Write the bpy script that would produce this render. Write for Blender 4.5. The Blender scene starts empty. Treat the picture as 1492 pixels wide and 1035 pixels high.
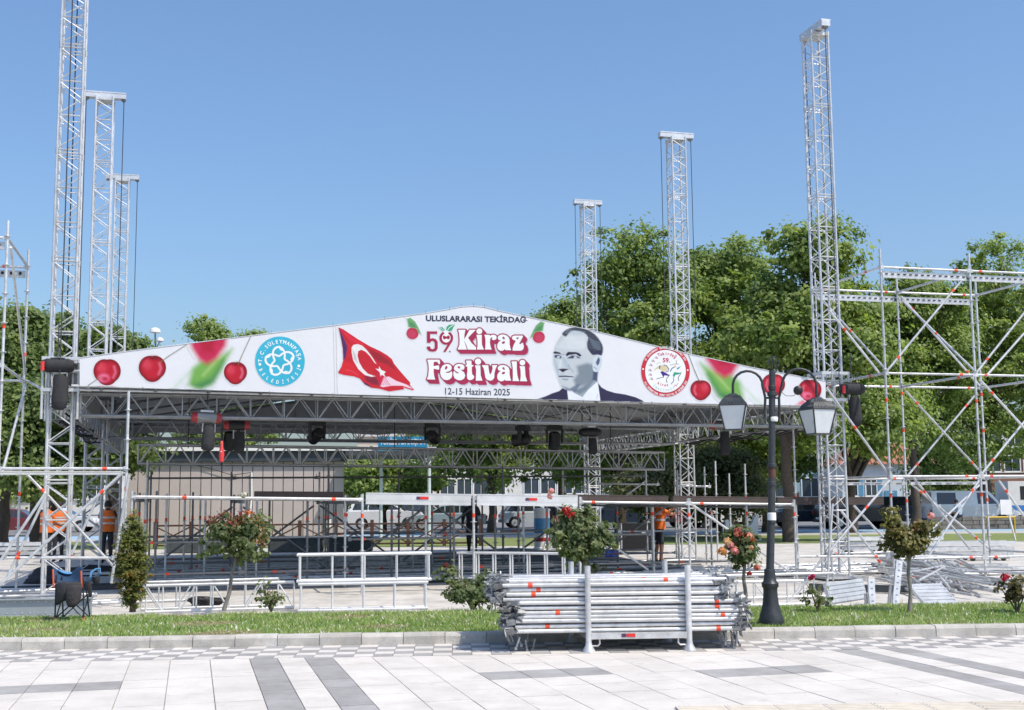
import bpy, bmesh, math, random
import numpy as np
from mathutils import Matrix, Vector

scene = bpy.context.scene
rnd = random.Random(7)
# ------------------------------------------------------------------ camera, sky, sun, exposure
CAM_H = 1.72
FPX, PITCH, ROLL = 1782.36, .1171625, .0092568          # focal length in photo pixels, tilt up, roll
cam_d = bpy.data.cameras.new('camera'); cam = bpy.data.objects.new('camera', cam_d)
scene.collection.objects.link(cam); scene.camera = cam
cam_d.sensor_width = 36; cam_d.lens = 36*FPX/1492; cam_d.clip_start = .1; cam_d.clip_end = 4000
cam.matrix_world = Matrix.Translation((0, 0, CAM_H)) @ Matrix.Rotation(math.pi/2+PITCH, 4, 'X') @ Matrix.Rotation(-ROLL, 4, 'Z')
SUN_EL, SUN_AZ = math.radians(57), math.radians(127)      # azimuth measured from +Y towards +X
world = bpy.data.worlds.new('World'); scene.world = world; world.use_nodes = True
wn = world.node_tree.nodes; wl = world.node_tree.links
sky = wn.new('ShaderNodeTexSky'); sky.sky_type = 'NISHITA'; sky.sun_disc = False
sky.sun_elevation = SUN_EL; sky.sun_rotation = SUN_AZ
sky.air_density = 1.25; sky.dust_density = 2.5; sky.ozone_density = 8.5; sky.altitude = 0
wl.new(sky.outputs[0], wn['Background'].inputs[0]); wn['Background'].inputs[1].default_value = .15
sun_d = bpy.data.lights.new('sun', 'SUN'); sun = bpy.data.objects.new('sun', sun_d); scene.collection.objects.link(sun)
sun_d.energy = 3.55; sun_d.angle = math.radians(.53); sun_d.color = (1, .91, .765)
sv = Vector((math.sin(SUN_AZ)*math.cos(SUN_EL), math.cos(SUN_AZ)*math.cos(SUN_EL), math.sin(SUN_EL)))
sun.rotation_euler = sv.to_track_quat('Z', 'Y').to_euler(); sun.location = (0, 0, 30)
vs = scene.view_settings; vs.view_transform = 'Standard'; vs.look = 'None'; vs.exposure = .28; vs.gamma = 1; vs.use_curve_mapping = False

# ------------------------------------------------------------------ survey helpers: where things stand
def ray(px, py):
    u, v = px-746, py-517.5; c, s = math.cos(ROLL), math.sin(ROLL)
    a, b = c*u-s*v, s*u+c*v
    return Vector((a, FPX*math.cos(PITCH)+b*math.sin(PITCH), FPX*math.sin(PITCH)-b*math.cos(PITCH)))
CO = Vector((0, 0, CAM_H))
def G(px, py, z=0.):                      # point on level z
    d = ray(px, py); return CO+d*((z-CAM_H)/d.z)
def AT(px, py, Y):                        # point at distance Y
    d = ray(px, py); return CO+d*(Y/d.y)
YAW = .2556067                            # the stage's own axes: u along the front, v towards the back
SA = Vector((-8.107, 21.931, 0)); SU = Vector((math.cos(YAW), math.sin(YAW), 0)); SN = Vector((-math.sin(YAW), math.cos(YAW), 0))
SW, SD, TH = 15.30, 8.0, 11.85
def ST(u, v, z=0.): return SA+SU*u+SN*v+Vector((0, 0, z))
def ONV(px, py, v):                       # point on the stage plane at depth v
    d = ray(px, py); t = (v-(CO-SA).dot(SN))/d.dot(SN); return CO+d*t
def UZ(px, py, v):
    q = ONV(px, py, v); return (q-SA).dot(SU), q.z

# ------------------------------------------------------------------ materials
def lin(c): return tuple(((x/12.92) if x <= .04045 else ((x+.055)/1.055)**2.4) for x in c)
def hexl(r, g, b): return lin((r/255, g/255, b/255))
MATS = {}
def mat(name, col, rough=.6, metal=0., vary=.12, scale=6., bump=0., bscale=40., col2=None, spec=.5, trans=0., dirt=0., specks=0.):
    if name in MATS: return MATS[name]
    m = bpy.data.materials.new(name); m.use_nodes = True; N = m.node_tree.nodes; L = m.node_tree.links
    b = N['Principled BSDF']; b.inputs['Roughness'].default_value = rough; b.inputs['Metallic'].default_value = metal
    b.inputs['Specular IOR Level'].default_value = spec
    g = N.new('ShaderNodeNewGeometry')
    if vary or col2:
        t = N.new('ShaderNodeTexNoise'); t.inputs['Scale'].default_value = scale; t.inputs['Detail'].default_value = 6; t.inputs['Roughness'].default_value = .65
        L.new(g.outputs['Position'], t.inputs['Vector'])
        r = N.new('ShaderNodeValToRGB'); r.color_ramp.elements[0].position = .3; r.color_ramp.elements[1].position = .7
        c2 = col2 or tuple(min(1, x*(1+vary)) for x in col)
        r.color_ramp.elements[0].color = tuple(x*(1-vary) for x in col)+(1,); r.color_ramp.elements[1].color = tuple(c2)+(1,)
        L.new(t.outputs['Fac'], r.inputs['Fac']); out = r.outputs['Color']
        oi = N.new('ShaderNodeObjectInfo'); mp = N.new('ShaderNodeMapRange'); mp.inputs['To Min'].default_value = 1-vary*.8; mp.inputs['To Max'].default_value = 1+vary*.5
        L.new(oi.outputs['Random'], mp.inputs['Value']); mx = N.new('ShaderNodeVectorMath'); mx.operation = 'SCALE'
        L.new(out, mx.inputs[0]); L.new(mp.outputs[0], mx.inputs['Scale']); out = mx.outputs[0]
        if dirt:
            t3 = N.new('ShaderNodeTexNoise'); t3.inputs['Scale'].default_value = 1.1; t3.inputs['Detail'].default_value = 8; t3.inputs['Roughness'].default_value = .75
            L.new(g.outputs['Position'], t3.inputs['Vector']); r3 = N.new('ShaderNodeValToRGB')
            r3.color_ramp.elements[0].position = .35; r3.color_ramp.elements[0].color = (1-dirt, 1-dirt*1.05, 1-dirt*1.15, 1); r3.color_ramp.elements[1].position = .6
            L.new(t3.outputs['Fac'], r3.inputs['Fac']); mm = N.new('ShaderNodeVectorMath'); mm.operation = 'MULTIPLY'
            L.new(out, mm.inputs[0]); L.new(r3.outputs['Color'], mm.inputs[1]); out = mm.outputs[0]
        if specks:
            for sc, lo_, hi_, k_ in ((16., .70, .74, specks), (5., .66, .72, specks*.35), (42., .66, .70, specks*.6)):
                t4 = N.new('ShaderNodeTexNoise'); t4.inputs['Scale'].default_value = sc; t4.inputs['Detail'].default_value = 3; L.new(g.outputs['Position'], t4.inputs['Vector'])
                r4 = N.new('ShaderNodeValToRGB'); r4.color_ramp.elements[0].position = lo_; r4.color_ramp.elements[0].color = (1, 1, 1, 1); r4.color_ramp.elements[1].position = hi_; r4.color_ramp.elements[1].color = (1-k_, 1-k_, 1-k_, 1)
                L.new(t4.outputs['Fac'], r4.inputs['Fac']); m4 = N.new('ShaderNodeVectorMath'); m4.operation = 'MULTIPLY'; L.new(out, m4.inputs[0]); L.new(r4.outputs['Color'], m4.inputs[1]); out = m4.outputs[0]
        L.new(out, b.inputs['Base Color'])
        rr = N.new('ShaderNodeMapRange'); rr.inputs['To Min'].default_value = max(0, rough-.1); rr.inputs['To Max'].default_value = min(1, rough+.12)
        L.new(t.outputs['Fac'], rr.inputs['Value']); L.new(rr.outputs[0], b.inputs['Roughness'])
    else: b.inputs['Base Color'].default_value = tuple(col)+(1,)
    if bump:
        t2 = N.new('ShaderNodeTexNoise'); t2.inputs['Scale'].default_value = bscale; t2.inputs['Detail'].default_value = 5
        L.new(g.outputs['Position'], t2.inputs['Vector']); bn = N.new('ShaderNodeBump'); bn.inputs['Strength'].default_value = bump; bn.inputs['Distance'].default_value = .02
        L.new(t2.outputs['Fac'], bn.inputs['Height']); L.new(bn.outputs[0], b.inputs['Normal'])
    if trans: b.inputs['Transmission Weight'].default_value = trans
    MATS[name] = m; return m
def attr_mat(name, rough=.6, translucent=0., spec=.3, bump=0., bscale=3.):
    if name in MATS: return MATS[name]
    m = bpy.data.materials.new(name); m.use_nodes = True; N = m.node_tree.nodes; L = m.node_tree.links
    b = N['Principled BSDF']; b.inputs['Roughness'].default_value = rough; b.inputs['Specular IOR Level'].default_value = spec
    a = N.new('ShaderNodeAttribute'); a.attribute_name = 'Col'; L.new(a.outputs['Color'], b.inputs['Base Color'])
    if translucent:
        tr = N.new('ShaderNodeBsdfTranslucent'); mx = N.new('ShaderNodeMixShader'); mx.inputs[0].default_value = translucent
        br = N.new('ShaderNodeMix'); br.data_type = 'RGBA'; br.blend_type = 'MULTIPLY'; br.inputs[0].default_value = 1
        L.new(a.outputs['Color'], br.inputs[6]); br.inputs[7].default_value = (1.15, 1.25, .55, 1)
        L.new(br.outputs[2], tr.inputs[0]); L.new(b.outputs[0], mx.inputs[1]); L.new(tr.outputs[0], mx.inputs[2]); L.new(mx.outputs[0], N['Material Output'].inputs[0])
    if bump:
        g = N.new('ShaderNodeNewGeometry'); t2 = N.new('ShaderNodeTexNoise'); t2.inputs['Scale'].default_value = bscale; t2.inputs['Detail'].default_value = 3
        L.new(g.outputs['Position'], t2.inputs['Vector']); bn = N.new('ShaderNodeBump'); bn.inputs['Strength'].default_value = bump; bn.inputs['Distance'].default_value = .05
        L.new(t2.outputs['Fac'], bn.inputs['Height']); L.new(bn.outputs[0], b.inputs['Normal'])
    MATS[name] = m; return m

GALV = mat('galvanised_steel', (.64, .65, .66), .38, .42, .2, 9, dirt=.16, specks=.2)
ALU = mat('aluminium', (.66, .67, .685), .36, .45, .14, 5, dirt=.14)
ALUSH = mat('shaded_aluminium', (.36, .37, .38), .42, .5, .22, 6)  # darker copy of the aluminium, under-roof shade put into its colour
DSTEEL = mat('dark_shaded_steel', (.22, .225, .23), .5, .4, .2, 7)  # dark fittings; on tubes under the roof, shade put into the colour
WHITEAL = mat('white_aluminium', (.70, .71, .72), .42, .25, .1, 4, dirt=.12)
RED = mat('red_band', (.78, .075, .025), .5, 0, .15, 20)
REDP = mat('red_plastic', (.36, .03, .035), .4, 0, .15, 12)
BLACK = mat('black_metal', (.018, .018, .02), .45, .2, .2, 9)
BLACKC = mat('black_cloth', (.028, .028, .032), .85, 0, .3, 12, bump=.5, bscale=14)
DARKP = mat('dark_paint', (.055, .06, .065), .5, .2, .25, 10)
RUST = mat('rusty_timber', (.085, .04, .028), .8, 0, .35, 8)
GLASS = mat('car_glass', (.025, .03, .035), .08, 0, 0, spec=.8)
RUBBER = mat('rubber', (.02, .02, .02), .85, 0, .2, 20)
WHITEP = mat('white_paint', (.78, .78, .77), .5, 0, .05, 3)
CHROME = mat('chrome', (.7, .7, .72), .2, .9, .05, 8)
LAMPG = mat('frosted_glass', (.62, .65, .66), .35, 0, .06, 8)

# ------------------------------------------------------------------ object helpers
COLL = scene.collection
WM = {}
CT = [Matrix.Identity(4)]
def link(o, parent=None, M=None):
    COLL.objects.link(o); M = CT[-1] @ (M if M is not None else Matrix.Identity(4)); WM[o.name] = M
    if parent is not None:
        o.parent = parent; o.matrix_parent_inverse = WM[parent.name].inverted()
    o.matrix_basis = M; return o
def tag(o, label, cat, group=None):
    o['label'] = label; o['category'] = cat
    if group: o['group'] = group
    return o
def thing(name, label, cat, loc=(0, 0, 0), group=None):
    o = bpy.data.objects.new(name, None); o.empty_display_size = .2
    link(o, None, Matrix.Translation(loc)); return tag(o, label, cat, group)
def structure(o): o['kind'] = 'structure'; return o
def stuff(o): o['kind'] = 'stuff'; return o
class MB:
    def __init__(s): s.v = []; s.f = []; s.m = []; s.mi = 0
    def add(s, vs, fs):
        n = len(s.v); s.v += [tuple(v) for v in vs]; s.f += [tuple(i+n for i in f) for f in fs]; s.m += [s.mi]*len(fs); return s
    def box(s, c, d, R=None):
        c = Vector(c); vs = []
        for sx in (-1, 1):
            for sy in (-1, 1):
                for sz in (-1, 1):
                    w = Vector((sx*d[0]/2, sy*d[1]/2, sz*d[2]/2)); vs.append(c+(R @ w if R else w))
        return s.add(vs, [(0, 1, 3, 2), (4, 6, 7, 5), (0, 4, 5, 1), (2, 3, 7, 6), (0, 2, 6, 4), (1, 5, 7, 3)])
    def tube(s, p0, p1, r, n=8, r2=None, cap=True):
        p0, p1 = Vector(p0), Vector(p1); d = (p1-p0).normalized(); a = d.orthogonal().normalized(); b = d.cross(a); r2 = r if r2 is None else r2
        vs = []
        for p, q in ((p0, r), (p1, r2)):
            for i in range(n):
                t = 2*math.pi*i/n; vs.append(p+(a*math.cos(t)+b*math.sin(t))*q)
        fs = [(i, (i+1) % n, n+(i+1) % n, n+i) for i in range(n)]
        if cap: fs += [tuple(range(n))[::-1], tuple(range(n, 2*n))]
        return s.add(vs, fs)
    def path(s, pts, r, n=7):
        pts = [Vector(p) for p in pts]; rs = r if isinstance(r, (list, tuple)) else [r]*len(pts); vs = []; a = None
        for i, p in enumerate(pts):
            d = (pts[min(i+1, len(pts)-1)]-pts[max(i-1, 0)]).normalized()
            a = d.orthogonal().normalized() if a is None else (a-d*a.dot(d)).normalized(); b = d.cross(a)
            for k in range(n):
                t = 2*math.pi*k/n; vs.append(p+(a*math.cos(t)+b*math.sin(t))*rs[i])
        fs = [(i*n+k, i*n+(k+1) % n, (i+1)*n+(k+1) % n, (i+1)*n+k) for i in range(len(pts)-1) for k in range(n)]
        fs += [tuple(range(n))[::-1], tuple(range((len(pts)-1)*n, len(pts)*n))]
        return s.add(vs, fs)
    def lathe(s, prof, n=20, c=(0, 0, 0)):
        vs = [(c[0]+r*math.cos(2*math.pi*k/n), c[1]+r*math.sin(2*math.pi*k/n), c[2]+z) for r, z in prof for k in range(n)]
        fs = [(i*n+k, i*n+(k+1) % n, (i+1)*n+(k+1) % n, (i+1)*n+k) for i in range(len(prof)-1) for k in range(n)]
        fs += [tuple(range(n))[::-1], tuple(range((len(prof)-1)*n, len(prof)*n))]
        return s.add(vs, fs)
    def prism(s, poly, off):           # poly of 3-D points extruded by off
        n = len(poly); off = Vector(off); vs = [Vector(p) for p in poly]+[Vector(p)+off for p in poly]
        return s.add(vs, [tuple(range(n))[::-1], tuple(range(n, 2*n))]+[(i, (i+1) % n, n+(i+1) % n, n+i) for i in range(n)])
    def mesh(s, name, mats, smooth=None):
        me = bpy.data.meshes.new(name); me.from_pydata(s.v, [], s.f)
        for m in (mats if isinstance(mats, (list, tuple)) else [mats]): me.materials.append(m)
        if any(s.m): me.polygons.foreach_set('material_index', s.m)
        if smooth is not None:
            me.polygons.foreach_set('use_smooth', [True]*len(s.f)); me.set_sharp_from_angle(angle=math.radians(smooth))
        return me
    def build(s, name, mats, parent=None, smooth=35, M=None, fix=False):
        me = s.mesh(name, mats, smooth)
        if fix:
            bm = bmesh.new(); bm.from_mesh(me); bmesh.ops.recalc_face_normals(bm, faces=bm.faces); bm.to_mesh(me); bm.free()
        return link(bpy.data.objects.new(name, me), parent, M)
UNIT = {}
def unit_cyl(m, n):
    k = (m.name, n)
    if k not in UNIT: UNIT[k] = MB().tube((0, 0, 0), (0, 0, 1), 1, n).mesh('tube_unit', m, 50)
    return UNIT[k]
def align(p0, p1, sx, sy=None, L=None):
    p0, p1 = Vector(p0), Vector(p1); d = p1-p0
    return Matrix.Translation(p0) @ d.to_track_quat('Z', 'Y').to_matrix().to_4x4() @ Matrix.Diagonal((sx, sy or sx, L or d.length, 1))
def tube(name, p0, p1, r, m, parent=None, n=10):
    return link(bpy.data.objects.new(name, unit_cyl(m, n)), parent, align(p0, p1, r))
def unit_box(m, bev=0):
    k = ('box', m.name)
    if k not in UNIT: UNIT[k] = MB().box((0, 0, 0), (1, 1, 1)).mesh('box_unit', m)
    return UNIT[k]
def box(name, c, d, m, parent=None, R=None):
    M = Matrix.Translation(c) @ (R.to_4x4() if R is not None else Matrix.Identity(4)) @ Matrix.Diagonal((d[0], d[1], d[2], 1))
    return link(bpy.data.objects.new(name, unit_box(m)), parent, M)
def rz(a): return Matrix.Rotation(a, 3, 'Z')
RST = rz(YAW)
def colmesh(name, V, F, cols, m, parent=None, smooth=False, M=None):
    me = bpy.data.meshes.new(name); V = np.asarray(V, dtype=np.float32); F = np.asarray(F, dtype=np.int32); k = F.shape[1]
    me.vertices.add(len(V)); me.vertices.foreach_set('co', V.ravel()); me.loops.add(F.size); me.loops.foreach_set('vertex_index', F.ravel())
    me.polygons.add(len(F)); me.polygons.foreach_set('loop_start', np.arange(0, F.size, k, dtype=np.int32))
    me.update(calc_edges=True)
    at = me.color_attributes.new('Col', 'FLOAT_COLOR', 'POINT'); c4 = np.ones((len(V), 4), np.float32); c4[:, :3] = cols; at.data.foreach_set('color', c4.ravel())
    me.materials.append(m)
    if smooth: me.polygons.foreach_set('use_smooth', np.ones(len(F), bool))
    me.validate(); return link(bpy.data.objects.new(name, me), parent, M)
def flat(name, pts, z, m, parent=None):
    return MB().add([(p[0], p[1], z) for p in pts], [tuple(range(len(pts)))]).build(name, m, parent, None)
# ------------------------------------------------------------------ the ground
GRASSG = mat('turf_soil', (.16, .19, .06), .95, 0, .35, 5, col2=(.27, .28, .11))
PAD = mat('pale_paving', (.60, .575, .54), .85, 0, .10, 2.2, bump=.25, bscale=60, dirt=.25, specks=.3)
ASPH = mat('asphalt', (.20, .20, .205), .9, 0, .15, 1.5)
CONC = mat('concrete_path', (.44, .43, .41), .9, 0, .12, 1.0, dirt=.15)
BLUEL = mat('blue_lane_paint', (.30, .44, .57), .8, 0, .12, 2)
TILEW = mat('white_paving_tile', (.64, .605, .565), .75, 0, .06, 3., bump=.15, bscale=90, dirt=.16, specks=.35)
TILEG = mat('grey_paving_tile', (.35, .34, .335), .8, 0, .12, 5., bump=.2, bscale=90, dirt=.2, specks=.3)
MORTAR = mat('joint_mortar', (.46, .445, .42), .95, 0, .15, 8)
KERBM = mat('kerb_concrete', (.53, .51, .475), .88, 0, .14, 7, bump=.35, bscale=70, dirt=.28, specks=.2)
TACT = mat('tactile_tile', (.60, .55, .47), .8, 0, .10, 6)

structure(flat('ground', [(-900, -60), (900, -60), (900, 1500), (-900, 1500)], -.03, mat('far_ground', (.30, .29, .26), .95, 0, .15, .05)))
K0 = Vector((-6.08, 14.74, 0)); KA = math.atan2(.58, 12.33); KD = Vector((math.cos(KA), math.sin(KA), 0)); KN = Vector((-KD.y, KD.x, 0))
def KP(a, b, z=0.): return K0+KD*(a)+KN*b+Vector((0, 0, z))         # a along the kerb, b behind it
VZ = .11
structure(flat('stage_pad_paving', [(-60, 18.2), (60, 18.2), (60, 45.5), (-60, 45.5)], 0, PAD))
structure(MB().add([ST(.9, 2.3, .004), ST(12.6, 2.0, .004), ST(13.6, 3.2, .004), ST(14.6, 12, .004), ST(13.4, 19.5, .004), ST(.6, 21, .004)], [(0, 1, 2, 3, 4)]).build('roof_shade_sheet', mat('roof_shade_dark', (.035, .042, .055), .7, 0, .25, 1.5, dirt=.2), None, None))  # dark sheet added to deepen the roof shade on the paving
structure(flat('far_lawn', [(-90, 45.5), (90, 45.5), (90, 55), (-90, 55)], .006, mat('far_lawn', (.13, .19, .05), .95, 0, .3, 1.2, col2=(.22, .25, .08))))
structure(flat('footpath', [(-120, 55), (120, 55), (120, 58.5), (-120, 58.5)], .004, CONC))
structure(flat('cycle_lane', [(-120, 58.5), (120, 58.5), (120, 64), (-120, 64)], .004, BLUEL))
structure(flat('road', [(-200, 64), (200, 64), (200, 92), (-200, 92)], 0, ASPH))
structure(flat('far_pavement', [(-200, 92), (200, 92), (200, 240), (-200, 240)], .0, CONC))
# kerb between paving and lawn strip, every stone its own
kerb = structure(MB().add([KP(-9, .03, -.02), KP(21, .03, -.02), KP(21, .17, -.02), KP(-9, .17, -.02), KP(-9, .03, .09), KP(21, .03, .09), KP(21, .17, .09), KP(-9, .17, .09)],
    [(0, 3, 2, 1), (4, 5, 6, 7), (0, 1, 5, 4), (2, 3, 7, 6), (1, 2, 6, 5), (0, 4, 7, 3)]).build('kerb', MORTAR, None, None))
me = None
for i in range(-12, 54):
    a = -6+i*.5
    if a > 20.5: break
    if me is None:
        b = MB(); prof = [(0, -.02), (.003, .095), (.02, .124), (.045, .132), (.17, .132), (.185, .125), (.185, -.02)]
        b.prism([(-.246, y, z) for y, z in prof], (.492, 0, 0)); me = b.mesh('kerb_stone', KERBM)
        bm = bmesh.new(); bm.from_mesh(me); bmesh.ops.recalc_face_normals(bm, faces=bm.faces); bm.to_mesh(me); bm.free()
    link(bpy.data.objects.new('kerb_stone', me), kerb, Matrix.Translation(KP(a, rnd.uniform(-.006, .006), rnd.uniform(-.005, .004))) @ Matrix.Rotation(KA+rnd.uniform(-.006, .006), 4, 'Z'))
# lawn strip
VB = 3.05
structure(MB().add([KP(-9, .15, VZ), KP(21, .15, VZ), KP(21, VB, VZ), KP(-9, VB, VZ), KP(-9, VB, -.01), KP(21, VB, -.01)], [(0, 1, 2, 3), (3, 2, 5, 4)]).build('lawn_strip', GRASSG, None, None))
rg = np.random.default_rng(3)
def blades(name, n, a0, a1, b0, b1, hmin, hmax, w, z0, seed):
    r = np.random.default_rng(seed); A = r.uniform(a0, a1, n); B = r.uniform(b0, b1, n)
    patch = (np.sin(A*1.7+2*np.sin(B*1.3))+np.sin(A*.63+B*2.1)+np.sin(A*4.1-B*3))/3
    P = np.array(K0)[None]+A[:, None]*np.array(KD)+B[:, None]*np.array(KN); P[:, 2] = z0
    h = r.uniform(hmin, hmax, n)*(1+.35*patch); th = r.uniform(0, 2*np.pi, n); ww = w*r.uniform(.6, 1.5, n)
    d = np.stack([np.cos(th), np.sin(th), 0*th], 1); ln = r.normal(0, .5, (n, 2))*h[:, None]
    bare = (np.sin(A*2.9+B*1.1)+np.sin(A*1.3-B*4.3)+np.sin(A*.41+.7)) > 2.05; h[bare] *= .5; tall_ = r.random(n) < .015; h[tall_] *= 2.
    V = np.empty((n, 3, 3)); V[:, 0] = P-d*ww[:, None]; V[:, 1] = P+d*ww[:, None]; V[:, 2] = P; V[:, 2, 2] += h; V[:, 2, :2] += ln
    k = np.clip(.45+.35*patch+r.normal(0, .22, n), 0, 1)[:, None]; c = (1-k)*np.array([.17, .30, .065])+k*np.array([.44, .55, .19])
    dry = r.random(n) < .13+.13*(patch > .3); c[dry] = np.array([.56, .52, .33])*r.uniform(.7, 1.1, (dry.sum(), 1))
    c[bare] = np.array([.46, .40, .25])*r.uniform(.6, 1.2, (bare.sum(), 1))
    fl = r.random(n) < .03; c[fl] = (.78, .77, .70); V[fl, 0] -= d[fl]*.008; V[fl, 1] += d[fl]*.008
    C3 = np.repeat(c[:, None], 3, 1)
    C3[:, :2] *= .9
    o = colmesh(name, V.reshape(-1, 3), np.arange(3*n).reshape(-1, 3), C3.reshape(-1, 3), attr_mat('grass_blade', .7, .25))
    return stuff(tag(o, 'green lawn with clover and dry patches behind the kerb', 'grass'))
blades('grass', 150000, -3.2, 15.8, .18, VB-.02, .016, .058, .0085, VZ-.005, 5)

# paved square: single tiles on a mortar bed, grey bands running towards the stage
plaza = structure(flat('plaza_paving', [(-30, -8), (30, -8), (30, 15.35), (-30, 14.2)], -.016, MORTAR))
ue = [2.95-.42*k for k in range(22, 0, -1)]+[2.95, 3.25, 3.54, 3.84]+[3.84+.42*k for k in range(1, 14)]+[9.60, 9.89, 10.19]+[10.19+.42*k for k in range(1, 9)]
BANDS = {(2.95, 3.25), (3.54, 3.84), (9.30, 9.60), (9.89, 10.19)}
ve = [-8.42-.53*k for k in range(0, 14)]
CH = -1.10                                  # front edge of the chequered border, behind it the kerb
def clip(poly, f):
    out = []
    for i, p in enumerate(poly):
        q = poly[(i+1) % len(poly)]; a, b = f(p), f(q)
        if a <= 0: out.append(p)
        if a*b < 0: out.append(p+(q-p)*(a/(a-b)))
    return out
tiles = []
def grey(u0, u1, v0):
    if any(abs(u0-a) < .02 and abs(u1-b) < .02 for a, b in BANDS): return True
    for (x0, x1, vt) in ((5.08, 6.40, -11.07), (7.18, 8.48, -11.60), (-.9, 1.72, -10.54)):
        if u0 >= x0-.01 and u1 <= x1+.01 and abs(v0-vt) < .06: return True
    return False
for i in range(len(ue)-1):
    for j in range(len(ve)-1):
        u0, u1, v0, v1 = ue[i], ue[i+1], ve[j], ve[j+1]
        c = ST((u0+u1)/2, (v0+v1)/2)
        if c.y < 9.2 or abs(c.x) > c.y*.4186*1.25+.4: continue
        g_ = .004
        poly = [ST(u0+g_, v0-g_), ST(u1-g_, v0-g_), ST(u1-g_, v1+g_), ST(u0+g_, v1+g_)]
        cp = clip(poly, lambda p: (p-K0).dot(KN)-(CH-.006))
        if len(cp) < 3: continue
        vis = abs(c.x)/c.y < .43 and c.y > 10.1
        tiles.append((not vis, c.y, poly, cp, TILEG if grey(u0, u1, v0) else TILEW, u1-u0-2*g_, v0-v1-2*g_, c))
tiles.sort(key=lambda t: t[:2]); rest = {}
for k, (inv, y, poly, cp, m, du, dv, c) in enumerate(tiles):
    dz = rnd.uniform(-.0015, .0015)
    if k < 300:
        if len(cp) == 4 and cp == poly: box('paving_tile', (c.x, c.y, -.01+dz), (du, dv, .02), m, plaza, RST)
        else: MB().prism([p+Vector((0, 0, -.02)) for p in cp][::-1], (0, 0, .02+dz)).build('paving_tile', m, plaza, None, fix=True)
    else: rest.setdefault(m.name, (m, MB()))[1].prism([p+Vector((0, 0, -.02)) for p in cp][::-1], (0, 0, .02+dz))
for m, b in rest.values(): stuff(b.build('paving_tile', m, plaza, None, fix=True))
border = structure(flat('chequered_border', [KP(-30, CH), KP(40, CH), KP(40, .04), KP(-30, .04)], -.012, MORTAR))
extra = {}
for i in range(-8, 66):
    for j in range(5):
        a0, b0 = -.6+i*.22, CH+j*.22
        m = (TILEG if (i+j) % 2 else TILEW); c = KP(a0+.11, b0+.11, -.006+rnd.uniform(-.001, .001))
        if abs(c.x)/c.y < .435: box('chequer_tile', c, (.213, .213, .016), m, border, rz(KA))
        else: extra.setdefault(m.name, (m, MB()))[1].box(c, (.213, .213, .016), rz(KA))
for m, b in extra.values(): stuff(b.build('chequer_tile', m, border, None))
# tactile guide strip at the lower right
tstrip = structure(flat('tactile_strip', [(1.3, 9.0), (6, 9.2), (6, 10.47), (1.3, 10.30)], .003, MORTAR))
for i in range(11):
    for j in range(2):
        c = Vector((1.52+.405*i, 10.13+.0355*(.405*i)-.405*j, .012)); b = MB().box((0, 0, 0), (.398, .398, .014))
        for k in range(5): b.box((0, -.15+.075*k, .009), (.36, .03, .006))
        b.build('tactile_tile', TACT, tstrip, None, Matrix.Translation(c) @ Matrix.Rotation(.0355, 4, 'Z'))
# ------------------------------------------------------------------ truss towers
TS = .20                                     # half side of a tower, between chord axes
def tower(u, v, label, cap_dir, chains):
    base = ST(u, v); t = thing('truss_tower', label, 'truss tower', base, 'lifting towers of the stage roof')
    P = lambda a, b, z: base+SU*a+SN*b+Vector((0, 0, z))
    box('base_plate', P(0, 0, .06), (.95, .95, .05), GALV, t, RST)
    for a in (-1, 1):
        for b in (-1, 1):
            tube('chord', P(a*TS, b*TS, .08), P(a*TS, b*TS, TH-.12), .027, ALU, t, 10)
    z = .1; n = 0
    while z < TH-.4:
        top = min(z+2.0, TH-.13); L = top-z; nb = max(1, round((L-.06)/.62)); h = (L-.06)/nb
        for f in range(4):
            ca, sa = ((1, 0), (0, 1), (-1, 0), (0, -1))[f]      # face normal in (a,b)
            Q = lambda s, zz: P(ca*TS-sa*TS*s, sa*TS+ca*TS*s, zz)
            for k in range(nb+1): tube('rung', Q(-1, z+.03+h*k), Q(1, z+.03+h*k), .014, ALU, t, 6)
            for k in range(nb):
                s = 1 if f in (0, 3) else -1; y0 = z+.03+h*k
                tube('brace', Q(-s, y0+.02), Q(s, y0+h/2), .012, ALU, t, 6); tube('brace', Q(s, y0+h/2), Q(-s, y0+h-.02), .012, ALU, t, 6)
        for a in (-1, 1):
            for b in (-1, 1): tube('coupler', P(a*TS, b*TS, top-.05), P(a*TS, b*TS, top+.05), .034, ALU, t, 8)
        z = top; n += 1
    d, e = (SU, SN) if cap_dir == 'u' else (SN, SU)
    R = RST if cap_dir == 'u' else RST @ rz(math.pi/2)
    b = MB(); b.box((0, 0, .06), (1.0, .22, .03)); b.box((0, 0, -.06), (1.0, .20, .03)); b.box((0, .095, 0), (1.0, .012, .09)); b.box((0, -.095, 0), (1.0, .012, .09)); b.box((.49, 0, 0), (.02, .17, .09)); b.box((-.49, 0, 0), (.02, .17, .09))
    b.box((0, 0, -.13), (.42, .42, .06))
    cb = b.build('cap_beam', ALU, t, None, Matrix.Translation(P(0, 0, TH)) @ R.to_4x4())
    for s in (-1, 1):
        MB().tube((s*.44, -.05, -.07), (s*.44, .05, -.07), .06, 14).build('pulley', DSTEEL, cb, 40, Matrix.Translation(P(0, 0, TH)) @ R.to_4x4())
    for s in chains:
        p = base+d*(s*.45)+Vector((0, 0, TH-.1)); tube('chain', p, p+Vector((0, 0, -(TH-4.0))), .011, DARKP, t, 6)
    return t
tower(0, 0, 'tallest left lattice tower, cut off by the top of the picture', 'n', (-1, 1))
tower(0, SD, 'lattice tower second from the left, right behind the tallest one', 'u', (-1, 1))
tower(0, 2*SD, 'shortest looking lattice tower of the left three', 'u', (1,))
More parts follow.
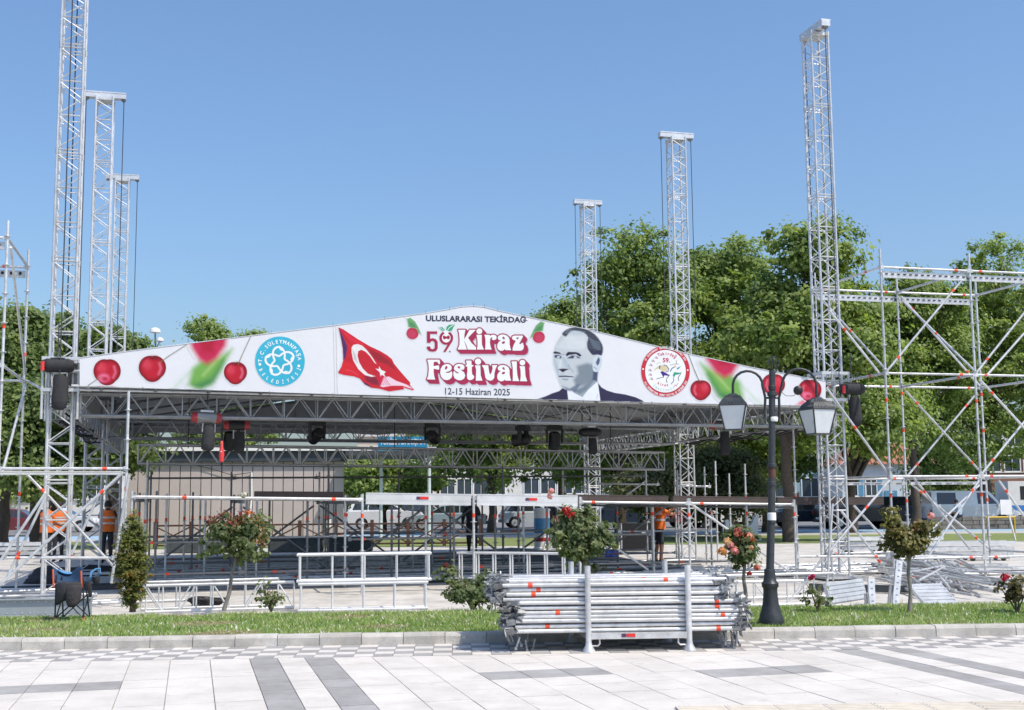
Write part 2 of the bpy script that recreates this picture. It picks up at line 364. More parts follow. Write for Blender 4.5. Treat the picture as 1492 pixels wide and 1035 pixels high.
tower(SW, 0, 'right foreground lattice tower standing before the leafy trees', 'n', (-1, 1))
tower(SW, SD, 'lattice tower rising behind the round festival emblem', 'u', (-1, 1))
tower(SW, 2*SD, 'lattice tower rising just right of the banner peak', 'u', (-1, 1))

# ------------------------------------------------------------------ roof on its trusses
roof = thing('stage_roof', 'low stage roof of grey canopy on aluminium trusses between lattice towers', 'stage roof', ST(SW/2, SD))
def truss(parent, p0, p1, w, h, bay, m, rc=.024, rb=.0115, faces=(1, 1), as_thing=None):
    "box truss, top chords at p0..p1, hanging down by h, width w"
    p0, p1 = Vector(p0), Vector(p1); d = (p1-p0).normalized(); L = (p1-p0).length; s = d.cross(Vector((0, 0, 1))).normalized()*(w/2); H = Vector((0, 0, -h))
    b = MB()
    for sg in (-1, 1):
        for k in (0, 1): b.tube(p0+s*sg+H*k, p1+s*sg+H*k, rc, 10)
    tr = b.build('truss' if not as_thing else as_thing, m, parent, 50); WM[tr.name] = CT[-1]
    n = max(2, round(L/bay)); st = L/n
    for i in range(n+1):
        q = p0+d*(st*i)
        for k in (0, 1): tube('cross_bar', q-s+H*k, q+s+H*k, rb, m, tr, 6)
        for sg, on in zip((-1, 1), faces):
            if not on: continue
            tube('post', q+s*sg, q+s*sg+H, rb, m, tr, 6)
            if i < n:
                a = q+d*(st/2)
                tube('brace', q+s*sg+H+d*.02, a+s*sg, rb, m, tr, 6); tube('brace', a+s*sg, q+d*st+s*sg+H-d*.02, rb, m, tr, 6)
    return tr
ZT = 3.63
truss(roof, ST(.25, .15, ZT+.06), ST(SW-.25, .15, ZT-.06), .36, .40, .62, ALUSH)
truss(roof, ST(.25, SD, ZT+.06), ST(SW-.25, SD, ZT-.06), .36, .40, .62, ALUSH)
truss(roof, ST(.25, 2*SD, ZT+.42), ST(SW-.25, 2*SD, ZT+.30), .36, .40, .8, ALUSH, faces=(0, 1))
truss(roof, ST(0, .3, ZT), ST(0, 2*SD-.3, ZT), .36, .40, .7, ALUSH)
truss(roof, ST(SW, .3, ZT), ST(SW, 2*SD-.3, ZT), .36, .40, .7, ALUSH)
# canopy: gable sheet over rafters, with a hanging back sheet
CANV = mat('grey_canopy', (.36, .365, .375), .8, 0, .12, 1.4, bump=.3, bscale=2.5)
def roofz(u): f = 1-abs(u-SW/2)/(SW/2); return (4.16 if u < SW/2 else 4.0)*(1-f)+5.31*f
b = MB(); nu, nv = 24, 18; v0, v1 = -.38, 2*SD+.5; pts = []
for i in range(nu+1):
    for j in range(nv+1):
        u = .15+(SW-.3)*i/nu; v = v0+(v1-v0)*j/nv
        pts.append(ST(u, v, roofz(u)-.03*abs(math.sin(j*math.pi/3))-.015*math.sin(i*2.1)))
b.add(pts, [(i*(nv+1)+j, (i+1)*(nv+1)+j, (i+1)*(nv+1)+j+1, i*(nv+1)+j+1) for i in range(nu) for j in range(nv)])
cn = b.build('canopy', CANV, roof, 60)
sm = cn.modifiers.new('thickness', 'SOLIDIFY'); sm.thickness = .012
b = MB(); pts = []
for i in range(31):
    u = .15+(SW-.3)*i/30
    for z in (roofz(u)-.05, 4.02, 3.86-.03*math.sin(i*1.7)): pts.append(ST(u, 2*SD+.45+.06*math.sin(i*.9+z), z))
b.add(pts, [(i*3+k, (i+1)*3+k, (i+1)*3+k+1, i*3+k+1) for i in range(30) for k in range(2)]); bk = b.build('back_sheet', CANV, roof, 60)
for s_, u in ((0, .16), (1, SW-.16)):
    b = MB(); pts = []
    for j in range(25):
        v = -.3+(2*SD+.7)*j/24
        for z in (4.2, 3.66+.03*math.sin(j*2.3)): pts.append(ST(u+.05*math.sin(j*1.1+z), v, z))
    b.add(pts, [(j*2, j*2+2, j*2+3, j*2+1) for j in range(24)]); b.build('side_sheet', CANV, roof, 60)
for k, v in enumerate((-.3, 2.6, 5.3, SD, 10.7, 13.4, 2*SD+.3)):
    for sg in (0, 1):
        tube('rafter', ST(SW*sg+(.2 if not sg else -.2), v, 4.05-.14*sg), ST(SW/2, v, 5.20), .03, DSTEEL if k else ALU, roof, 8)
for u in (2.2, 4.5, SW/2, 10.8, 13.1): tube('purlin', ST(u, -.3, roofz(u)-.11), ST(u, 2*SD+.3, roofz(u)-.11), .028, DSTEEL, roof, 8)
for k in range(8):
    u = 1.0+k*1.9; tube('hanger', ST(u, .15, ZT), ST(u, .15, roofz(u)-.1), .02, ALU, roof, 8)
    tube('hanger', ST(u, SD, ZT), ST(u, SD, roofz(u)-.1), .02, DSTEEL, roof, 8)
for dz, v, r in ((3.70, -.42, .024), (3.645, -.30, .024)):          # rails under the banner
    tube('rail', ST(.2, v, dz+.085), ST(SW-.2, v, dz-.085), r, ALU, roof, 8)
for k in range(16): tube('clamp', ST(.7+k*.93, -.36, 3.615+.09-k*.0113), ST(.7+k*.93, -.36, 3.72+.09-k*.0113), .03, DSTEEL, roof, 8)
b = MB()                                                             # ridge cap, flattened peak
b.add([ST(SW/2-.45, v, z) for v, z in ((-.40, 5.36), (1.5, 5.36))]+[ST(SW/2, v, 5.44) for v in (-.40, 1.5)]+[ST(SW/2+.45, v, 5.35) for v in (-.40, 1.5)], [(0, 2, 3, 1), (2, 4, 5, 3)])
b.build('ridge_cap', WHITEP, roof, None)
# sleeve blocks where the roof corners clasp the towers
for u, v in ((0, 0), (SW, 0), (0, SD), (SW, SD), (0, 2*SD), (SW, 2*SD)):
    bz = MB(); c = ST(u, v)
    for a in (-1, 1):
        for z in (3.72, 4.28):
            bz.box(c+SU*(a*.30)+Vector((0, 0, z)), (.05, .64, .06), RST); bz.box(c+SN*(a*.30)+Vector((0, 0, z)), (.64, .05, .06), RST)
        for a2 in (-1, 1): bz.tube(c+SU*(a*.30)+SN*(a2*.30)+Vector((0, 0, 3.2)), c+SU*(a*.30)+SN*(a2*.30)+Vector((0, 0, 4.3)), .025, 8)
    bz.build('sleeve_block', ALU, roof, 40)

# lower truss hanging from the roof
ht = truss(None, ST(1.1, 6, 3.03), ST(13.85, 6, 2.86), .40, .43, .62, ALU, rc=.028, rb=.014, as_thing='lighting_truss')
tag(ht, 'long grey truss hanging low across the stage under the roof', 'truss')
for u in (2.2, 7, 12.5):
    tube('sling', ST(u, 6, 2.95), ST(u, 6, roofz(u)-.1), .012, BLACK, ht, 6)
# drooping cables along the left and right side trusses
for k, (uu, lab) in enumerate(((.05, 'bundle of black cables tied along the left roof truss'), (SW-.05, 'bundle of black cables tied along the right roof truss'))):
    b = MB()
    for q in range(5):
        b.path([ST(uu+.22*math.sin(q*2+i*.7)*.6, .3+i*.42, 3.34-.10*abs(math.sin(i*.9+q))-.04*q) for i in range(18)], .02, 6)
    tag(b.build('cable_bundle', BLACKC, None, 60), lab, 'cables')

# ------------------------------------------------------------------ chain hoists and lights under the roof
def hoist(pos, yaw, label, body, ends, L=.55, bagh=.62, tilt=0., fat=1., group='electric chain hoists'):
    t = thing('chain_hoist', label, 'chain hoist', pos, group)
    CT.append(Matrix.Translation(pos) @ Matrix.Rotation(yaw, 4, 'Z') @ Matrix.Rotation(tilt, 4, 'Y'))
    WM[t.name] = Matrix.Translation(pos)
    def prof(x0, x1, r0, r1, m, nm):
        b = MB(); q = []
        for x, r in ((x0, r0), (x1, r1)):
            for k in range(12):
                a = 2*math.pi*(k+.5)/12; q.append((x, fat*r*math.cos(a), fat*r*math.sin(a)*.95))
        b.add(q, [(k, (k+1) % 12, 12+(k+1) % 12, 12+k) for k in range(12)]+[tuple(range(12))[::-1], tuple(range(12, 24))]); return b.build(nm, m, t, 35, fix=True)
    prof(-L/2, L/2, .125, .125, body, 'motor_body'); prof(-L/2-.10, -L/2, .09, .13, ends, 'end_cap'); prof(L/2, L/2+.10, .13, .09, ends, 'end_cap')
    MB().box((0, 0, .118), (L*.7, .13, .035)).build('cooling_plate', ALU if body is not BLACKC else BLACKC, t, None)
    MB().path([(0, 0, .10), (0, .02, .19), (.04, .02, .24), (.02, .02, .29), (-.04, .02, .26)], .014, 6).build('hook', DSTEEL, t, 50)
    tube('chain', (0, 0, .24), (0, 0, .75), .011, DARKP, t, 6)
    # chain bag: sagging cloth sack on two straps
    b = MB(); n = 14; prof_ = [(0, .10), (.1, .115), (.35, .12), (.7, .125), (.93, .115), (1, .06)]; q = []
    for s, r in prof_:
        for k in range(n):
            a = 2*math.pi*k/n; rr = r*(1+.10*math.sin(3*a+s*4)); q.append((.05+rr*fat*math.cos(a)*1.05, rr*fat*math.sin(a)*.8, -.16*fat-s*bagh))
    b.add(q, [(i*n+k, i*n+(k+1) % n, (i+1)*n+(k+1) % n, (i+1)*n+k) for i in range(len(prof_)-1) for k in range(n)]+[tuple(range((len(prof_)-1)*n, len(prof_)*n))]); b.build('chain_bag', BLACKC, t, 60)
    for s in (-.06, .16): tube('strap', (s, 0, -.08), (s, 0, -.26), .012, GALV, t, 6)
    if body is BLACKC: MB().tube((-L/2-.07, -.10, -.10), (-L/2-.07, -.10, .06), .035, 10).build('red_handle', mat('bright_red_plastic', (.72, .05, .05), .4), t, 40)
    CT.pop(); return t
Lz = lambda px, py, v: ONV(px, py, v)
hoist(Lz(84, 533, -.36), YAW, 'black covered hoist with long bag on the left front tower', BLACKC, BLACKC, .34, .62, fat=1.05)
hoist(Lz(1241, 567, -.36), YAW, 'black covered hoist with long bag on the right front tower', BLACKC, BLACKC, .34, .62, fat=1.05)
hoist(Lz(301, 609, -.1), YAW+.1, 'red ended hoist with shiny top nearest the left emblem', DSTEEL, REDP, .34, .46, .04, .9)
hoist(Lz(345, 620, 1.2), YAW, 'black hoist with one red end beside the shiny red one', BLACK, REDP, .30, .42, 0, .8)
hoist(Lz(860, 630, 1.6), YAW+.2, 'black hoist with bag hanging before the lower truss, right of centre', BLACK, BLACK, .28, .34, 0, .8)
hoist(Lz(1052, 620, 1.0), YAW-.1, 'dark red hoist with bag behind the left lantern', DSTEEL, REDP, .36, .50, 0, .85)
pc = ONV(323, 660, -.1); t = thing('pendant_control', 'small red pendant control dangling on a cable from a hoist', 'hoist control', pc)
b = MB(); b.lathe([(.01, .22), (.02, .21), (.028, .1), (.045, .04), (.05, -.05), (.035, -.16), (.02, -.17)], 12, pc); b.build('handset', mat('bright_red_plastic', (.72, .05, .05), .4), t, 40)
tube('cable', pc+Vector((0, 0, .2)), pc+Vector((0, 0, .62)), .008, BLACK, t, 6); tube('button', pc+Vector((0, -.045, .02)), pc+Vector((0, -.056, .02)), .012, WHITEP, t, 8)
tube('plug', pc+Vector((0, 0, -.17)), pc+Vector((0, 0, -.23)), .02, BLACK, t, 8); tube('cable_tail', pc+Vector((0, 0, -.2)), pc+Vector((.01, 0, -.75)), .007, BLACK, t, 6)
def moving_head(pos, yaw, tilt, label, s=.82):
    t = thing('stage_light', label, 'stage light', pos, 'stage lights under the roof')
    base = Matrix.Translation(pos) @ Matrix.Rotation(yaw, 4, 'Z') @ Matrix.Scale(s, 4)
    CT.append(base)
    b = MB().box((0, 0, .30), (.36, .30, .12)); b.box((0, 0, .37), (.26, .22, .03)); b.build('base_box', BLACK, t, None)
    for sx in (-1, 1): MB().add([(sx*.20, -.07, .25), (sx*.24, -.07, .25), (sx*.24, .07, .25), (sx*.20, .07, .25), (sx*.19, -.05, -.10), (sx*.22, -.05, -.10), (sx*.22, .05, -.10), (sx*.19, .05, -.10)],
        [(0, 1, 2, 3), (7, 6, 5, 4), (0, 4, 5, 1), (1, 5, 6, 2), (2, 6, 7, 3), (3, 7, 4, 0)]).build('yoke_arm', BLACK, t, None, fix=True)
    CT.append(CT[-1] @ Matrix.Rotation(tilt, 4, 'X'))
    MB().lathe([(.08, .20), (.135, .17), (.16, .05), (.15, -.12), (.165, -.16), (.165, -.27), (.13, -.28)], 16).build('head', BLACK, t, 40)
    MB().lathe([(.12, -.283), (.10, -.295), (.03, -.30)], 16).build('lens', GLASS, t, 40)
    for a in range(4): MB().box((.14*math.cos(a*1.57+.8), .14*math.sin(a*1.57+.8), .12), (.03, .03, .10)).build('cooling_fin', BLACK, t, None)
    CT.pop(); MB().tube((0, 0, .38), (0, 0, .50), .03, 8).build('clamp', DSTEEL, t, 40); CT.pop(); return t
for (px, py, v, ya, ti, lab) in ((462, 634, 3.5, .4, 1.2, 'dark stage light hanging below the round blue emblem'), (630, 636, 4, -.5, 1.35, 'dark stage light hanging above the blue information sign'),
        (762, 641, 2.5, .9, 1.5, 'long black stage light pointing sideways, left of its neighbour'), (808, 640, 2.5, 0, .1, 'compact black stage light pointing down beside the long one'),
        (335, 640, 3.0, .3, .2, 'black stage light half hidden behind the left hoists')):
    moving_head(ONV(px, py, v), YAW+ya, ti, lab)
# ------------------------------------------------------------------ printed front banner
VBN = -.46
WB = np.array((.665, .68, .715))
PRINT = attr_mat('banner_print', .55, 0, .3, bump=.7, bscale=1.5)
TOP = [(116, 521), (200, 509.5), (300, 497), (395, 485), (485, 474), (560, 464), (620, 456), (655, 450), (672, 446.5), (690, 445.5), (706, 447), (725, 452), (760, 459.5), (860, 480.5), (1000, 514.5), (1100, 536), (1203, 555)]
BOT = [(1203, 592), (1100, 590), (1000, 588), (900, 585.5), (800, 582.5), (650, 578.5), (485, 574.5), (300, 568.5), (116, 562.5)]
def n2(P): return np.asarray(P, float)
def sd_poly(X, Y, pts):
    pts = n2(pts); d = np.full(X.shape, 1e9); s = np.ones(X.shape); n = len(pts)
    for i in range(n):
        (ax, ay), (bx, by) = pts[i], pts[(i+1) % n]; ex, ey = bx-ax, by-ay; wx, wy = X-ax, Y-ay
        t = np.clip((wx*ex+wy*ey)/(ex*ex+ey*ey+1e-12), 0, 1); d = np.minimum(d, (wx-ex*t)**2+(wy-ey*t)**2)
        c1 = Y >= ay; c2 = Y < by; c3 = ex*wy > ey*wx
        s = np.where((c1 & c2 & c3) | (~c1 & ~c2 & ~c3), -s, s)
    return s*np.sqrt(d)
def sd_stroke(X, Y, pts, w):
    d = np.full(X.shape, 1e9)
    for (ax, ay), (bx, by) in zip(pts[:-1], pts[1:]):
        ex, ey = bx-ax, by-ay; wx, wy = X-ax, Y-ay; t = np.clip((wx*ex+wy*ey)/(ex*ex+ey*ey+1e-12), 0, 1); d = np.minimum(d, (wx-ex*t)**2+(wy-ey*t)**2)
    return np.sqrt(d)-w/2
def sd_ell(X, Y, c, rx, ry): return (np.sqrt(((X-c[0])/rx)**2+((Y-c[1])/ry)**2)-1)*min(rx, ry)
def cr(o, s, pts): return [(o[0]+x/s, o[1]+y/s) for x, y in pts]
def smooth_poly(pts, k=3):
    out = []; n = len(pts); P = n2(pts)
    for i in range(n):
        p0, p1, p2, p3 = P[i-1], P[i], P[(i+1) % n], P[(i+2) % n]
        for j in range(k):
            t = j/k; out.append(.5*((2*p1)+(p2-p0)*t+(2*p0-5*p1+4*p2-p3)*t*t+(3*p1-p0-3*p2+p3)*t**3))
    return out
def surf(P, lift):
    out = []
    for x, y in P: out.append(ONV(x, y, VBN-lift))
    return out
def raster(name, bbox, step, layers, lift, parent, label=None):
    xs = np.arange(bbox[0], bbox[2]+step, step); ys = np.arange(bbox[1], bbox[3]+step, step); X, Y = np.meshgrid(xs, ys)
    C = np.tile(WB, X.shape+(1,)); A = np.zeros(X.shape)
    inb = np.clip(.5-(sd_poly(X, Y, TOP+BOT)+.35)/.5, 0, 1)
    for f, col, soft, op in layers:
        d = f(X, Y); a = np.clip(.5-d/max(soft, step*.9), 0, 1); a = a*a*(3-2*a)*op; col = np.array(hexl(*col))*.80
        C = C*(1-a[..., None])+col*a[..., None]; A = A+(1-A)*a
    A = A*inb; ny, nx = X.shape; idx = np.arange(ny*nx).reshape(ny, nx)
    keep = (np.maximum.reduce([A[:-1, :-1], A[1:, :-1], A[:-1, 1:], A[1:, 1:]]) > .02) & (np.minimum.reduce([inb[:-1, :-1], inb[1:, :-1], inb[:-1, 1:], inb[1:, 1:]]) > .5)
    F = np.stack([idx[:-1, :-1][keep], idx[1:, :-1][keep], idx[1:, 1:][keep], idx[:-1, 1:][keep]], 1)
    us, F2 = np.unique(F, return_inverse=True); F2 = F2.reshape(F.shape)
    px, py = X.ravel()[us], Y.ravel()[us]
    c_, s_ = math.cos(ROLL), math.sin(ROLL); u, v = px-746, py-517.5; a, b = c_*u-s_*v, s_*u+c_*v
    D = np.stack([a, FPX*math.cos(PITCH)+b*math.sin(PITCH), FPX*math.sin(PITCH)-b*math.cos(PITCH)], 1)
    t = (VBN-lift-(CO-SA).dot(SN))/(D @ np.array(SN)); V = np.array(CO)+D*t[:, None]
    o = colmesh(name, V, F2, C.reshape(-1, 3)[us], PRINT, parent)
    if label: o['label'] = label
    return o
# lettering in the plain face: all words are set in one go
WORDS = {}
def glyphs(items):
    obs = []
    for k, (s, off) in items.items():
        c = bpy.data.curves.new('lettering', 'FONT'); c.body = s; c.size = 1; c.resolution_u = 3; c.offset = off; c.fill_mode = 'BOTH'
        o = bpy.data.objects.new('lettering', c); COLL.objects.link(o); obs.append((k, o))
    bpy.context.view_layer.update(); dg = bpy.context.evaluated_depsgraph_get()
    for k, o in obs:
        m = o.evaluated_get(dg).to_mesh(); WORDS[k] = ([(v.co.x, v.co.y) for v in m.vertices], [tuple(p.vertices) for p in m.polygons]); o.evaluated_get(dg).to_mesh_clear()
    for k, o in obs: bpy.data.objects.remove(o)
ARC1T, ARC1B = 'T.C.SÜLEYMANPAŞA', 'BELEDİYESİ'
ARC2T, ARC2B = '59. ULUSLARARASI TEKİRDAĞ KİRAZ FESTİVALİ 2025', '59th INTERNATIONAL CHERRY FESTIVAL OF TEKİRDAĞ 2025'
items = {'l1': ('ULUSLARARASI TEKİRDAĞ', .034), 'l2': ('12-15 Haziran 2025', .012), 'n59': ('59.', .03), 'tek': ('Tekirdağ', .01), 'kir': ('kiraz', .01), 'fes': ('festivali', .0), 'info': ('TURİZM DANIŞMA', .03)}
for s in (ARC1T, ARC1B, ARC2T, ARC2B, 'Tekirdağ', 'kiraz', 'festivali'):
    for ch in s:
        if ch != ' ': items['c'+ch] = (ch, .022)
glyphs(items)
def textbox(name, key, box_, m, lift, parent, slope=0.):
    V, F = WORDS[key]; P = n2(V); mn, mx = P.min(0), P.max(0); x0, y0, x1, y1 = box_       # y0 top, y1 baseline side
    q = [(x0+(p[0]-mn[0])/(mx[0]-mn[0])*(x1-x0), 0, p[1]) for p in P]
    q = [(x, y1-(z-mn[1])/(mx[1]-mn[1])*(y1-y0)+slope*(x-x0)) for x, _, z in q]
    return MB().add(surf(q, lift), F).build(name, m, parent, None)
def arctext(name, s, c, r, size, a0, a1, m, lift, parent, inward=False, ry=1., wx=1.):
    b = MB(); n = len(s)
    for i, ch in enumerate(s):
        if ch == ' ': continue
        V, F = WORDS['c'+ch]; P = n2(V); w = P[:, 0].max()+P[:, 0].min(); ang = math.radians(a0+(a1-a0)*i/(n-1)); q = []
        for x, y in P:
            x = (x-w/2)*size*wx; y = y*size
            rr = (r-y) if inward else (r+y); t = ang+(x/r if inward else -x/r)
            q.append((c[0]+rr*math.cos(t), c[1]-rr*math.sin(t)*ry))
        b.add(surf(q, lift), F)
    return b.build(name, m, parent, None)

ban = thing('festival_banner', 'white festival banner with cherries, a flag and a portrait across the stage front', 'banner', ST(SW/2, VBN, 3.65))
WBM = mat('banner_vinyl', tuple(WB), .55, 0, .015, 1.0, bump=.7, bscale=1.5, spec=.3)
allp = TOP+BOT
MB().prism(surf(allp, 0), SN*.008).build('sheet', WBM, ban, None, fix=True)
for x0, x1 in ((485.5, 486.3), (489.2, 490)):
    MB().prism([ONV(x0, 475.5, VBN-.002), ONV(x1, 475.3, VBN-.002), ONV(x1+2.2, 574, VBN-.002), ONV(x0+2.2, 574, VBN-.002)], SN*-.003).build('seam', mat('seam_tape', (.62, .60, .60), .6), ban, None, fix=True)
for k, (x, y) in enumerate([q for e_ in (TOP, BOT) for a_, c_ in zip(e_[:-1], e_[1:]) for q in (a_, ((a_[0]+c_[0])/2, (a_[1]+c_[1])/2))]):
    if k % 2 == 0 or y > 560: q = ONV(x, y, VBN-.004); s_ = -1 if y > 560 or (x < 118) else 1; tube('tie', q-Vector((0, 0, .02*s_)), q+Vector((0, .05, .05*s_)), .006, DSTEEL, ban, 6)
for (x0, y0), (x1, y1) in zip(TOP[:-1], TOP[1:]): tube('hem_rope', ONV(x0, y0+.6, VBN-.003), ONV(x1, y1+.6, VBN-.003), .007, mat('hem', (.55, .56, .58), .6), ban, 6)
def P_(pts, col, soft=.6, op=1., sm=0):
    q = smooth_poly(pts, sm) if sm else pts
    return (lambda X, Y: sd_poly(X, Y, q), col, soft, op)
def S_(pts, w, col, soft=.6, op=1.): return (lambda X, Y: sd_stroke(X, Y, pts, w), col, soft, op)
def E_(c, rx, ry, col, soft=.6, op=1.): return (lambda X, Y: sd_ell(X, Y, c, rx, ry), col, soft, op)
# title words
T1, T2, T3, T4, TSX = (616, 470), (690, 470), (616, 512), (690, 512), 16.578
apoly = [(640, 300), (710, 290), (790, 310), (850, 360), (870, 420), (870, 520), (890, 620), (910, 670), (775, 670), (755, 645), (720, 675), (660, 690), (600, 660), (570, 600), (575, 530), (610, 470), (660, 435), (610, 425), (585, 390), (590, 340)]
ah = [[(700, 345), (740, 350), (760, 405), (730, 410), (695, 385)], [(680, 490), (705, 460), (760, 455), (755, 500), (720, 520), (685, 510)]]
sh = lambda pts, dx, dy: [(x+dx, y+dy) for x, y in pts]
LET = [  # (origin, outline, holes)
 (T1, [(855, 178), (1030, 178), (1005, 300), (1000, 450), (1030, 540), (1065, 655), (842, 655), (885, 540), (890, 400), (875, 260)], []),
 (T1, [(1005, 400), (1060, 310), (1130, 178), (1280, 178), (1190, 270), (1095, 370), (1180, 500), (1290, 600), (1285, 658), (1085, 655), (1050, 540), (1000, 440)], []),
 (T1, [(1295, 300), (1425, 300), (1425, 420), (1430, 540), (1475, 655), (1310, 655), (1325, 540), (1320, 420)], []), (T1, (1367, 213, 70), []),
 (T2, [(262, 298), (390, 298), (395, 330), (430, 305), (490, 295), (540, 320), (560, 360), (545, 405), (500, 430), (450, 420), (440, 395), (460, 365), (430, 360), (400, 400), (395, 500), (415, 600), (440, 655), (275, 655), (285, 600), (290, 450), (280, 360)], []),
 (T2, apoly, ah),
 (T2, [(990, 318), (1190, 318), (1190, 350), (1100, 520), (1140, 525), (1170, 490), (1195, 500), (1215, 580), (1200, 650), (1150, 682), (945, 682), (940, 630), (970, 540), (1020, 450), (985, 430), (940, 410), (925, 370), (945, 335)], [[(1035, 365), (1100, 362), (1060, 415), (1035, 390)]]),
 (T3, [(110, 203), (405, 203), (420, 270), (405, 320), (385, 310), (350, 255), (275, 255), (262, 290), (262, 360), (300, 355), (340, 345), (395, 345), (395, 445), (340, 440), (265, 420), (262, 500), (275, 590), (300, 685), (98, 680), (130, 590), (145, 450), (140, 330)], []),
 (T3, [(565, 305), (630, 310), (690, 350), (700, 410), (680, 460), (620, 490), (545, 505), (580, 525), (640, 520), (700, 480), (715, 540), (700, 630), (650, 680), (580, 700), (500, 680), (440, 610), (420, 520), (435, 420), (480, 345)], [[(555, 360), (580, 350), (600, 390), (580, 430), (540, 450), (535, 400)]]),
 (T3, [(760, 380), (790, 330), (860, 305), (940, 310), (1000, 345), (1010, 400), (990, 440), (940, 455), (900, 440), (1000, 510), (1025, 590), (1000, 660), (930, 700), (850, 700), (770, 655), (740, 580), (740, 500), (765, 470), (780, 500), (820, 530), (870, 535), (860, 515), (790, 475), (750, 430)], [[(835, 385), (865, 360), (905, 370), (895, 410), (875, 425)]]),
 (T3, [(1045, 225), (1175, 225), (1180, 330), (1225, 335), (1225, 365), (1185, 375), (1185, 480), (1195, 560), (1240, 600), (1235, 650), (1190, 690), (1120, 700), (1075, 660), (1065, 580), (1080, 480), (1075, 370), (1035, 365), (1035, 335), (1065, 325)], []),
 (T3, [(1262, 340), (1390, 340), (1395, 460), (1400, 580), (1440, 710), (1280, 710), (1285, 600), (1290, 450)], []), (T3, (1335, 250, 75), []),
 (T4, [(200, 335), (355, 335), (365, 420), (380, 520), (405, 565), (440, 500), (460, 420), (450, 335), (575, 335), (530, 430), (505, 530), (500, 640), (460, 695), (400, 712), (330, 690), (285, 640), (270, 540), (250, 430)], []),
 (T4, sh(apoly, 0, 40), [sh(h, 0, 40) for h in ah]),
 (T4, [(915, 245), (1045, 245), (1045, 420), (1055, 560), (1075, 650), (1105, 720), (945, 720), (950, 600), (945, 400), (930, 310)], []),
 (T4, [(1110, 360), (1240, 360), (1245, 480), (1255, 600), (1295, 725), (1125, 725), (1140, 600), (1135, 450)], []), (T4, (1180, 275, 68), [])]
def letter_sd(X, Y, dx=0, dy=0, holes=True):
    d = np.full(X.shape, 1e9)
    for o, p, hs in LET:
        if isinstance(p, tuple): e = np.hypot(X-dx-o[0]-p[0]/TSX, Y-dy-o[1]-p[1]/TSX)-p[2]/TSX
        else: e = sd_poly(X-dx, Y-dy, cr(o, TSX, p))
        if holes:
            for h in hs: e = np.maximum(e, -sd_poly(X-dx, Y-dy, cr(o, TSX, h)))
        d = np.minimum(d, e)
    return d
cache = {}
def sweep(X, Y):
    if 'd' not in cache:
        d0 = letter_sd(X, Y, holes=False); cache['d'] = d0
        st_ = .36; ny, nx = X.shape; d = d0.copy()
        for k in range(1, 14):
            s = k; e = np.full_like(d0, 1e9); e[s:, s:] = d0[:ny-s, :nx-s]; d = np.minimum(d, e)
        cache['s'] = d
    return cache['s']-1.7
def shadow(X, Y):
    d = sweep(X, Y); e = np.full_like(d, 1e9); e[3:, 3:] = d[:-3, :-3]; return e
raster('title_lettering', (660-45, 474, 778, 566), .36, [(shadow, (170, 172, 196), 1.2, .8), (sweep, (172, 44, 84), .6, 1.), (lambda X, Y: np.abs(letter_sd(X, Y))-.45, (120, 22, 58), .6, .9), (lambda X, Y: letter_sd(X, Y), (248, 250, 254), .5, 1.)], .004, ban, 'white title words with crimson outline and drop')
# the number with its cherry
n5 = cr(T1, TSX, [(98, 215), (350, 215), (350, 280), (180, 280), (180, 395), (240, 380), (320, 405), (362, 470), (362, 630), (320, 695), (235, 712), (150, 695), (98, 640), (98, 580), (180, 580), (190, 630), (235, 650), (285, 620), (285, 490), (250, 450), (210, 455), (180, 495), (98, 495)])
pc_ = cr(T1, TSX, [(567, 375)])[0]; CRI = (168, 38, 76)
raster('title_number', (620, 472, 664, 515), .3, [P_(n5, CRI), E_(pc_, 10.1, 10.1, CRI), E_(pc_, 6.3, 6.6, (246, 249, 253)), P_(cr(T1, TSX, [(495, 200), (640, 200), (630, 240), (600, 290), (575, 330), (545, 290), (505, 240)]), (246, 249, 253)),
    P_(cr(T1, TSX, [(600, 530), (720, 450), (552, 715), (490, 715)]), CRI), P_(cr(T1, TSX, [(485, 325), (520, 315), (565, 345), (620, 310), (650, 330), (655, 390), (620, 410), (565, 390), (520, 415), (490, 395)]), CRI),
    P_(cr(T1, TSX, [(563, 180), (572, 110), (640, 55), (780, 50), (735, 130), (700, 205), (598, 212)]), (60, 168, 128)), S_(cr(T1, TSX, [(580, 215), (640, 130), (740, 65)]), .9, (235, 246, 242)), P_(cr(T1, TSX, [(375, 120), (470, 112), (530, 165), (530, 215), (460, 200), (420, 155)]), (66, 172, 140)),
    S_(cr(T1, TSX, [(400, 125), (470, 160), (528, 205)]), .6, (235, 246, 242)), E_(cr(T1, TSX, [(655, 705)])[0], 1.1, 1.1, (60, 40, 80))], .004, ban)
INK = mat('dark_ink', hexl(34, 36, 66), .55, 0, 0)
textbox('headline_lettering', 'l1', (620.5, 456.8, 770, 468.2), INK, .004, ban, .016)
textbox('date_lettering', 'l2', (648.5, 565.2, 743, 575.0), mat('grey_ink', hexl(62, 66, 84), .55, 0, 0), .004, ban, .017)
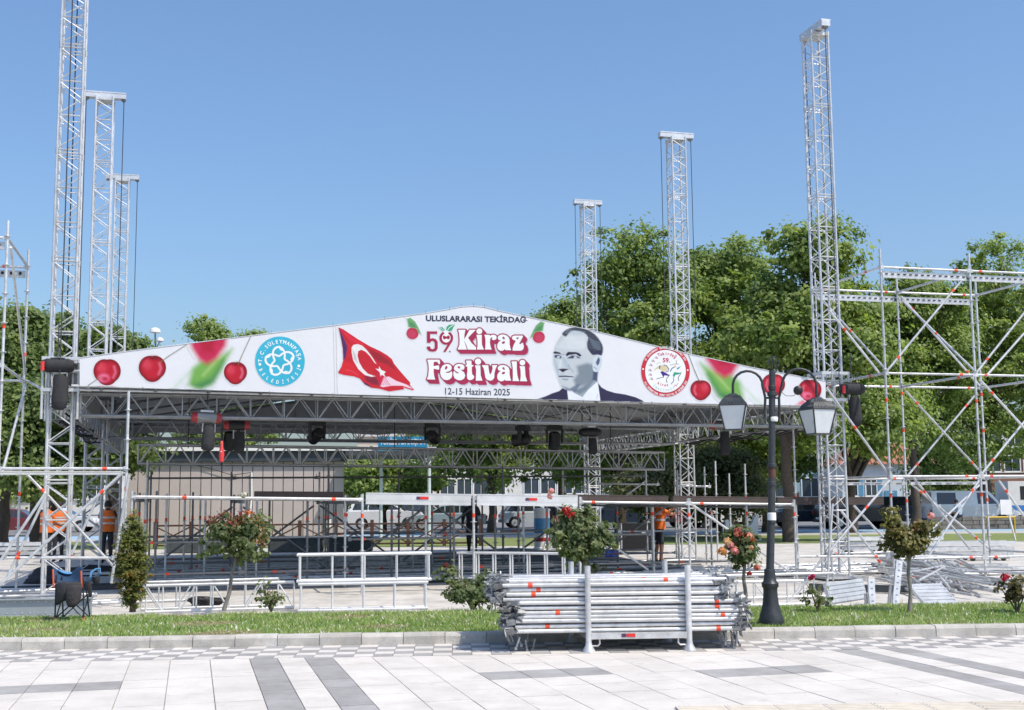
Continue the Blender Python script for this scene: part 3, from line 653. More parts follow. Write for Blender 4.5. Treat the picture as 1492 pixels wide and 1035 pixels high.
# flag
FO, FS = (486, 466), 9.41; f = lambda p: cr(FO, FS, p)
raster('flag_print', (491, 475, 606, 572), .5, [P_(f([(65, 105), (130, 130), (330, 265), (500, 365), (640, 430), (740, 490), (800, 540), (828, 600), (900, 690), (960, 760), (1050, 860), (1050, 900), (1105, 955), (1080, 968), (960, 930), (970, 955), (870, 970), (760, 985), (640, 950), (520, 935), (430, 890), (360, 810), (280, 780), (140, 760), (65, 735), (65, 715), (110, 640), (130, 560), (125, 400), (100, 260)]), (206, 36, 52), .5),
    P_(f([(80, 120), (330, 280), (460, 370), (300, 320), (200, 270)]), (228, 40, 66), 2.5), P_(f([(480, 400), (640, 470), (790, 580), (860, 700), (740, 620), (600, 570), (520, 480)]), (160, 34, 48), 3), P_(f([(75, 120), (130, 230), (188, 370), (170, 500), (140, 560), (130, 400), (100, 250)]), (72, 46, 104), 2),
    P_(f([(120, 600), (230, 570), (330, 700), (400, 800), (260, 770), (90, 730)]), (220, 38, 50), 3), P_(f([(420, 770), (580, 790), (640, 900), (540, 890), (450, 840)]), (138, 36, 58), 3), P_(f([(390, 840), (480, 890), (520, 925), (430, 890)]), (60, 30, 80), 1),
    P_(f([(248, 380), (275, 345), (330, 335), (390, 355), (450, 410), (520, 500), (590, 610), (560, 590), (500, 500), (440, 440), (380, 412), (340, 430), (328, 490), (350, 580), (400, 670), (470, 740), (540, 765), (580, 775), (520, 785), (430, 760), (340, 680), (270, 560), (248, 450)]), (240, 236, 236), .6), P_(f([(255, 400), (300, 470), (330, 600), (280, 540)]), (190, 186, 190), 2, .7),
    P_(f([(640, 915), (690, 790), (760, 780), (860, 840), (1000, 890), (1090, 945), (1050, 940), (940, 905), (800, 905), (680, 925)]), (246, 214, 228), 1.5),
    P_(f([(625, 640), (655, 690), (715, 715), (690, 745), (715, 790), (665, 755), (640, 780), (635, 725), (575, 670), (620, 680)]), (248, 244, 244), .5)]
    +[S_(f([(600+22*k, 740+10*k), (612+26*k, 820+6*k), (630+30*k, 900)]), .7, (214, 40, 96), .8) for k in range(6)]+[S_(f([(540+k*26, 700), (548+k*26, 760), (560+k*22, 860)]), .5, (120, 26, 48), .9, .7) for k in range(4)]
    +[S_(f([(170, 690), (240, 700), (330, 760)]), 1., (236, 90, 120), 1.5, .7), S_(f([(110, 160), (200, 300), (250, 360)]), .8, (140, 26, 44), 1., .8)], .004, ban, 'waving red flag with white crescent and star')
# portrait
PO, PS = (795, 470), 8.62; p = lambda q: cr(PO, PS, q)
NAVY = (48, 46, 78); FACE = (200, 208, 214); SH = (124, 138, 150); DK = (38, 40, 62)
raster('portrait_print', (778, 474, 940, 586), .62, [P_(p([(-140, 975), (0, 928), (80, 892), (170, 862), (215, 822), (300, 810), (300, 990), (-140, 990)]), NAVY, .6), P_(p([(640, 735), (700, 815), (770, 855), (870, 885), (1000, 905), (1130, 940), (1224, 985), (1230, 1000), (650, 1000), (640, 890)]), NAVY, .6),
    P_(p([(270, 850), (340, 860), (460, 900), (640, 740), (658, 765), (690, 1000), (288, 1000)]), (238, 243, 250), .6), S_(p([(655, 900), (640, 960)]), .6, (150, 160, 185)),
    P_(p([(330, 840), (520, 760), (640, 640), (652, 740), (530, 850), (462, 938), (350, 882)]), (158, 172, 182), .8),
    P_(p([(215, 150), (160, 215), (125, 280), (105, 350), (100, 410), (98, 500), (125, 590), (150, 680), (180, 770), (215, 825), (290, 852), (380, 850), (480, 822), (560, 770), (620, 700), (660, 610), (690, 560), (705, 450), (640, 410), (560, 390), (520, 300), (520, 180), (440, 100), (330, 92)]), FACE, .6, 1, 3),
    P_(p([(240, 180), (500, 160), (510, 300), (440, 350), (220, 330), (150, 310)]), (212, 219, 224), 6), P_(p([(390, 550), (520, 510), (600, 530), (640, 620), (610, 720), (490, 790), (380, 810), (350, 720), (410, 640)]), SH, 7, .95), P_(p([(350, 860), (470, 800), (600, 690), (640, 690), (520, 850), (430, 900)]), (112, 128, 142), 5, .85),
    P_(p([(205, 795), (300, 832), (390, 780), (440, 775), (380, 870), (270, 855)]), (92, 108, 134), 4, .85), P_(p([(600, 600), (660, 600), (648, 740), (590, 720)]), (74, 84, 114), 3), P_(p([(100, 400), (130, 500), (165, 600), (160, 690), (130, 600), (98, 500)]), (168, 188, 202), 3, .8),
    P_(p([(205, 142), (260, 90), (330, 64), (420, 62), (520, 88), (620, 150), (690, 240), (722, 320), (705, 415), (650, 402), (590, 410), (530, 340), (518, 260), (532, 190), (480, 130), (400, 108), (320, 110), (262, 172), (235, 172)]), (44, 50, 70), 2.4, .96, 2)]
    +[S_(p([(250+28*k, 150-10*(k < 4)), (290+28*k, 88+4*k)]), .8, (168, 190, 205), 1.2, .6) for k in range(8)]+[S_(p([(540+14*k, 190+30*k), (600+14*k, 230+26*k), (680+5*k, 260+28*k)]), 1., (128, 154, 172), 1.4, .65) for k in range(5)]
    +[P_(p([(530, 320), (620, 360), (710, 340), (700, 410), (650, 405), (580, 400)]), (48, 50, 82), 2, .9),
    P_(p([(255, 400), (280, 370), (380, 373), (420, 385), (452, 415), (430, 432), (380, 398), (300, 408), (262, 428)]), DK, .9), P_(p([(93, 378), (120, 362), (180, 378), (197, 402), (150, 394), (105, 394)]), DK, .9), S_(p([(195, 405), (255, 400)]), .7, (120, 140, 160), 1.2),
    P_(p([(265, 450), (330, 412), (400, 425), (445, 452), (380, 450), (300, 455)]), (78, 88, 118), 1.2), P_(p([(330, 430), (380, 428), (400, 445), (350, 448)]), (214, 226, 234), .8), E_(p([(343, 436)])[0], 1.5, 1.5, (44, 46, 76)),
    P_(p([(106, 415), (150, 402), (202, 425), (195, 455), (150, 450), (115, 442)]), (92, 106, 134), 1.2), P_(p([(140, 425), (180, 425), (170, 445), (145, 445)]), (216, 226, 234), .8), E_(p([(130, 428)])[0], 1.5, 1.7, (44, 46, 76)),
    P_(p([(175, 480), (200, 470), (195, 560), (165, 575)]), (214, 226, 233), 2.5, .9), P_(p([(205, 430), (235, 440), (290, 540), (300, 575), (240, 560)]), (172, 192, 206), 3, .8),
    P_(p([(158, 588), (215, 580), (300, 585), (255, 604), (215, 628), (185, 606)]), DK, 1.2), S_(p([(285, 530), (305, 575), (350, 625)]), .9, (130, 152, 172), 1.6),
    P_(p([(160, 670), (250, 667), (357, 680), (340, 690), (240, 684), (170, 687)]), (46, 52, 84), .9), P_(p([(200, 704), (290, 706), (275, 730), (215, 724)]), (146, 168, 184), 2.2), P_(p([(180, 640), (215, 632), (250, 650), (200, 660)]), (172, 192, 205), 2, .7),
    P_(p([(598, 470), (640, 422), (690, 412), (710, 470), (692, 570), (650, 622), (602, 612), (590, 560)]), (206, 219, 229), .8, 1, 2), P_(p([(640, 480), (665, 432), (684, 470), (672, 520), (648, 545), (630, 505)]), (84, 94, 124), 1.6), S_(p([(600, 560), (625, 570), (640, 590)]), .9, (120, 136, 156), 1.2)], .004, ban, 'blue grey portrait of a man in dark jacket and white collar')
# cherries
def cherry(c, r, stem=None, blur=0., flip=1, hi=(-.35, -.25), name='cherry_print', low=False, op=1.):
    R1 = (120, 8, 30)
    L = []
    if stem: L.append(S_([tuple(q) for q in stem], 1.0 if blur < 1 else 1.6, (96, 104, 74), .7+blur, op))
    hs = lambda k_: (lambda X, Y: np.minimum(np.minimum(sd_ell(X, Y, (c[0]-.20*r, c[1]-.06*r), r*.80*k_, r*.86*k_), sd_ell(X, Y, (c[0]+.20*r, c[1]-.06*r), r*.80*k_, r*.86*k_)), sd_ell(X, Y, (c[0], c[1]+.14*r), r*.80*k_, r*.86*k_)))
    L += [(hs(1.), R1, .7+blur, op), (hs(.80), (196, 26, 50), r*.5+blur, op), S_([(c[0]+.52*r*flip, c[1]-.38*r), (c[0]+.62*r*flip, c[1]+.02*r), (c[0]+.46*r*flip, c[1]+.42*r)], r*.16, (236, 120, 148), r*.22+blur, .7*op), S_([(c[0]-.62*r*flip, c[1]-.2*r), (c[0]-.4*r*flip, c[1]-.55*r)], r*.12, (224, 84, 110), r*.2, .6*op), E_((c[0]+hi[0]*r*flip, c[1]+hi[1]*r), r*.30, r*.34, (226, 70, 92), r*.5+blur, .7*op)]
    if low: L += [E_((c[0]-.25*r, c[1]+.45*r), r*.4, r*.3, (246, 120, 160), r*.3, .9), E_((c[0]-.15*r, c[1]+.52*r), r*.22, r*.16, (190, 24, 56), r*.2, .9)]
    else: L += [E_((c[0]+.12*r*flip, c[1]-.78*r), r*.30, r*.16, (120, 12, 34), r*.3+blur, .8*op)]
    if stem: L.append(S_([tuple(q) for q in stem[:2]], 1.0, (130, 112, 70), .8+blur, op))
    xs = [c[0]-r-3-2*blur, c[0]+r+3+2*blur]+([q[0] for q in stem] if stem else []); ys = [c[1]-r-3-2*blur, c[1]+r+3+2*blur]+([q[1] for q in stem] if stem else [])
    raster(name, (min(xs), min(ys), max(xs), max(ys)), .55, L, .004, ban)
cherry((156, 542), 20, [(149, 549), (140, 554), (128, 562)], low=True)
cherry((222, 537), 20, [(231, 530), (246, 519), (274, 501)])
cherry((343, 543.5), 17, [(347, 531), (353, 517), (366, 489)])
cherry((1021, 568.5), 15.3, [(1019, 556), (1012, 540), (1003, 516)], flip=-1)
cherry((1127, 561), 17, None, flip=-1); cherry((1180, 569), 17, [(1187, 574), (1198, 582)], flip=-1, low=True)
def blurpair(cx, cy, m, name):
    X = lambda q: [(cx+m*x, cy+y) for x, y in q]
    raster(name, (cx-60, cy-30, cx+60, cy+60), .8, [S_(X([(-52, 52), (-30, 30), (-8, 12)]), 3.0, (196, 222, 196), 9, .8), P_(X([(-28, 44), (-22, 20), (-6, 6), (14, 4), (36, -8), (34, -4), (22, 22), (6, 44), (-14, 52)]), (120, 178, 84), 13, 1), P_(X([(-20, 44), (6, 34), (24, 8), (10, 40), (-8, 50)]), (52, 128, 76), 14, .9), P_(X([(-6, 30), (12, 8), (22, 0), (2, 22)]), (196, 220, 140), 10, .8),
        P_(X([(-30, -30), (30, -30), (27, -12), (14, 6), (0, 14), (-12, 8), (-22, -8)]), (204, 40, 84), 12, 1), P_(X([(-14, -22), (12, -22), (8, -4), (-6, -4)]), (178, 22, 48), 12, .8)], .0035, ban, 'out of focus cherry and leaf')
blurpair(302, 517, 1, 'cherry_leaf_print'); blurpair(1056, 537, -1, 'cherry_leaf_print')
raster('reflection_print', (134, 560, 178, 570), .6, [E_((154, 567), 16, 5, (226, 90, 120), 4, .9)], .003, ban)
raster('reflection_print', (1150, 574, 1190, 594), .6, [P_([(1160, 590), (1172, 580), (1186, 584), (1184, 592)], (230, 110, 130), 5, .9)], .003, ban)
for cx, m, st_ in ((601, 1, (591, 462)), (785, -1, (795, 474))):
    X = lambda q: [(cx+m*x, (486 if m > 0 else 491.5)+y) for x, y in q]
    raster('small_cherry_print', (cx-18, 460, cx+18, 504), .45, [S_(X([(-10, -24), (-4, -12)]), .8, (190, 214, 190), 1.2), E_(X([(0, 0)])[0], 9, 8.8, (190, 46, 80), 1.4), E_(X([(-1, 1)])[0], 6, 6, (206, 70, 100), 4, .7), P_(X([(-8, -21), (-3, -23), (4, -17), (9, -8), (13, 2), (8, -1), (6, -7), (-6, -9)]), (110, 168, 112), 1.6), P_(X([(-5, -18), (2, -14), (6, -8), (-4, -11)]), (72, 138, 92), 2, .8)], .004, ban)
# round blue emblem
EC, ER = (407.8, 526.8), 36.3; TEAL = (62, 186, 216)
knot = [(EC[0]+ER*(.40+.185*math.cos(2.5*t))*math.cos(t+1.72), EC[1]-ER*(.40+.185*math.cos(2.5*t))*math.sin(t+1.72)) for t in np.linspace(0, 4*math.pi, 90)]
tips = []
for k in range(5):
    a = 1.72+2*math.pi*k/5-.02; q = lambda r, d: (EC[0]+ER*r*math.cos(a+d), EC[1]-ER*r*math.sin(a+d))
    tips.append(S_([q(.52, .34), q(.575, .12), q(.60, -.10), q(.50, -.17), q(.46, -.30)], 2.3, (246, 250, 252), .5))
raster('emblem_disc', (370, 489, 446, 565), .42, [E_(EC, ER, ER, TEAL, .6), S_(knot, 4.0, (40, 160, 196), .6), S_(knot, 2.9, (246, 250, 252), .5)]+tips, .004, ban, 'round turquoise municipal emblem with white interlaced knot')
WINK = mat('white_ink', (.82, .83, .85), .55, 0, 0)
arctext('emblem_lettering', ARC1T, EC, ER*.725, 7.6, 178, 8, WINK, .006, ban, wx=.82); arctext('emblem_lettering', ARC1B, EC, ER*.90, 7.0, 204, 338, WINK, .006, ban, inward=True, wx=.85)
for x in (-29.2, 27.6): MB().add(surf([(EC[0]+x+2*math.cos(k*.5236), EC[1]+5.5+x*.04+2*math.sin(k*.5236)) for k in range(12)], .006), [tuple(range(12))]).build('emblem_dot', WINK, ban, None)
# round red festival emblem
RC = (969.6, 541.2); EO = (928, 495); e = lambda q: cr(EO, 11.5, q); RR = (206, 48, 66)
PUR, TEA, GRE, OCH, BLK = (70, 40, 140), (40, 130, 170), (50, 160, 130), (222, 210, 170), (40, 40, 56)
steps = []
for (x, y) in ((245, 655), (225, 585), (220, 510), (235, 425), (270, 355), (325, 300)): steps += [S_(e([(x-28, y+12), (x, y-18), (x+14, y+4)]), .9, (150, 160, 170), .5), S_(e([(x-6, y+16), (x+14, y+2), (x+22, y+18)]), 1.1, (196, 60, 110), .5)]
raster('emblem_disc', (932, 502, 1007, 580), .36, [E_(RC, 35.6, 37.4, RR, .6), E_(RC, 30.2, 31.6, (120, 24, 50), .6), E_(RC, 29.6, 31.0, (247, 249, 252), .5)]+steps+[
    P_(e([(285, 535), (300, 490), (350, 450), (375, 450), (370, 490), (320, 500)]), OCH, .6), P_(e([(370, 440), (400, 435), (405, 505), (375, 500)]), PUR, .5), E_(e([(455, 480)])[0], 6, 5, OCH, .6), S_(e([(450, 425), (500, 440), (535, 490), (520, 535), (480, 545)]), 1.1, (120, 90, 140), .5),
    P_(e([(390, 540), (430, 530), (540, 590), (545, 610), (460, 600), (445, 640), (425, 600)]), PUR, .5), S_(e([(440, 635), (400, 640), (330, 660)]), .9, BLK, .5), S_(e([(545, 600), (505, 640), (490, 700), (510, 715)]), .9, BLK, .5), S_(e([(330, 410), (370, 380), (400, 395)]), .8, (190, 196, 170), .6),
    S_(e([(555, 430), (620, 410), (700, 410)]), .9, (140, 170, 170), .5), S_(e([(560, 530), (590, 480), (630, 460)]), 1.5, TEA, .5), P_(e([(670, 480), (740, 440), (700, 490), (668, 505)]), TEA, .5), P_(e([(600, 600), (625, 545), (700, 555), (748, 550), (700, 585), (650, 590), (620, 640)]), GRE, .5), S_(e([(610, 640), (618, 690), (575, 745)]), .9, BLK, .5), S_(e([(740, 560), (690, 640), (700, 690)]), .9, BLK, .5), E_(e([(640, 450)])[0], 1.6, 1.9, (230, 200, 160), .5), S_(e([(660, 350), (662, 410)]), .8, (120, 30, 60), .5), S_(e([(620, 790), (640, 760), (660, 780), (690, 730)]), .9, (200, 120, 150), .5)], .004, ban, 'round red and white festival emblem with two dancers')
RINK = mat('crimson_ink', hexl(190, 40, 84), .55, 0, 0)
arctext('emblem_lettering', ARC2T, RC, 31.6, 4.0, 152, 28, WINK, .006, ban, ry=1.05, wx=.62); arctext('emblem_lettering', ARC2B, RC, 34.6, 4.0, 207, 335, WINK, .006, ban, inward=True, ry=1.05, wx=.62)
arctext('emblem_lettering', 'Tekirdağ', RC, 22.6, 6.4, 113, 55, RINK, .006, ban, ry=1.05, wx=.8); textbox('emblem_lettering', 'n59', (965.5, 521.6, 976.2, 528.4), RINK, .006, ban, .02)
arctext('emblem_lettering', 'kiraz', RC, 21.4, 5.6, 240, 278, RINK, .006, ban, inward=True, ry=1.02); arctext('emblem_lettering', 'festivali', RC, 28.0, 5.6, 232, 296, mat('pale_ink', hexl(168, 190, 190), .55, 0, 0), .006, ban, inward=True, ry=1.02)
for x, y in ((104, 493), (852, 512)): MB().add(surf([(EO[0]+x/11.5+1.2*math.cos(k*.785), EO[1]+y/11.5+1.2*math.sin(k*.785)) for k in range(8)], .006), [tuple(range(8))]).build('emblem_dot', WINK, ban, None)
# ------------------------------------------------------------------ system scaffolds: standards with rosettes, ledgers, diagonals
ROS = {}
def rosette_mesh(m):
    if m.name not in ROS:
        ROS[m.name] = MB().lathe([(.026, -.02), (.03, -.006), (.06, -.005), (.06, .005), (.03, .006), (.026, .02)], 10).mesh('rosette', m, 40)
    return ROS[m.name]
def band(p, d, parent, r=.0255, L=.075): d = Vector(d).normalized(); return tube('red_band', Vector(p)-d*L/2, Vector(p)+d*L/2, r+.0025, RED, parent, 10)
def standard(t, p, z0, z1, m=GALV, ros=True, bands=(), step=.5, lean=(0, 0)):
    a = Vector((p[0], p[1], z0)); b = Vector((p[0]+lean[0], p[1]+lean[1], z1)); s = tube('standard', a, b, .0242, m, t, 10)
    if ros:
        z = z0+.28
        while z < z1-.05:
            f = (z-z0)/(z1-z0); link(bpy.data.objects.new('rosette', rosette_mesh(m)), s, Matrix.Translation(a.lerp(b, f))); z += step
    for z in bands: band(a.lerp(b, (z-z0)/(z1-z0)), b-a, s)
    return s
def bar(t, name, p0, p1, m=GALV, bands=(), r=.0242, heads=True):
    p0, p1 = Vector(p0), Vector(p1); s = tube(name, p0, p1, r, m, t, 10); d = (p1-p0)
    for f in bands: band(p0.lerp(p1, f), d, s, r)
    if heads:
        for q, sg in ((p0, 1), (p1, -1)):
            c = q+d.normalized()*.03*sg; link(bpy.data.objects.new('wedge_head', HEADM[m.name]), s, Matrix.Translation(c) @ Matrix.Rotation(math.atan2(d.y, d.x), 4, 'Z'))
    return s
HEADM = {}
for m in (GALV, DSTEEL):
    HEADM[m.name] = MB().box((0, 0, 0), (.075, .05, .075)).box((.005, 0, .045), (.012, .02, .10)).mesh('wedge_head', m)
def plank(t, name, p0, p1, w, h, m=WHITEAL, sticker=None):
    "hollow aluminium deck board between two points, on edge (w deep, h high)"
    p0, p1 = Vector(p0), Vector(p1); d = (p1-p0); L = d.length; M = Matrix.Translation((p0+p1)/2) @ d.to_track_quat('X', 'Z').to_matrix().to_4x4()
    b = MB().box((0, 0, 0), (L, w*.8, h)); b.box((0, 0, h/2-.008), (L, w, .02)); b.box((0, 0, -h/2+.008), (L, w, .02)); b.box((0, 0, -h*.12), (L, w*.9, .012))
    o = b.build(name, m, t, None, M)
    if sticker is not None:
        s = MB().box((L*sticker, -w/2-.003, .02), (.16, .004, .05)).build('sticker', mat('red_sticker', (.70, .03, .03), .5), o, None, M)
        MB().box((L*sticker-.115, -w/2-.003, .02), (.065, .004, .05)).build('sticker', mat('navy_sticker', (.08, .03, .10), .5), o, None, M)
    return o
def uz(px, py, v): return UZ(px, py, v)
# ---- right scaffold, two bays wide
rs = thing('scaffold_tower', 'tall galvanised scaffold at the right edge before the trees', 'scaffold', ST(18, .2))
UR, VR, ZR = (15.95, 18.05, 20.15), (-1.15, 1.6), (.45, 2.1, 4.2, 6.4)
for i, u in enumerate(UR):
    for j, v in enumerate(VR):
        standard(rs, ST(u, v), 0, 6.78, bands=(1.72, 3.65) if j == 0 else (1.6, 3.2, 4.05))
        b = MB().lathe([(.08, .0), (.08, .012), (.02, .02), (.02, .15)], 10, ST(u, v)); b.build('base_jack', GALV, rs, 40)
for z in ZR:
    for j, v in enumerate(VR):
        for i in range(2):
            if z == ZR[0] and j == 1 and i == 1: continue
            bar(rs, 'ledger', ST(UR[i], v, z), ST(UR[i+1], v, z), bands=(.12, .86) if (i+j) % 2 else (.84,))
    for u in UR: bar(rs, 'transom', ST(u, VR[0], z), ST(u, VR[1], z), bands=(.2,) if z > 4 else ())
for v, z0, z1, i, up in ((VR[0], 4.25, 6.3, 0, 1), (VR[0], 4.25, 6.3, 1, 1), (VR[1], 4.25, 6.3, 1, 0), (VR[1], 2.15, 4.1, 1, 1), (VR[1], 2.15, 4.1, 1, 0), (VR[0], 2.15, 4.1, 1, 1), (VR[1], .5, 2.0, 1, 0), (VR[1], .5, 2.0, 1, 1), (VR[0], 2.15, 4.1, 1, 0)):
    a, c = (z0, z1) if up else (z1, z0); off = .05 if up else -.05
    bar(rs, 'diagonal', ST(UR[i]+.07, v+off, a), ST(UR[i+1]-.07, v+off, c), bands=(.14, .84), heads=False)
for u in UR[:2]: bar(rs, 'diagonal', ST(u+.06, VR[0]+.1, 4.3), ST(u+.06, VR[1]-.1, 6.2), bands=(.5,), heads=False)
for v, z in ((VR[0], 6.34), (VR[1], 6.32)):                       # perforated deck beams at the top
    for i in range(2):
        pl = plank(rs, 'deck_beam', ST(UR[i]+.06, v+.05, z-.08), ST(UR[i+1]-.06, v+.05, z-.08), .05, .13, GALV)
        for k in range(14):
            q = ST(UR[i]+.15+k*.14, v+.02, z-.07); box('slot', q, (.06, .012, .022), BLACK, pl, RST)
for i in range(2):
    pl = plank(rs, 'deck_beam', ST(UR[i]+.06, VR[1]-.07, 1.99), ST(UR[i+1]-.06, VR[1]-.07, 1.99), .05, .06, GALV)
    for k in range(7): box('slot', ST(UR[i]+.25+k*.27, VR[1]-.10, 1.99), (.14, .012, .02), DSTEEL, pl, RST)
# sloping props round the foot of the right tower
rp = thing('prop_frame', 'crossed steel props with red bands bracing the right front tower', 'scaffold', ST(15, -1.3))
def onv(px, py, v): return ONV(px, py, v)
for a, c, v, bd in (((1205, 852), (1213, 734), -1.35, ()), ((1207, 805), (1296, 700), -1.25, (.62,)), ((1244, 737), (1308, 806), -1.2, ()), ((1204, 565), (1296, 693), -1.1, (.45,)), ((1170, 850), (1200, 812), -.9, ()), ((1226, 745), (1304, 848), -.8, (.7,)), ((1208, 452), (1282, 545), -1.05, (.3,)), ((1310, 812), (1348, 856), -1.2, ()), ((1330, 695), (1413, 800), .3, (.2,)), ((1430, 695), (1340, 830), .2, (.15,)), ((1455, 700), (1492, 752), -1.1, (.3,)), ((1437, 548), (1492, 486), -1.15, ())):
    bar(rp, 'prop', onv(*a, v), onv(*c, v), bands=bd, heads=False)
bar(rp, 'ledger', onv(1160, 811, -1.1), onv(1296, 811, -1.1), bands=(.85,)); bar(rp, 'ledger', onv(1296, 811, -1.1), onv(1470, 812, -1.1), bands=(.7,))
# ---- left scaffold, cut by the picture edge
ls = thing('scaffold_tower', 'tall galvanised scaffold cut off by the left edge', 'scaffold', ST(-1.5, 0))
UL = (-2.95, -.85)
for j, v in enumerate((-1.15, 1.6)):
    for u in UL: standard(ls, ST(u, v), 0, 6.55 if j == 0 else 6.6, bands=(4.72, 1.55) if j == 0 else (4.55, 1.9))
    for z in (2.3, 4.05, 6.25): bar(ls, 'ledger', ST(UL[0], v, z), ST(UL[1], v, z), bands=(.8,))
    plank(ls, 'deck_beam', ST(UL[0], v+.05, 6.12), ST(UL[1]-.05, v+.05, 6.12), .05, .13, GALV)
    for k in range(12): tube('hole', ST(UL[0]+.2+k*.16, v+.01, 6.13), ST(UL[0]+.2+k*.16, v+.022, 6.13), .03, BLACK, ls, 8)
for u in UL:
    for z in (2.3, 4.05, 6.25): bar(ls, 'transom', ST(u, -1.15, z), ST(u, 1.6, z))
    bar(ls, 'diagonal', ST(u+.05, -1.1, 6.1), ST(u+.05, 1.4, 4.15), heads=False); bar(ls, 'diagonal', ST(u+.05, -1.1, 2.2), ST(u+.05, 1.5, 3.95), heads=False)
bar(ls, 'diagonal', ST(UL[1]+.05, 1.6, 4.05), ST(-.25, .3, 3.72), heads=False)
lf = thing('low_scaffold', 'low scaffold frame with long diagonal tube before the left tower', 'scaffold', ST(.3, -1.6))
VL = -1.6
standard(lf, ONV(184, 700, VL), 0, 3.6, bands=(1.95,)); standard(lf, ONV(-6, 700, VL), 0, 2.6)
for v in (VL,): bar(lf, 'ledger', ONV(-4, 683, v), ONV(186, 683, v), bands=(.82,)); bar(lf, 'ledger', ONV(4, 813, v), ONV(168, 813, v), bands=(.13,))
bar(lf, 'transom', ONV(28, 690, VL), ONV(45, 690, VL+1.9), heads=False); plank(lf, 'deck_beam', ONV(-4, 689.5, VL+.1), ONV(180, 689.5, VL+.1), .05, .06, WHITEAL)
for a, c, v, bd in (((0, 852), (180, 688), VL-.12, (.82,)), ((0, 818), (66, 719), VL-.05, ()), ((188, 692), (162, 850), VL-.2, ()), ((38, 690), (66, 719), VL+.9, (.86,)), ((10, 842), (66, 725), VL+.6, (.3,)), ((70, 722), (165, 825), VL+1.2, ()), ((98, 822), (147, 715), VL+2.2, (.1,))):
    bar(lf, 'diagonal', ONV(*a, v), ONV(*c, v), bands=bd, heads=False)
# ---- scaffold carrying the stage floor: bright front row, roof shade put into darker steel behind
sf = thing('stage_scaffold', 'grid of scaffold standards and ledgers forming the unfinished stage floor', 'scaffold', ST(7.6, 3.5))
UF = [UZ(x, 730, -.6)[0] for x in (192, 362, 528, 690, 845, 1003, 1157)]
VF = (-.6, 1.5, 3.6, 5.7, 7.8)
zf = lambda u: 1.82-.27*(u-1.2)/13.3
for j, v in enumerate(VF):
    for i, u in enumerate(UF):
        if j == 0 and i == 1: continue
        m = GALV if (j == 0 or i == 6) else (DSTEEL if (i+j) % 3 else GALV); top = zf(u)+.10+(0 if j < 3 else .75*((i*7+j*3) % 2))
        if j == 4: top = 2.45
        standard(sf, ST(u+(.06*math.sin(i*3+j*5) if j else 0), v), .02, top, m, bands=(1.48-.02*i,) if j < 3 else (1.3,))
        if j: tube('base_jack', ST(u+(.06*math.sin(i*3+j*5) if j else 0), v, 0), ST(u+(.06*math.sin(i*3+j*5) if j else 0), v, .03), .07, DSTEEL, sf, 8)
    for i in range(6):
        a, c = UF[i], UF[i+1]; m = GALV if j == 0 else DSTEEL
        if j == 0 and i in (2, 3): continue
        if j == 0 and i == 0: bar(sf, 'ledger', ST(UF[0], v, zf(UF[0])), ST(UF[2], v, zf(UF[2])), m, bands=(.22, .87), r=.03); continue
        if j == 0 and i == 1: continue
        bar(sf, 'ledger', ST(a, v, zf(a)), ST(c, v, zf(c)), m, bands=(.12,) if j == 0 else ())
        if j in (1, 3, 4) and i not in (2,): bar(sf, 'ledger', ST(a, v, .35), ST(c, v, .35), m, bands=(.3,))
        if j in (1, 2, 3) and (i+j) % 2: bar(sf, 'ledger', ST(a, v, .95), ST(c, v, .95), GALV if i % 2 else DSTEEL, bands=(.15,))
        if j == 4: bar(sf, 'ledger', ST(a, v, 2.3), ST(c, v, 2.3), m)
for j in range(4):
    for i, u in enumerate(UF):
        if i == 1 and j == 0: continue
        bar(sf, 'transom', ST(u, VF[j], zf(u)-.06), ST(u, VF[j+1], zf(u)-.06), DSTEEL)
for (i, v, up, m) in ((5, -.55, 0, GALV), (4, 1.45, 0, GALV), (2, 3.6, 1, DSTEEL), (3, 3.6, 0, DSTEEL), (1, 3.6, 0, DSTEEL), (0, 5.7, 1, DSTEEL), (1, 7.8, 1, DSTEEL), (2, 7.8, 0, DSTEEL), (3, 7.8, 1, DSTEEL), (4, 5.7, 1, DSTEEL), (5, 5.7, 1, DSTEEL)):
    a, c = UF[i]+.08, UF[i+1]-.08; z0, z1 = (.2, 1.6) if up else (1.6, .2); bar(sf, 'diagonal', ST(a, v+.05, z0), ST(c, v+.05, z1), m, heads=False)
for i in (2, 3): plank(sf, 'white_board', ST(UF[i]+.06, -.62, zf(UF[i])+.02), ST(UF[i+1]-.06, -.62, zf(UF[i+1])+.02), .06, .21, WHITEAL, .05)
DKB = mat('dark_board', (.075, .055, .05), .7, 0, .2, 6)
for i in (4, 5): plank(sf, 'dark_board', ST(UF[i]+.05, .35, zf(UF[i])+.07), ST(UF[i+1]-.05, .35, zf(UF[i+1])+.07), .05, .16, DKB, None)
plank(sf, 'dark_board', ST(UF[6]+.1, .35, zf(UF[6])+.07), ST(UF[6]+2.6, .35, zf(UF[6])+.05), .05, .16, DKB)
plank(sf, 'dark_board', ST(UF[1]+.2, 1.5, zf(UF[1])+.08), ST(UF[2]-.1, 1.5, zf(UF[2])+.10), .05, .12, DKB)
for k, (u, v) in enumerate([(3.6, 2.5), (4.6, 2.2), (6.4, 2.6), (7.0, 1.9), (8.6, 2.4), (9.3, 3.1), (10.4, 2.2), (11.2, 4.2), (5.2, 4.4), (2.6, 4.8), (6.1, 5.0), (8.2, 5.2), (12.4, 3.0), (4.1, 6.6), (9.8, 6.5)]): standard(sf, ST(u, v), .02, 1.85-.02*u, DSTEEL if k % 3 else GALV, bands=(1.36,))
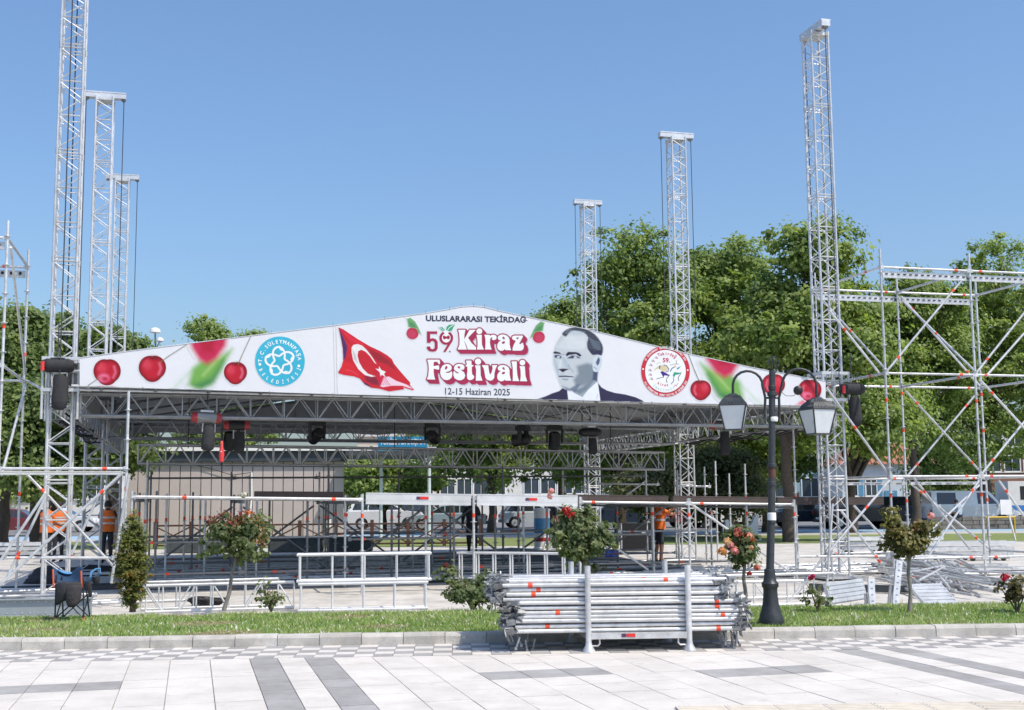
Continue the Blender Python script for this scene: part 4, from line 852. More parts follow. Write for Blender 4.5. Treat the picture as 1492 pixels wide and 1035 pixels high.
# rows of thin standards waiting at the left of the stage
for k in range(7):
    u = UF[0]+.15+.18*k; v = 1.8+1.0*k
    if k != 3: standard(sf, ST(u, v), .02, 1.9+.05*(k % 2), DSTEEL if k % 2 else GALV, bands=(1.35,))
tall = thing('scaffold_standard_row', 'separate tall thin scaffold standards behind the double lantern', 'scaffold', ST(15.2, 4))
for px, py, v, m in ((1155, 610, 1.3, GALV), (1062, 690, 5.0, GALV), (1026, 680, 6.0, GALV), (1042, 672, 7.0, GALV), (1085, 676, 6.2, GALV)):
    u, z = UZ(px, py, v); standard(tall, ST(u, v), .02, z, m, bands=(1.7,))
for px0, px1, py, v in ((985, 1035, 708, 6), (870, 960, 705, 8.5)): bar(tall, 'ledger', ONV(px0, py, v), ONV(px1, py+1, v))
bar(tall, 'diagonal', ONV(912, 722, 7.8), ONV(942, 700, 7.8), heads=False)

# ------------------------------------------------------------------ frames, girders and boards lying about
def guard_frame(a, c, z0, z1, label, n=5, gap=.26, rails=(0, 1), r=.022, mid=True):
    a, c = Vector(a), Vector(c); t = thing('guardrail_frame', label, 'frame', (a+c)/2, 'aluminium guardrail frames'); d = (c-a).normalized(); s = Vector((-d.y, d.x, 0))*gap
    for q, sg in ((Vector((0, 0, 0)), 0), (s, 1)):
        for z in (z0, z1): tube('rail', a+q+Vector((0, 0, z)), c+q+Vector((0, 0, z)), r, WHITEAL, t)
        for k in range(n):
            p = a.lerp(c, .02+.96*k/(n-1))+q; tube('post', p+Vector((0, 0, z0)), p+Vector((0, 0, z1)), r*.75, WHITEAL, t, 8)
    return t
a, c = G(434, 893), G(624, 889)
guard_frame(a, c, .03, .43, 'lower aluminium guardrail frame standing behind the lawn left of centre')
guard_frame(a+Vector((-.03, .02, 0)), c+Vector((.05, .02, 0)), .475, .88, 'upper aluminium guardrail frame stacked on another left of centre')
a, c = G(666, 862), G(850, 866); guard_frame(a, c, .03, .72, 'ladder like aluminium frame behind the flowering bush', 8, .12)
def girder(a, c, h, label, n=9, z0=.04, m=GALV):
    a, c = Vector(a), Vector(c); t = thing('lattice_girder', label, 'girder', (a+c)/2, 'flat lattice girders'); U = Vector((0, 0, 1))
    for z in (z0, z0+h): tube('chord', a+U*z, c+U*z, .024, WHITEAL if m is WHITEAL else m, t)
    for k in range(n+1):
        p = a.lerp(c, k/n); tube('post', p+U*z0, p+U*(z0+h), .013, m, t, 8)
        if k < n and k % 2 == 0:
            q = a.lerp(c, (k+1)/n); tube('brace', p+U*(z0 if k % 4 else z0+h), q+U*(z0+h if k % 4 else z0), .012, m, t, 8)
    return t
girder(G(212, 896), G(428, 889), .40, 'pale lattice girder on its edge between conifer and frames', 9, m=WHITEAL); girder(G(205, 892), G(405, 885), .42, 'second lattice girder close behind the pale one left of centre', 8)
girder(G(1000, 888), G(1172, 884), .36, 'lattice girder on its edge behind the lamp post foot', 7, m=WHITEAL); girder(G(985, 878), G(1215, 872), .38, 'longer lattice girder behind the lamp post foot', 8)
# steel beam at the lower left
bm_ = thing('steel_beam', 'long pale steel beam with bolt holes lying behind the chair', 'beam', G(60, 897))
a, c = G(-20, 899), G(133, 896); d = (c-a).normalized(); M = Matrix.Translation((a+c)/2) @ Matrix.Rotation(math.atan2(d.y, d.x), 4, 'Z'); L = (c-a).length
MB().box((0, 0, .13), (L, .06, .24)).box((0, -.02, .255), (L, .12, .015)).box((0, -.02, .01), (L, .12, .015)).build('web', mat('painted_steel', (.27, .31, .33), .5, .1, .08, 5), bm_, None, M)
for k in range(14):
    for z in (.05, .22): MB().tube((-L/2+.08+k*.115, -.032, z), (-L/2+.08+k*.115, -.038, z), .010, 8).build('bolt', GALV, bm_, 40, M)
db = thing('dark_channel', 'dark steel channel lying flat under the left tower', 'beam', ST(0, -2)); a, c = G(-30, 866), G(186, 858)
MB().box((0, 0, .06), ((c-a).length, .16, .10)).build('channel', DARKP, db, None, Matrix.Translation((a+c)/2) @ Matrix.Rotation(math.atan2((c-a).y, (c-a).x), 4, 'Z'))
MB().box((0, 0, .12), ((c-a).length, .20, .015)).build('flange', DARKP, db, None, Matrix.Translation((a+c)/2) @ Matrix.Rotation(math.atan2((c-a).y, (c-a).x), 4, 'Z'))
db = thing('dark_channel', 'dark steel channel lying flat under the right tower', 'beam', ST(15, -2)); a, c = G(1180, 862), G(1352, 866)
MB().box((0, 0, .08), ((c-a).length, .16, .12)).build('channel', DARKP, db, None, Matrix.Translation((a+c)/2) @ Matrix.Rotation(math.atan2((c-a).y, (c-a).x), 4, 'Z'))
# loose tubes on the ground
LT = 'loose scaffold tube lying on the ground under the stage'
for k in range(46):
    v = 1.9+.15*k+rnd.uniform(-.1, .1); u0 = rnd.uniform(.8, 7.5); L = rnd.choice((2.07, 2.57, 3.07, 3.07, 4)); a = rnd.uniform(-.10, .08); z = .03+.05*(k % 3)
    t = tube('scaffold_tube', ST(u0, v, z), ST(u0+L*math.cos(a), v+L*math.sin(a), z+rnd.uniform(-.005, .02)), .0242, GALV if k % 3 else DSTEEL); tag(t, LT, 'tube', 'loose tubes under the stage')
    if k % 2 == 0: band(ST(u0+L*.3*math.cos(a), v+L*.3*math.sin(a), z), SU, t)
for k in range(26):
    v = 1.2+.24*k; u0 = rnd.uniform(7.8, 12.2); L = rnd.choice((2.07, 2.57, 3.07)); a = rnd.uniform(-.14, .14); z = .03+.05*(k % 3)
    t = tube('scaffold_tube', ST(u0, v, z), ST(u0+L*math.cos(a), v+L*math.sin(a), z), .0242, GALV if k % 4 else DSTEEL); tag(t, LT, 'tube', 'loose tubes under the stage')
    if k % 2 == 0: band(ST(u0+L*.4*math.cos(a), v+L*.4*math.sin(a), z), SU, t)
for k in range(30):
    v = 2.6+.42*k; u0 = rnd.uniform(1.0, 9.5); L = rnd.choice((2.57, 3.07, 4, 4)); a = rnd.uniform(-.06, .10); z = .04+.05*(k % 2)
    t = tube('scaffold_tube', ST(u0, v, z), ST(u0+L*math.cos(a), v+L*math.sin(a), z), .026, GALV); tag(t, LT, 'tube', 'loose tubes under the stage')
    if k % 3 == 0: band(ST(u0+L*.5*math.cos(a), v+L*.5*math.sin(a), z), SU, t, .026)
g_ = G(300, 884); b = MB(); r5 = random.Random(5)
for q in range(9): b.path([g_+Vector((.34*math.cos(a)*(.6+.05*q)+r5.uniform(-.03, .03), .22*math.sin(a)*(.6+.05*q), .02+.014*q+.015*math.sin(3*a+q))) for a in np.linspace(0, 2*math.pi, 16)], .012, 6)
tag(b.build('cable_coil', BLACKC, None, 60), 'heap of black cable on the paving behind the left girder', 'cable')
LT2 = 'scaffold tube in the fanned out heap at the lower right'
for k in range(80):
    a = G(1335+rnd.uniform(-60, 60), rnd.uniform(829, 856), .0); c = G(1460+rnd.uniform(-150, 60), rnd.uniform(850, 889)); z = .03+.045*(k % 6)
    d = (c-a).normalized()*rnd.choice((2.57, 3.07, 3.6)); t = tube('scaffold_tube', a+Vector((0, 0, z+.05)), a+d+Vector((0, 0, z)), .0242, GALV, None); tag(t, LT2, 'tube', 'heap of tubes at the lower right')
    if k % 3 == 0: band(a+d*.25+Vector((0, 0, z+.04)), d, t)
for k in range(46):
    u0 = rnd.uniform(12.0, 15.4); v = rnd.uniform(.8, 3.6); L = rnd.uniform(2, 3.2); a = rnd.uniform(-.25, .25); z = .03+.05*(k % 3)
    t = tube('scaffold_tube', ST(u0, v, z), ST(u0+L*math.cos(a), v+L*math.sin(a), z), .0242, GALV); tag(t, 'scaffold tube scattered on the paving round the right front tower', 'tube', 'tubes round the right tower')
for k in range(16):
    u0 = rnd.uniform(-3.5, -.6); v = rnd.uniform(-1.5, 3.5); L = rnd.uniform(2, 3.0); a = rnd.uniform(-.3, .3); z = .03+.05*(k % 3)
    t = tube('scaffold_tube', ST(u0, v, z), ST(u0+L*math.cos(a), v+L*math.sin(a), z), .0242, GALV); tag(t, 'scaffold tube scattered on the paving round the left tower', 'tube', 'tubes round the left tower')
# deck boards leaning and standing at the lower right
def deck_board(M, L, w, label, ribs=5, m=ALU):
    b = MB().box((0, 0, 0), (L, .035, w))
    for k in range(ribs): b.box((0, -.024, -w/2+w*(k+.5)/ribs), (L*.985, .016, w/ribs*.55))
    b.box((-L/2-.01, 0, 0), (.02, .06, w)).box((L/2+.01, 0, 0), (.02, .06, w)); o = b.build('deck_board', m, None, None, M); return tag(o, label, 'deck board', 'aluminium deck boards')
a, c = G(1206, 881), G(1258, 873); d = c-a
deck_board(Matrix.Translation((a+c)/2+Vector((0, 0, .17))) @ Matrix.Rotation(math.atan2(d.y, d.x), 4, 'Z') @ Matrix.Rotation(-.22, 4, 'X'), d.length, .34, 'ribbed aluminium deck board on edge beside the right tower')
g_ = G(1368, 884)
deck_board(Matrix.Translation(g_+Vector((.0, .25, .16))) @ Matrix.Rotation(.16, 4, 'Z') @ Matrix.Rotation(-1.1, 4, 'X'), .52, .62, 'white slatted board lying tilted in front of the tube heap', 6, ALU)
for k, (px, py, z, a_) in enumerate(((1285, 836, .05, .3), (1330, 828, .05, .1), (1332, 829, .13, .18), (1400, 832, .05, .25), (1402, 833, .13, .2), (1455, 838, .05, .35), (1452, 838, .13, .3), (1240, 834, .05, .2))):
    deck_board(Matrix.Translation(G(px, py)+Vector((0, 0, z))) @ Matrix.Rotation(a_, 4, 'Z') @ Matrix.Rotation(-math.pi/2, 4, 'X'), 2.07, .32, 'ribbed deck board lying flat on the paving behind the right tower and tube heap', 5, ALU if k % 2 else GALV)
for px, h, lab, ry in ((1277, .42, 'short perforated beam end standing beside the ribbed board', .06), (1310, .72, 'long perforated beam end leaning left of the rose tree', .22)):
    g_ = G(px-6, 882); t = thing('perforated_beam', lab, 'beam', g_, 'perforated beam ends'); M = Matrix.Translation(g_) @ Matrix.Rotation(ry, 4, 'Y') @ Matrix.Rotation(-.25, 4, 'X')
    MB().box((0, 0, h/2), (.10, .06, h)).build('web', GALV, t, None, M); MB().box((-.085, .03, h*.22), (.05, .03, h*.44)).build('flange', DSTEEL, t, None, M)
    for k in range(int(h/.1)): MB().box((.0, -.031, .06+k*.1), (.03, .008, .016)).build('slot', DSTEEL, t, None, M)

# ------------------------------------------------------------------ steel rack with its bundle of ledgers on the paving
RY = .045; R0 = Vector((.835, 14.09, 0)); RE = Vector((math.cos(RY), math.sin(RY), 0)); RD = Vector((-math.sin(RY)-.10, math.cos(RY), 0)).normalized()
rk = thing('stacking_rack', 'galvanised stacking rack with four posts holding the tube bundle', 'rack', R0+RE*.57+RD*.5); Z = Vector((0, 0, 1))
for a in (0, 1.145):
    for bq in (0, .98):
        q = R0+RE*a+RD*bq; p = tube('post', q+Z*.04, q+Z*.955, .034, GALV, rk, 14)
        MB().lathe([(.075, 0), (.07, .02), (.04, .07), (.036, .10)], 16, q).build('foot', GALV, p, 40)
        tube('cap', q+Z*.955, q+Z*.962, .03, DSTEEL, p, 14)
for bq in (0, .98):
    a, c = R0+RE*.02+RD*bq, R0+RE*1.125+RD*bq
    rl = link(bpy.data.objects.new('side_rail', unit_box(GALV)), rk, Matrix.Translation((a+c)/2+Z*.175) @ Matrix.Rotation(RY, 4, 'Z') @ Matrix.Diagonal((1.09, .045, .07, 1)))
    MB().box((.48-1.145/2, -.026, .18), (.10, .004, .038)).build('sticker', mat('red_sticker', (.70, .03, .03), .5), rk, None, Matrix.Translation(R0+RE*.57+RD*bq) @ Matrix.Rotation(RY, 4, 'Z')) if bq == 0 else None
    if bq == 0: MB().box((.40-1.145/2, -.026, .18), (.05, .004, .038)).build('sticker', mat('navy_sticker', (.08, .03, .10), .5), rk, None, Matrix.Translation(R0+RE*.57) @ Matrix.Rotation(RY, 4, 'Z'))
    for s, x in ((1, .035), (-1, 1.11)):
        q = R0+RE*x+RD*bq; MB().path([q+RE*(.09*s)+Z*.14, q+RE*(.092*s)+Z*.09, q+RE*(.07*s)+Z*.065, q+RE*(.0*s)+Z*.065], .010, 8).build('hook_loop', GALV, rk, 60)
for a in (.02, 1.125): tube('cross_rail', R0+RE*a+Z*.15, R0+RE*a+RD*.98+Z*.15, .03, GALV, rk)
WH = MB().box((.0, 0, 0), (.09, .05, .062)).box((-.05, 0, -.04), (.014, .034, .17)).box((-.065, .016, .055), (.07, .010, .026)).box((-.03, -.03, .02), (.06, .014, .03)).mesh('wedge_head', mat('cast_steel', (.27, .28, .29), .45, .45, .35, 25))
for row in range(12):
    for col in range(14):
        z = .235+row*.0505; bq = .06+col*.066+rnd.uniform(-.008, .008)+(.012 if row % 2 else 0)
        if bq > .94: continue
        up = row >= 7; x0 = (-.93 if up else -.78)+rnd.uniform(-.06, .06)+.09*bq; L = 2.53 if not up else 2.48
        if row >= 10: L = 2.5-.1*rnd.random()
        jz = rnd.uniform(-.008, .008); jt = rnd.uniform(-.014, .014)
        a = R0+RE*x0+RD*bq+Z*(z+jz); c = R0+RE*(x0+L)+RD*bq+Z*(z+jz+jt*.6)
        tb = tube('ledger_tube', a, c, .0238, GALV, None, 10); tag(tb, 'galvanised ledger tube in the bundle on the rack', 'tube', 'tubes bundled on the rack')
        for q, s in ((a, 1), (c, -1)):
            link(bpy.data.objects.new('wedge_head', WH), tb, Matrix.Translation(q-RE*((.02+rnd.uniform(-.05, .09 if s > 0 else .02))*s)+Z*rnd.uniform(-.012, .012)) @ Matrix.Rotation(RY+(0 if s > 0 else math.pi), 4, 'Z') @ Matrix.Rotation(rnd.uniform(-2.2, 2.2), 4, 'X') @ Matrix.Rotation(rnd.uniform(-.5, .5), 4, 'Y'))
        if col == 0 and row in (0, 1, 3, 4, 5, 6, 8, 9, 10, 11): band(a.lerp(c, (.12+.05*rnd.random()) if row in (1, 4, 8, 9, 10) else (.72 if row == 11 else .91-.02*rnd.random())), c-a, tb, .0238, .05)
        elif rnd.random() < .15: band(a.lerp(c, .1+.8*rnd.random()), c-a, tb, .0238, .05)
# wedges dangling under both ends of the bundle
for k in range(26):
    left = k < 13; x = (-.72+rnd.uniform(-.12, .18)) if left else (1.55+rnd.uniform(0, .22)); q = R0+RE*x+RD*rnd.uniform(.0, .7)+Z*rnd.uniform(.13, .22)
    d = Vector((rnd.uniform(-.5, .5), rnd.uniform(-.3, .3), -1)).normalized()*.13; b = MB().path([q, q+d*.5, q+d], .011, 6); b.box(q+d, (.03, .02, .035))
    tag(b.build('loose_wedge', mat('cast_steel', (.4, .41, .42)), None, 50), 'steel wedge dangling below the '+('left' if left else 'right')+' end of the tube bundle', 'wedge', 'wedges below the bundle')
# ------------------------------------------------------------------ leaves
LEAF = attr_mat('leaf', .5, .48, .4)
def leaf_mesh(name, C, N, size, cols, parent, aspect=.55, seed=0, m=LEAF):
    r = np.random.default_rng(seed); n = len(C)
    t = r.normal(size=(n, 3)); t -= N*(t*N).sum(1)[:, None]; t /= np.linalg.norm(t, axis=1)[:, None]+1e-9; b = np.cross(N, t)
    s = (size*r.uniform(.65, 1.3, n))[:, None]; w = s*aspect
    V = np.stack([C-t*s*.5, C-b*w*.5+t*s*.05+N*w*.12, C+t*s*.5-N*s*.08, C+b*w*.5+t*s*.05+N*w*.12], 1).reshape(-1, 3)
    return colmesh(name, V, np.arange(4*n).reshape(-1, 4), np.repeat(cols, 4, 0), m, parent)
def unitv(a): return a/(np.linalg.norm(a, axis=1)[:, None]+1e-9)
def crown_points(lobes, nclump, per, cr_, seed, shell=.55):
    r = np.random.default_rng(seed); L = np.array(lobes, float); vol = L[:, 3]*L[:, 4]*L[:, 5]; pk = r.choice(len(L), nclump, p=(vol**.75)/(vol**.75).sum())
    d = unitv(r.normal(size=(nclump, 3))); rad = r.uniform(shell, 1.05, nclump)**.8; stray = r.random(nclump) < .22; rad[stray] = r.uniform(1.0, 1.38, stray.sum()); c = L[pk, :3]+d*rad[:, None]*L[pk, 3:6]
    cs = cr_*r.uniform(.4, 1.45, nclump); cs[stray] *= .55; k = np.repeat(np.arange(nclump), per); off = r.normal(size=(len(k), 3))*np.array([1, 1, .62])*.55
    C = c[k]+off*cs[k][:, None]; outn = unitv(off*.5+d[k]*.6+np.array([.25, -.35, .65])+r.normal(size=(len(k), 3))*.55)
    return C, outn, k, r
def mixcol(r, k, nclump, lo, hi, n, sp=.16):
    base = r.uniform(0, 1, nclump)[k]**1.3*.72+r.uniform(0, 1, n)*.28; return (np.array(lo)[None]*(1-base[:, None])+np.array(hi)[None]*base[:, None])*r.uniform(1-sp, 1+sp, (n, 1))
BARK = mat('bark', (.085, .065, .05), .9, 0, .35, 12, bump=.8, bscale=22)
BARKD = mat('dark_bark', (.05, .042, .036), .9, 0, .35, 10, bump=.8, bscale=20)
def tree(name, label, base, h, lobes, trunk_r, nclump, per, leaf, clump_r, lo, hi, seed, trunk_h=None, group=None, bark=BARK, shell=.5, aspect=.6):
    base = Vector(base); t = thing(name, label, 'tree', base, group); r = random.Random(seed); th = trunk_h or h*.35
    B = MB(); pts = [base+Vector((0, 0, -.1))]; rs_ = [trunk_r*1.35]; cx = 0
    for k in range(1, 7):
        f = k/6; pts.append(base+Vector((r.uniform(-.06, .06)*h*.2, r.uniform(-.06, .06)*h*.2, th*f))); rs_.append(trunk_r*(1.05-.35*f))
    B.path(pts, rs_, 10); top = pts[-1]
    for (x, y, z, rx, ry, rz_) in lobes:
        e = base+Vector((x, y, z)); mid = top.lerp(e, .5)+Vector((r.uniform(-.3, .3), r.uniform(-.3, .3), .1*h*.2)); st = pts[r.choice((4, 5, 6))]
        B.path([st, st.lerp(mid, .5)+Vector((0, 0, .15)), mid, e], [trunk_r*.55, trunk_r*.42, trunk_r*.3, trunk_r*.1], 7)
        for q in range(5):
            a = Vector((r.gauss(0, 1), r.gauss(0, 1), r.uniform(-.1, 1))).normalized(); g = e+Vector((a.x*rx, a.y*ry, a.z*rz_))*.85; s = mid.lerp(e, r.uniform(.2, .9))
            B.path([s, s.lerp(g, .5)+Vector((0, 0, .12)), g], [trunk_r*.16, trunk_r*.1, trunk_r*.03], 5)
    B.build('trunk', bark, t, 60)
    L = [(base.x+x, base.y+y, base.z+z, rx, ry, rz_) for x, y, z, rx, ry, rz_ in lobes]
    C, N, k, rr = crown_points(L, nclump, per, clump_r, seed, shell)
    leaf_mesh('crown', C, N, leaf, mixcol(rr, k, nclump, lo, hi, len(k)), t, aspect, seed)
    return t
GL, GH = (.11, .185, .045), (.38, .46, .135)          # plane tree greens
DL, DH = (.075, .135, .04), (.29, .36, .12)          # darker greens
def lobeset(seed, rx, rz_, n, cz, ry=None):
    r = random.Random(seed); ry = ry or rx; out = [(0, 0, cz-.15*rz_, rx*.45, ry*.45, rz_*.5)]
    for zc, k_, q_ in ((-.5, n//2, .66), (.02, n//2+1, .72), (.45, n//2, .52), (.74, 3, .26)):
        a0 = r.uniform(0, 6.28)
        for k in range(k_):
            a = a0+2*math.pi*k/k_+r.uniform(-.45, .45); q = q_*r.uniform(.8, 1.15); s = r.uniform(.30, .46)
            out.append((rx*q*math.cos(a), ry*q*math.sin(a), cz+rz_*(zc+r.uniform(-.14, .14)), rx*s, ry*s, min(rx*s*.9, rz_*.34)))
    return out
PT = 'broad plane trees behind the stage'
def ptree(px, py_top, Y, wpx, label, seed, gx=None, low=2.6, n=9, ncl=560, per=70, lo=GL, hi=GH, tr=.22, grp=PT, leaf=.21, cl=.60, **kw):
    top = AT(px, py_top, Y); h = top.z; g = Vector((top.x if gx is None else AT(gx, 727, Y).x, Y, 0)); rx = wpx/2*1.18*Y/FPX
    lb = [(x+top.x-g.x, y, z, a, b_, c) for x, y, z, a, b_, c in lobeset(seed, rx, (h-low)/2*1.0, n, (h+low)/2, rx*.85)]
    return tree('plane_tree', label, g, h, lb, tr, ncl, per, leaf, cl, lo, hi, seed, h*.42, grp, **kw)
ptree(935, 342, 54, 170, 'big leafy tree just right of the tower behind the banner peak', 11, gx=905)
ptree(1060, 352, 56, 175, 'big leafy tree behind the round red emblem', 12, gx=1062)
ptree(1188, 342, 47, 190, 'big leafy tree behind the right front tower', 13, gx=1150, tr=.24, ncl=700)
ptree(1430, 380, 66, 230, 'big leafy tree at the far right behind the scaffold', 14, gx=1435, tr=.42, ncl=760)
ptree(1330, 392, 62, 150, 'leafy tree between the right tower and the right edge', 15, gx=1330, low=4.5, ncl=520)
ptree(815, 437, 68, 110, 'smaller leafy tree top showing right of the banner peak', 16, ncl=380, low=3)
ptree(715, 560, 62, 170, 'low leafy tree seen under the roof at the centre', 17, low=2.2, ncl=420)
ptree(900, 600, 60, 170, 'low leafy tree seen under the roof right of centre', 18, low=2.2, ncl=420)
ptree(1110, 560, 60, 150, 'lower tree crown behind the lamp post', 19, low=2.4, ncl=420, lo=DL, hi=DH)
ptree(1260, 560, 58, 140, 'lower tree crown right of the front tower', 20, gx=1240, low=4.6, ncl=380)
LTG = 'dark trees at the left'
ptree(18, 462, 44, 130, 'dark feathery tree at the left edge', 21, lo=DL, hi=DH, grp=LTG, low=1.8, ncl=560, leaf=.20, tr=.2)
ptree(92, 470, 48, 120, 'dark feathery tree behind the tallest tower', 22, lo=DL, hi=DH, grp=LTG, low=1.9, ncl=560, leaf=.20, tr=.28)
ptree(172, 478, 46, 100, 'dark feathery tree behind the two slimmer left towers', 23, lo=DL, hi=DH, grp=LTG, low=2.2, ncl=480, leaf=.20)
ptree(60, 560, 40, 150, 'low dark tree nearest to the left scaffold', 24, lo=DL, hi=DH, grp=LTG, low=1.9, ncl=460, leaf=.18)
ptree(310, 462, 78, 80, 'tree top peeking over the banner above the left cherries', 25, ncl=320, low=3.5)
ptree(366, 484, 80, 60, 'small tree top peeking over the banner beside the blue emblem', 26, ncl=240, low=3.5)
ptree(1045, 655, 52, 120, 'olive green bushy tree behind the right stage corner', 27, low=.7, ncl=330, lo=(.05, .075, .03), hi=(.15, .17, .07), leaf=.16, tr=.12)
ptree(960, 680, 50, 110, 'olive green bushy tree behind the worker in orange', 28, low=1.2, ncl=300, lo=(.05, .075, .03), hi=(.16, .17, .07), leaf=.16, tr=.12)
ptree(560, 672, 66, 130, 'leafy tree under the roof beside the tourist sign', 29, low=1.6, ncl=300, tr=.14)
ptree(1370, 640, 84, 90, 'small dark shrub tree beside the red roofed house', 30, low=1, ncl=200, lo=DL, hi=DH)
# ------------------------------------------------------------------ small plants on the lawn strip
def LG(px, py): return G(px, py, VZ)
STEM = mat('rose_stem', (.14, .12, .07), .85, 0, .3, 30); GREY = mat('grey_stem', (.27, .25, .22), .85, 0, .25, 25)
RL, RH = (.075, .115, .04), (.27, .31, .15)
def petals(P, name, r, cols, parent, seed):
    rr = np.random.default_rng(seed); k = 26; C, N, cc = [], [], []
    for q, c in zip(P, cols):
        d = unitv(rr.normal(size=(k, 3))+np.array([0, -.3, .4])); C.append(np.array(q)+d*r*rr.uniform(.35, 1, (k, 1))); N.append(d); cc.append(np.array(c)[None]*rr.uniform(.7, 1.2, (k, 1)))
    return leaf_mesh(name, np.vstack(C), np.vstack(N), r*1.25, np.vstack(cc), parent, .9, seed)
def rose_tree(px, py, crown, label, flowers, seed, stem_top, ncl=46, leaf=.075, lo=RL, hi=RH, sticks=4):
    g = LG(px, py); Y = g.y; t = thing('rose_tree', label, 'rose tree', g, 'rose standards on the lawn strip'); r = random.Random(seed)
    top = AT(*stem_top, Y); MB().path([g, g.lerp(top, .35)+Vector((.02, 0, 0)), g.lerp(top, .7)-Vector((.015, 0, 0)), top], [.035, .028, .026, .022], 8).build('stem', GREY, t, 60)
    lob = [(*AT(cx, cy, Y+dy), w*Y/FPX/2, w*Y/FPX/2*.8, hh*Y/FPX/2) for cx, cy, w, hh, dy in crown]
    B = MB()
    for l in lob:
        for k in range(sticks):
            e = Vector(l[:3])+Vector((r.uniform(-1, 1)*l[3], r.uniform(-1, 1)*l[4], r.uniform(-.5, 1)*l[5])); B.path([top-Vector((0, 0, .08)), top.lerp(e, .5)+Vector((r.uniform(-.05, .05), 0, .06)), e], [.014, .010, .005], 6)
    B.build('branches', STEM, t, 60)
    C, N, k, rr = crown_points(lob, ncl, 22, .10, seed, .25); leaf_mesh('foliage', C, N, leaf, mixcol(rr, k, ncl, lo, hi, len(k), .25), t, .7, seed)
    for i, (fx, fy, rad, col) in enumerate(flowers):
        q = AT(fx, fy, Y-.12)
        if rad < 0:
            r2 = np.random.default_rng(seed+i); n_ = 34; leaf_mesh('foliage', np.array(q)+r2.normal(size=(n_, 3))*np.array([1, .8, .8])*(-rad), unitv(r2.normal(size=(n_, 3))+np.array([0, -.3, .5])), .05, np.array([col])*r2.uniform(.5, 1.5, (n_, 1)), t, .6, seed+i)
        else: petals([q], 'flower', rad*.85, [col], t, seed+i)
    return t
PK, RD_, OR, PE = (.88, .46, .52), (.62, .05, .05), (.82, .24, .07), (.90, .62, .42)
rose_tree(326, 890, [(345, 792, 90, 56, 0), (365, 765, 50, 40, .1), (325, 772, 40, 36, -.1)], 'rose tree with reddish shoots in front of the left lattice girder', [(355, 722, .05, (.70, .66, .66))]+[(308+8*k, 757+8*math.sin(k*1.9), -.06, (.32, .09, .06)) for k in range(7)]+[(362, 748, .045, OR), (372, 757, -.06, (.36, .20, .07)), (388, 772, -.07, (.36, .20, .07)), (380, 790, -.07, (.34, .19, .08))], 41, (345, 812), 100)
rose_tree(853, 897, [(848, 785, 82, 66, 0), (840, 760, 56, 36, .1)], 'dense rose tree with a scarlet bloom right behind the tube rack', [(825, 745, .07, RD_), (833, 752, .06, RD_), (803, 716, .05, PK), (801, 724, .045, PK)], 42, (850, 815), 125)
rose_tree(1085, 893, [(1082, 805, 40, 40, 0), (1080, 785, 40, 34, 0)], 'rose tree full of pink and orange blooms left of the lamp post', [(1076, 776, .075, (.85, .30, .28)), (1090, 783, .075, (.88, .36, .26)), (1060, 790, .07, PE), (1053, 803, .07, (.90, .48, .22)), (1070, 803, .07, PK), (1093, 799, .05, PE), (1063, 795, .07, PK), (1103, 828, .055, (.80, .28, .20)), (1092, 836, .04, RD_), (1097, 788, .05, OR)], 43, (1085, 822), 70)
rose_tree(1325, 893, [(1322, 790, 58, 46, 0), (1300, 765, 26, 46, 0), (1348, 770, 34, 24, 0)], 'rose tree with yellowing leaves and one pink bloom at the right', [(1356, 752, .055, PK), (1300, 752, -.06, (.34, .32, .10)), (1303, 772, -.07, (.38, .26, .08)), (1340, 768, -.06, (.30, .16, .08))], 44, (1325, 808), 88, lo=(.07, .085, .03), hi=(.28, .25, .09))
def bush(px, py, lobs, label, seed, ncl, flowers=(), lo=RL, hi=RH, leaf=.07, name='rose_bush'):
    g = LG(px, py); Y = g.y; t = thing(name, label, 'bush', g, 'low rose bushes'); r = random.Random(seed); lob = [(*AT(cx, cy, Y), w*Y/FPX/2, w*Y/FPX/2*.8, hh*Y/FPX/2) for cx, cy, w, hh in lobs]; B = MB()
    for l in lob:
        for k in range(5): e = Vector(l[:3])+Vector((r.uniform(-1, 1)*l[3], r.uniform(-1, 1)*l[4], r.uniform(-.4, 1)*l[5])); B.path([g, g.lerp(e, .5)+Vector((0, 0, .05)), e], [.012, .009, .004], 6)
    B.build('branches', STEM, t, 60); C, N, k, rr = crown_points(lob, ncl, 18, .10, seed, .2); leaf_mesh('foliage', C, N, leaf, mixcol(rr, k, ncl, lo, hi, len(k), .25), t, .7, seed)
    for i, (fx, fy, rad, col) in enumerate(flowers): petals([AT(fx, fy, Y-.1)], 'flower', rad, [col], t, seed+i)
bush(690, 890, [(690, 865, 70, 40), (712, 850, 36, 50), (655, 838, 24, 30)], 'low green bush left of the tube rack', 51, 90, [(650, 824, .04, (.30, .08, .08))])
bush(395, 892, [(395, 876, 34, 26), (388, 862, 20, 26)], 'small thin bush before the guardrail frames', 52, 12)
bush(1192, 892, [(1190, 868, 36, 36)], 'thin rose bush with a magenta bloom right of the lamp post', 53, 13, [(1183, 842, .045, (.60, .03, .14))], leaf=.06)
bush(1482, 893, [(1480, 862, 44, 44)], 'rose bush with a crimson bloom at the right edge', 54, 24, [(1465, 842, .06, (.66, .02, .10))], lo=(.06, .06, .02), hi=(.19, .16, .06))
bush(860, 838, [(862, 834, 70, 22)], 'sparse twiggy plant just above the tube rack', 55, 8, leaf=.05)
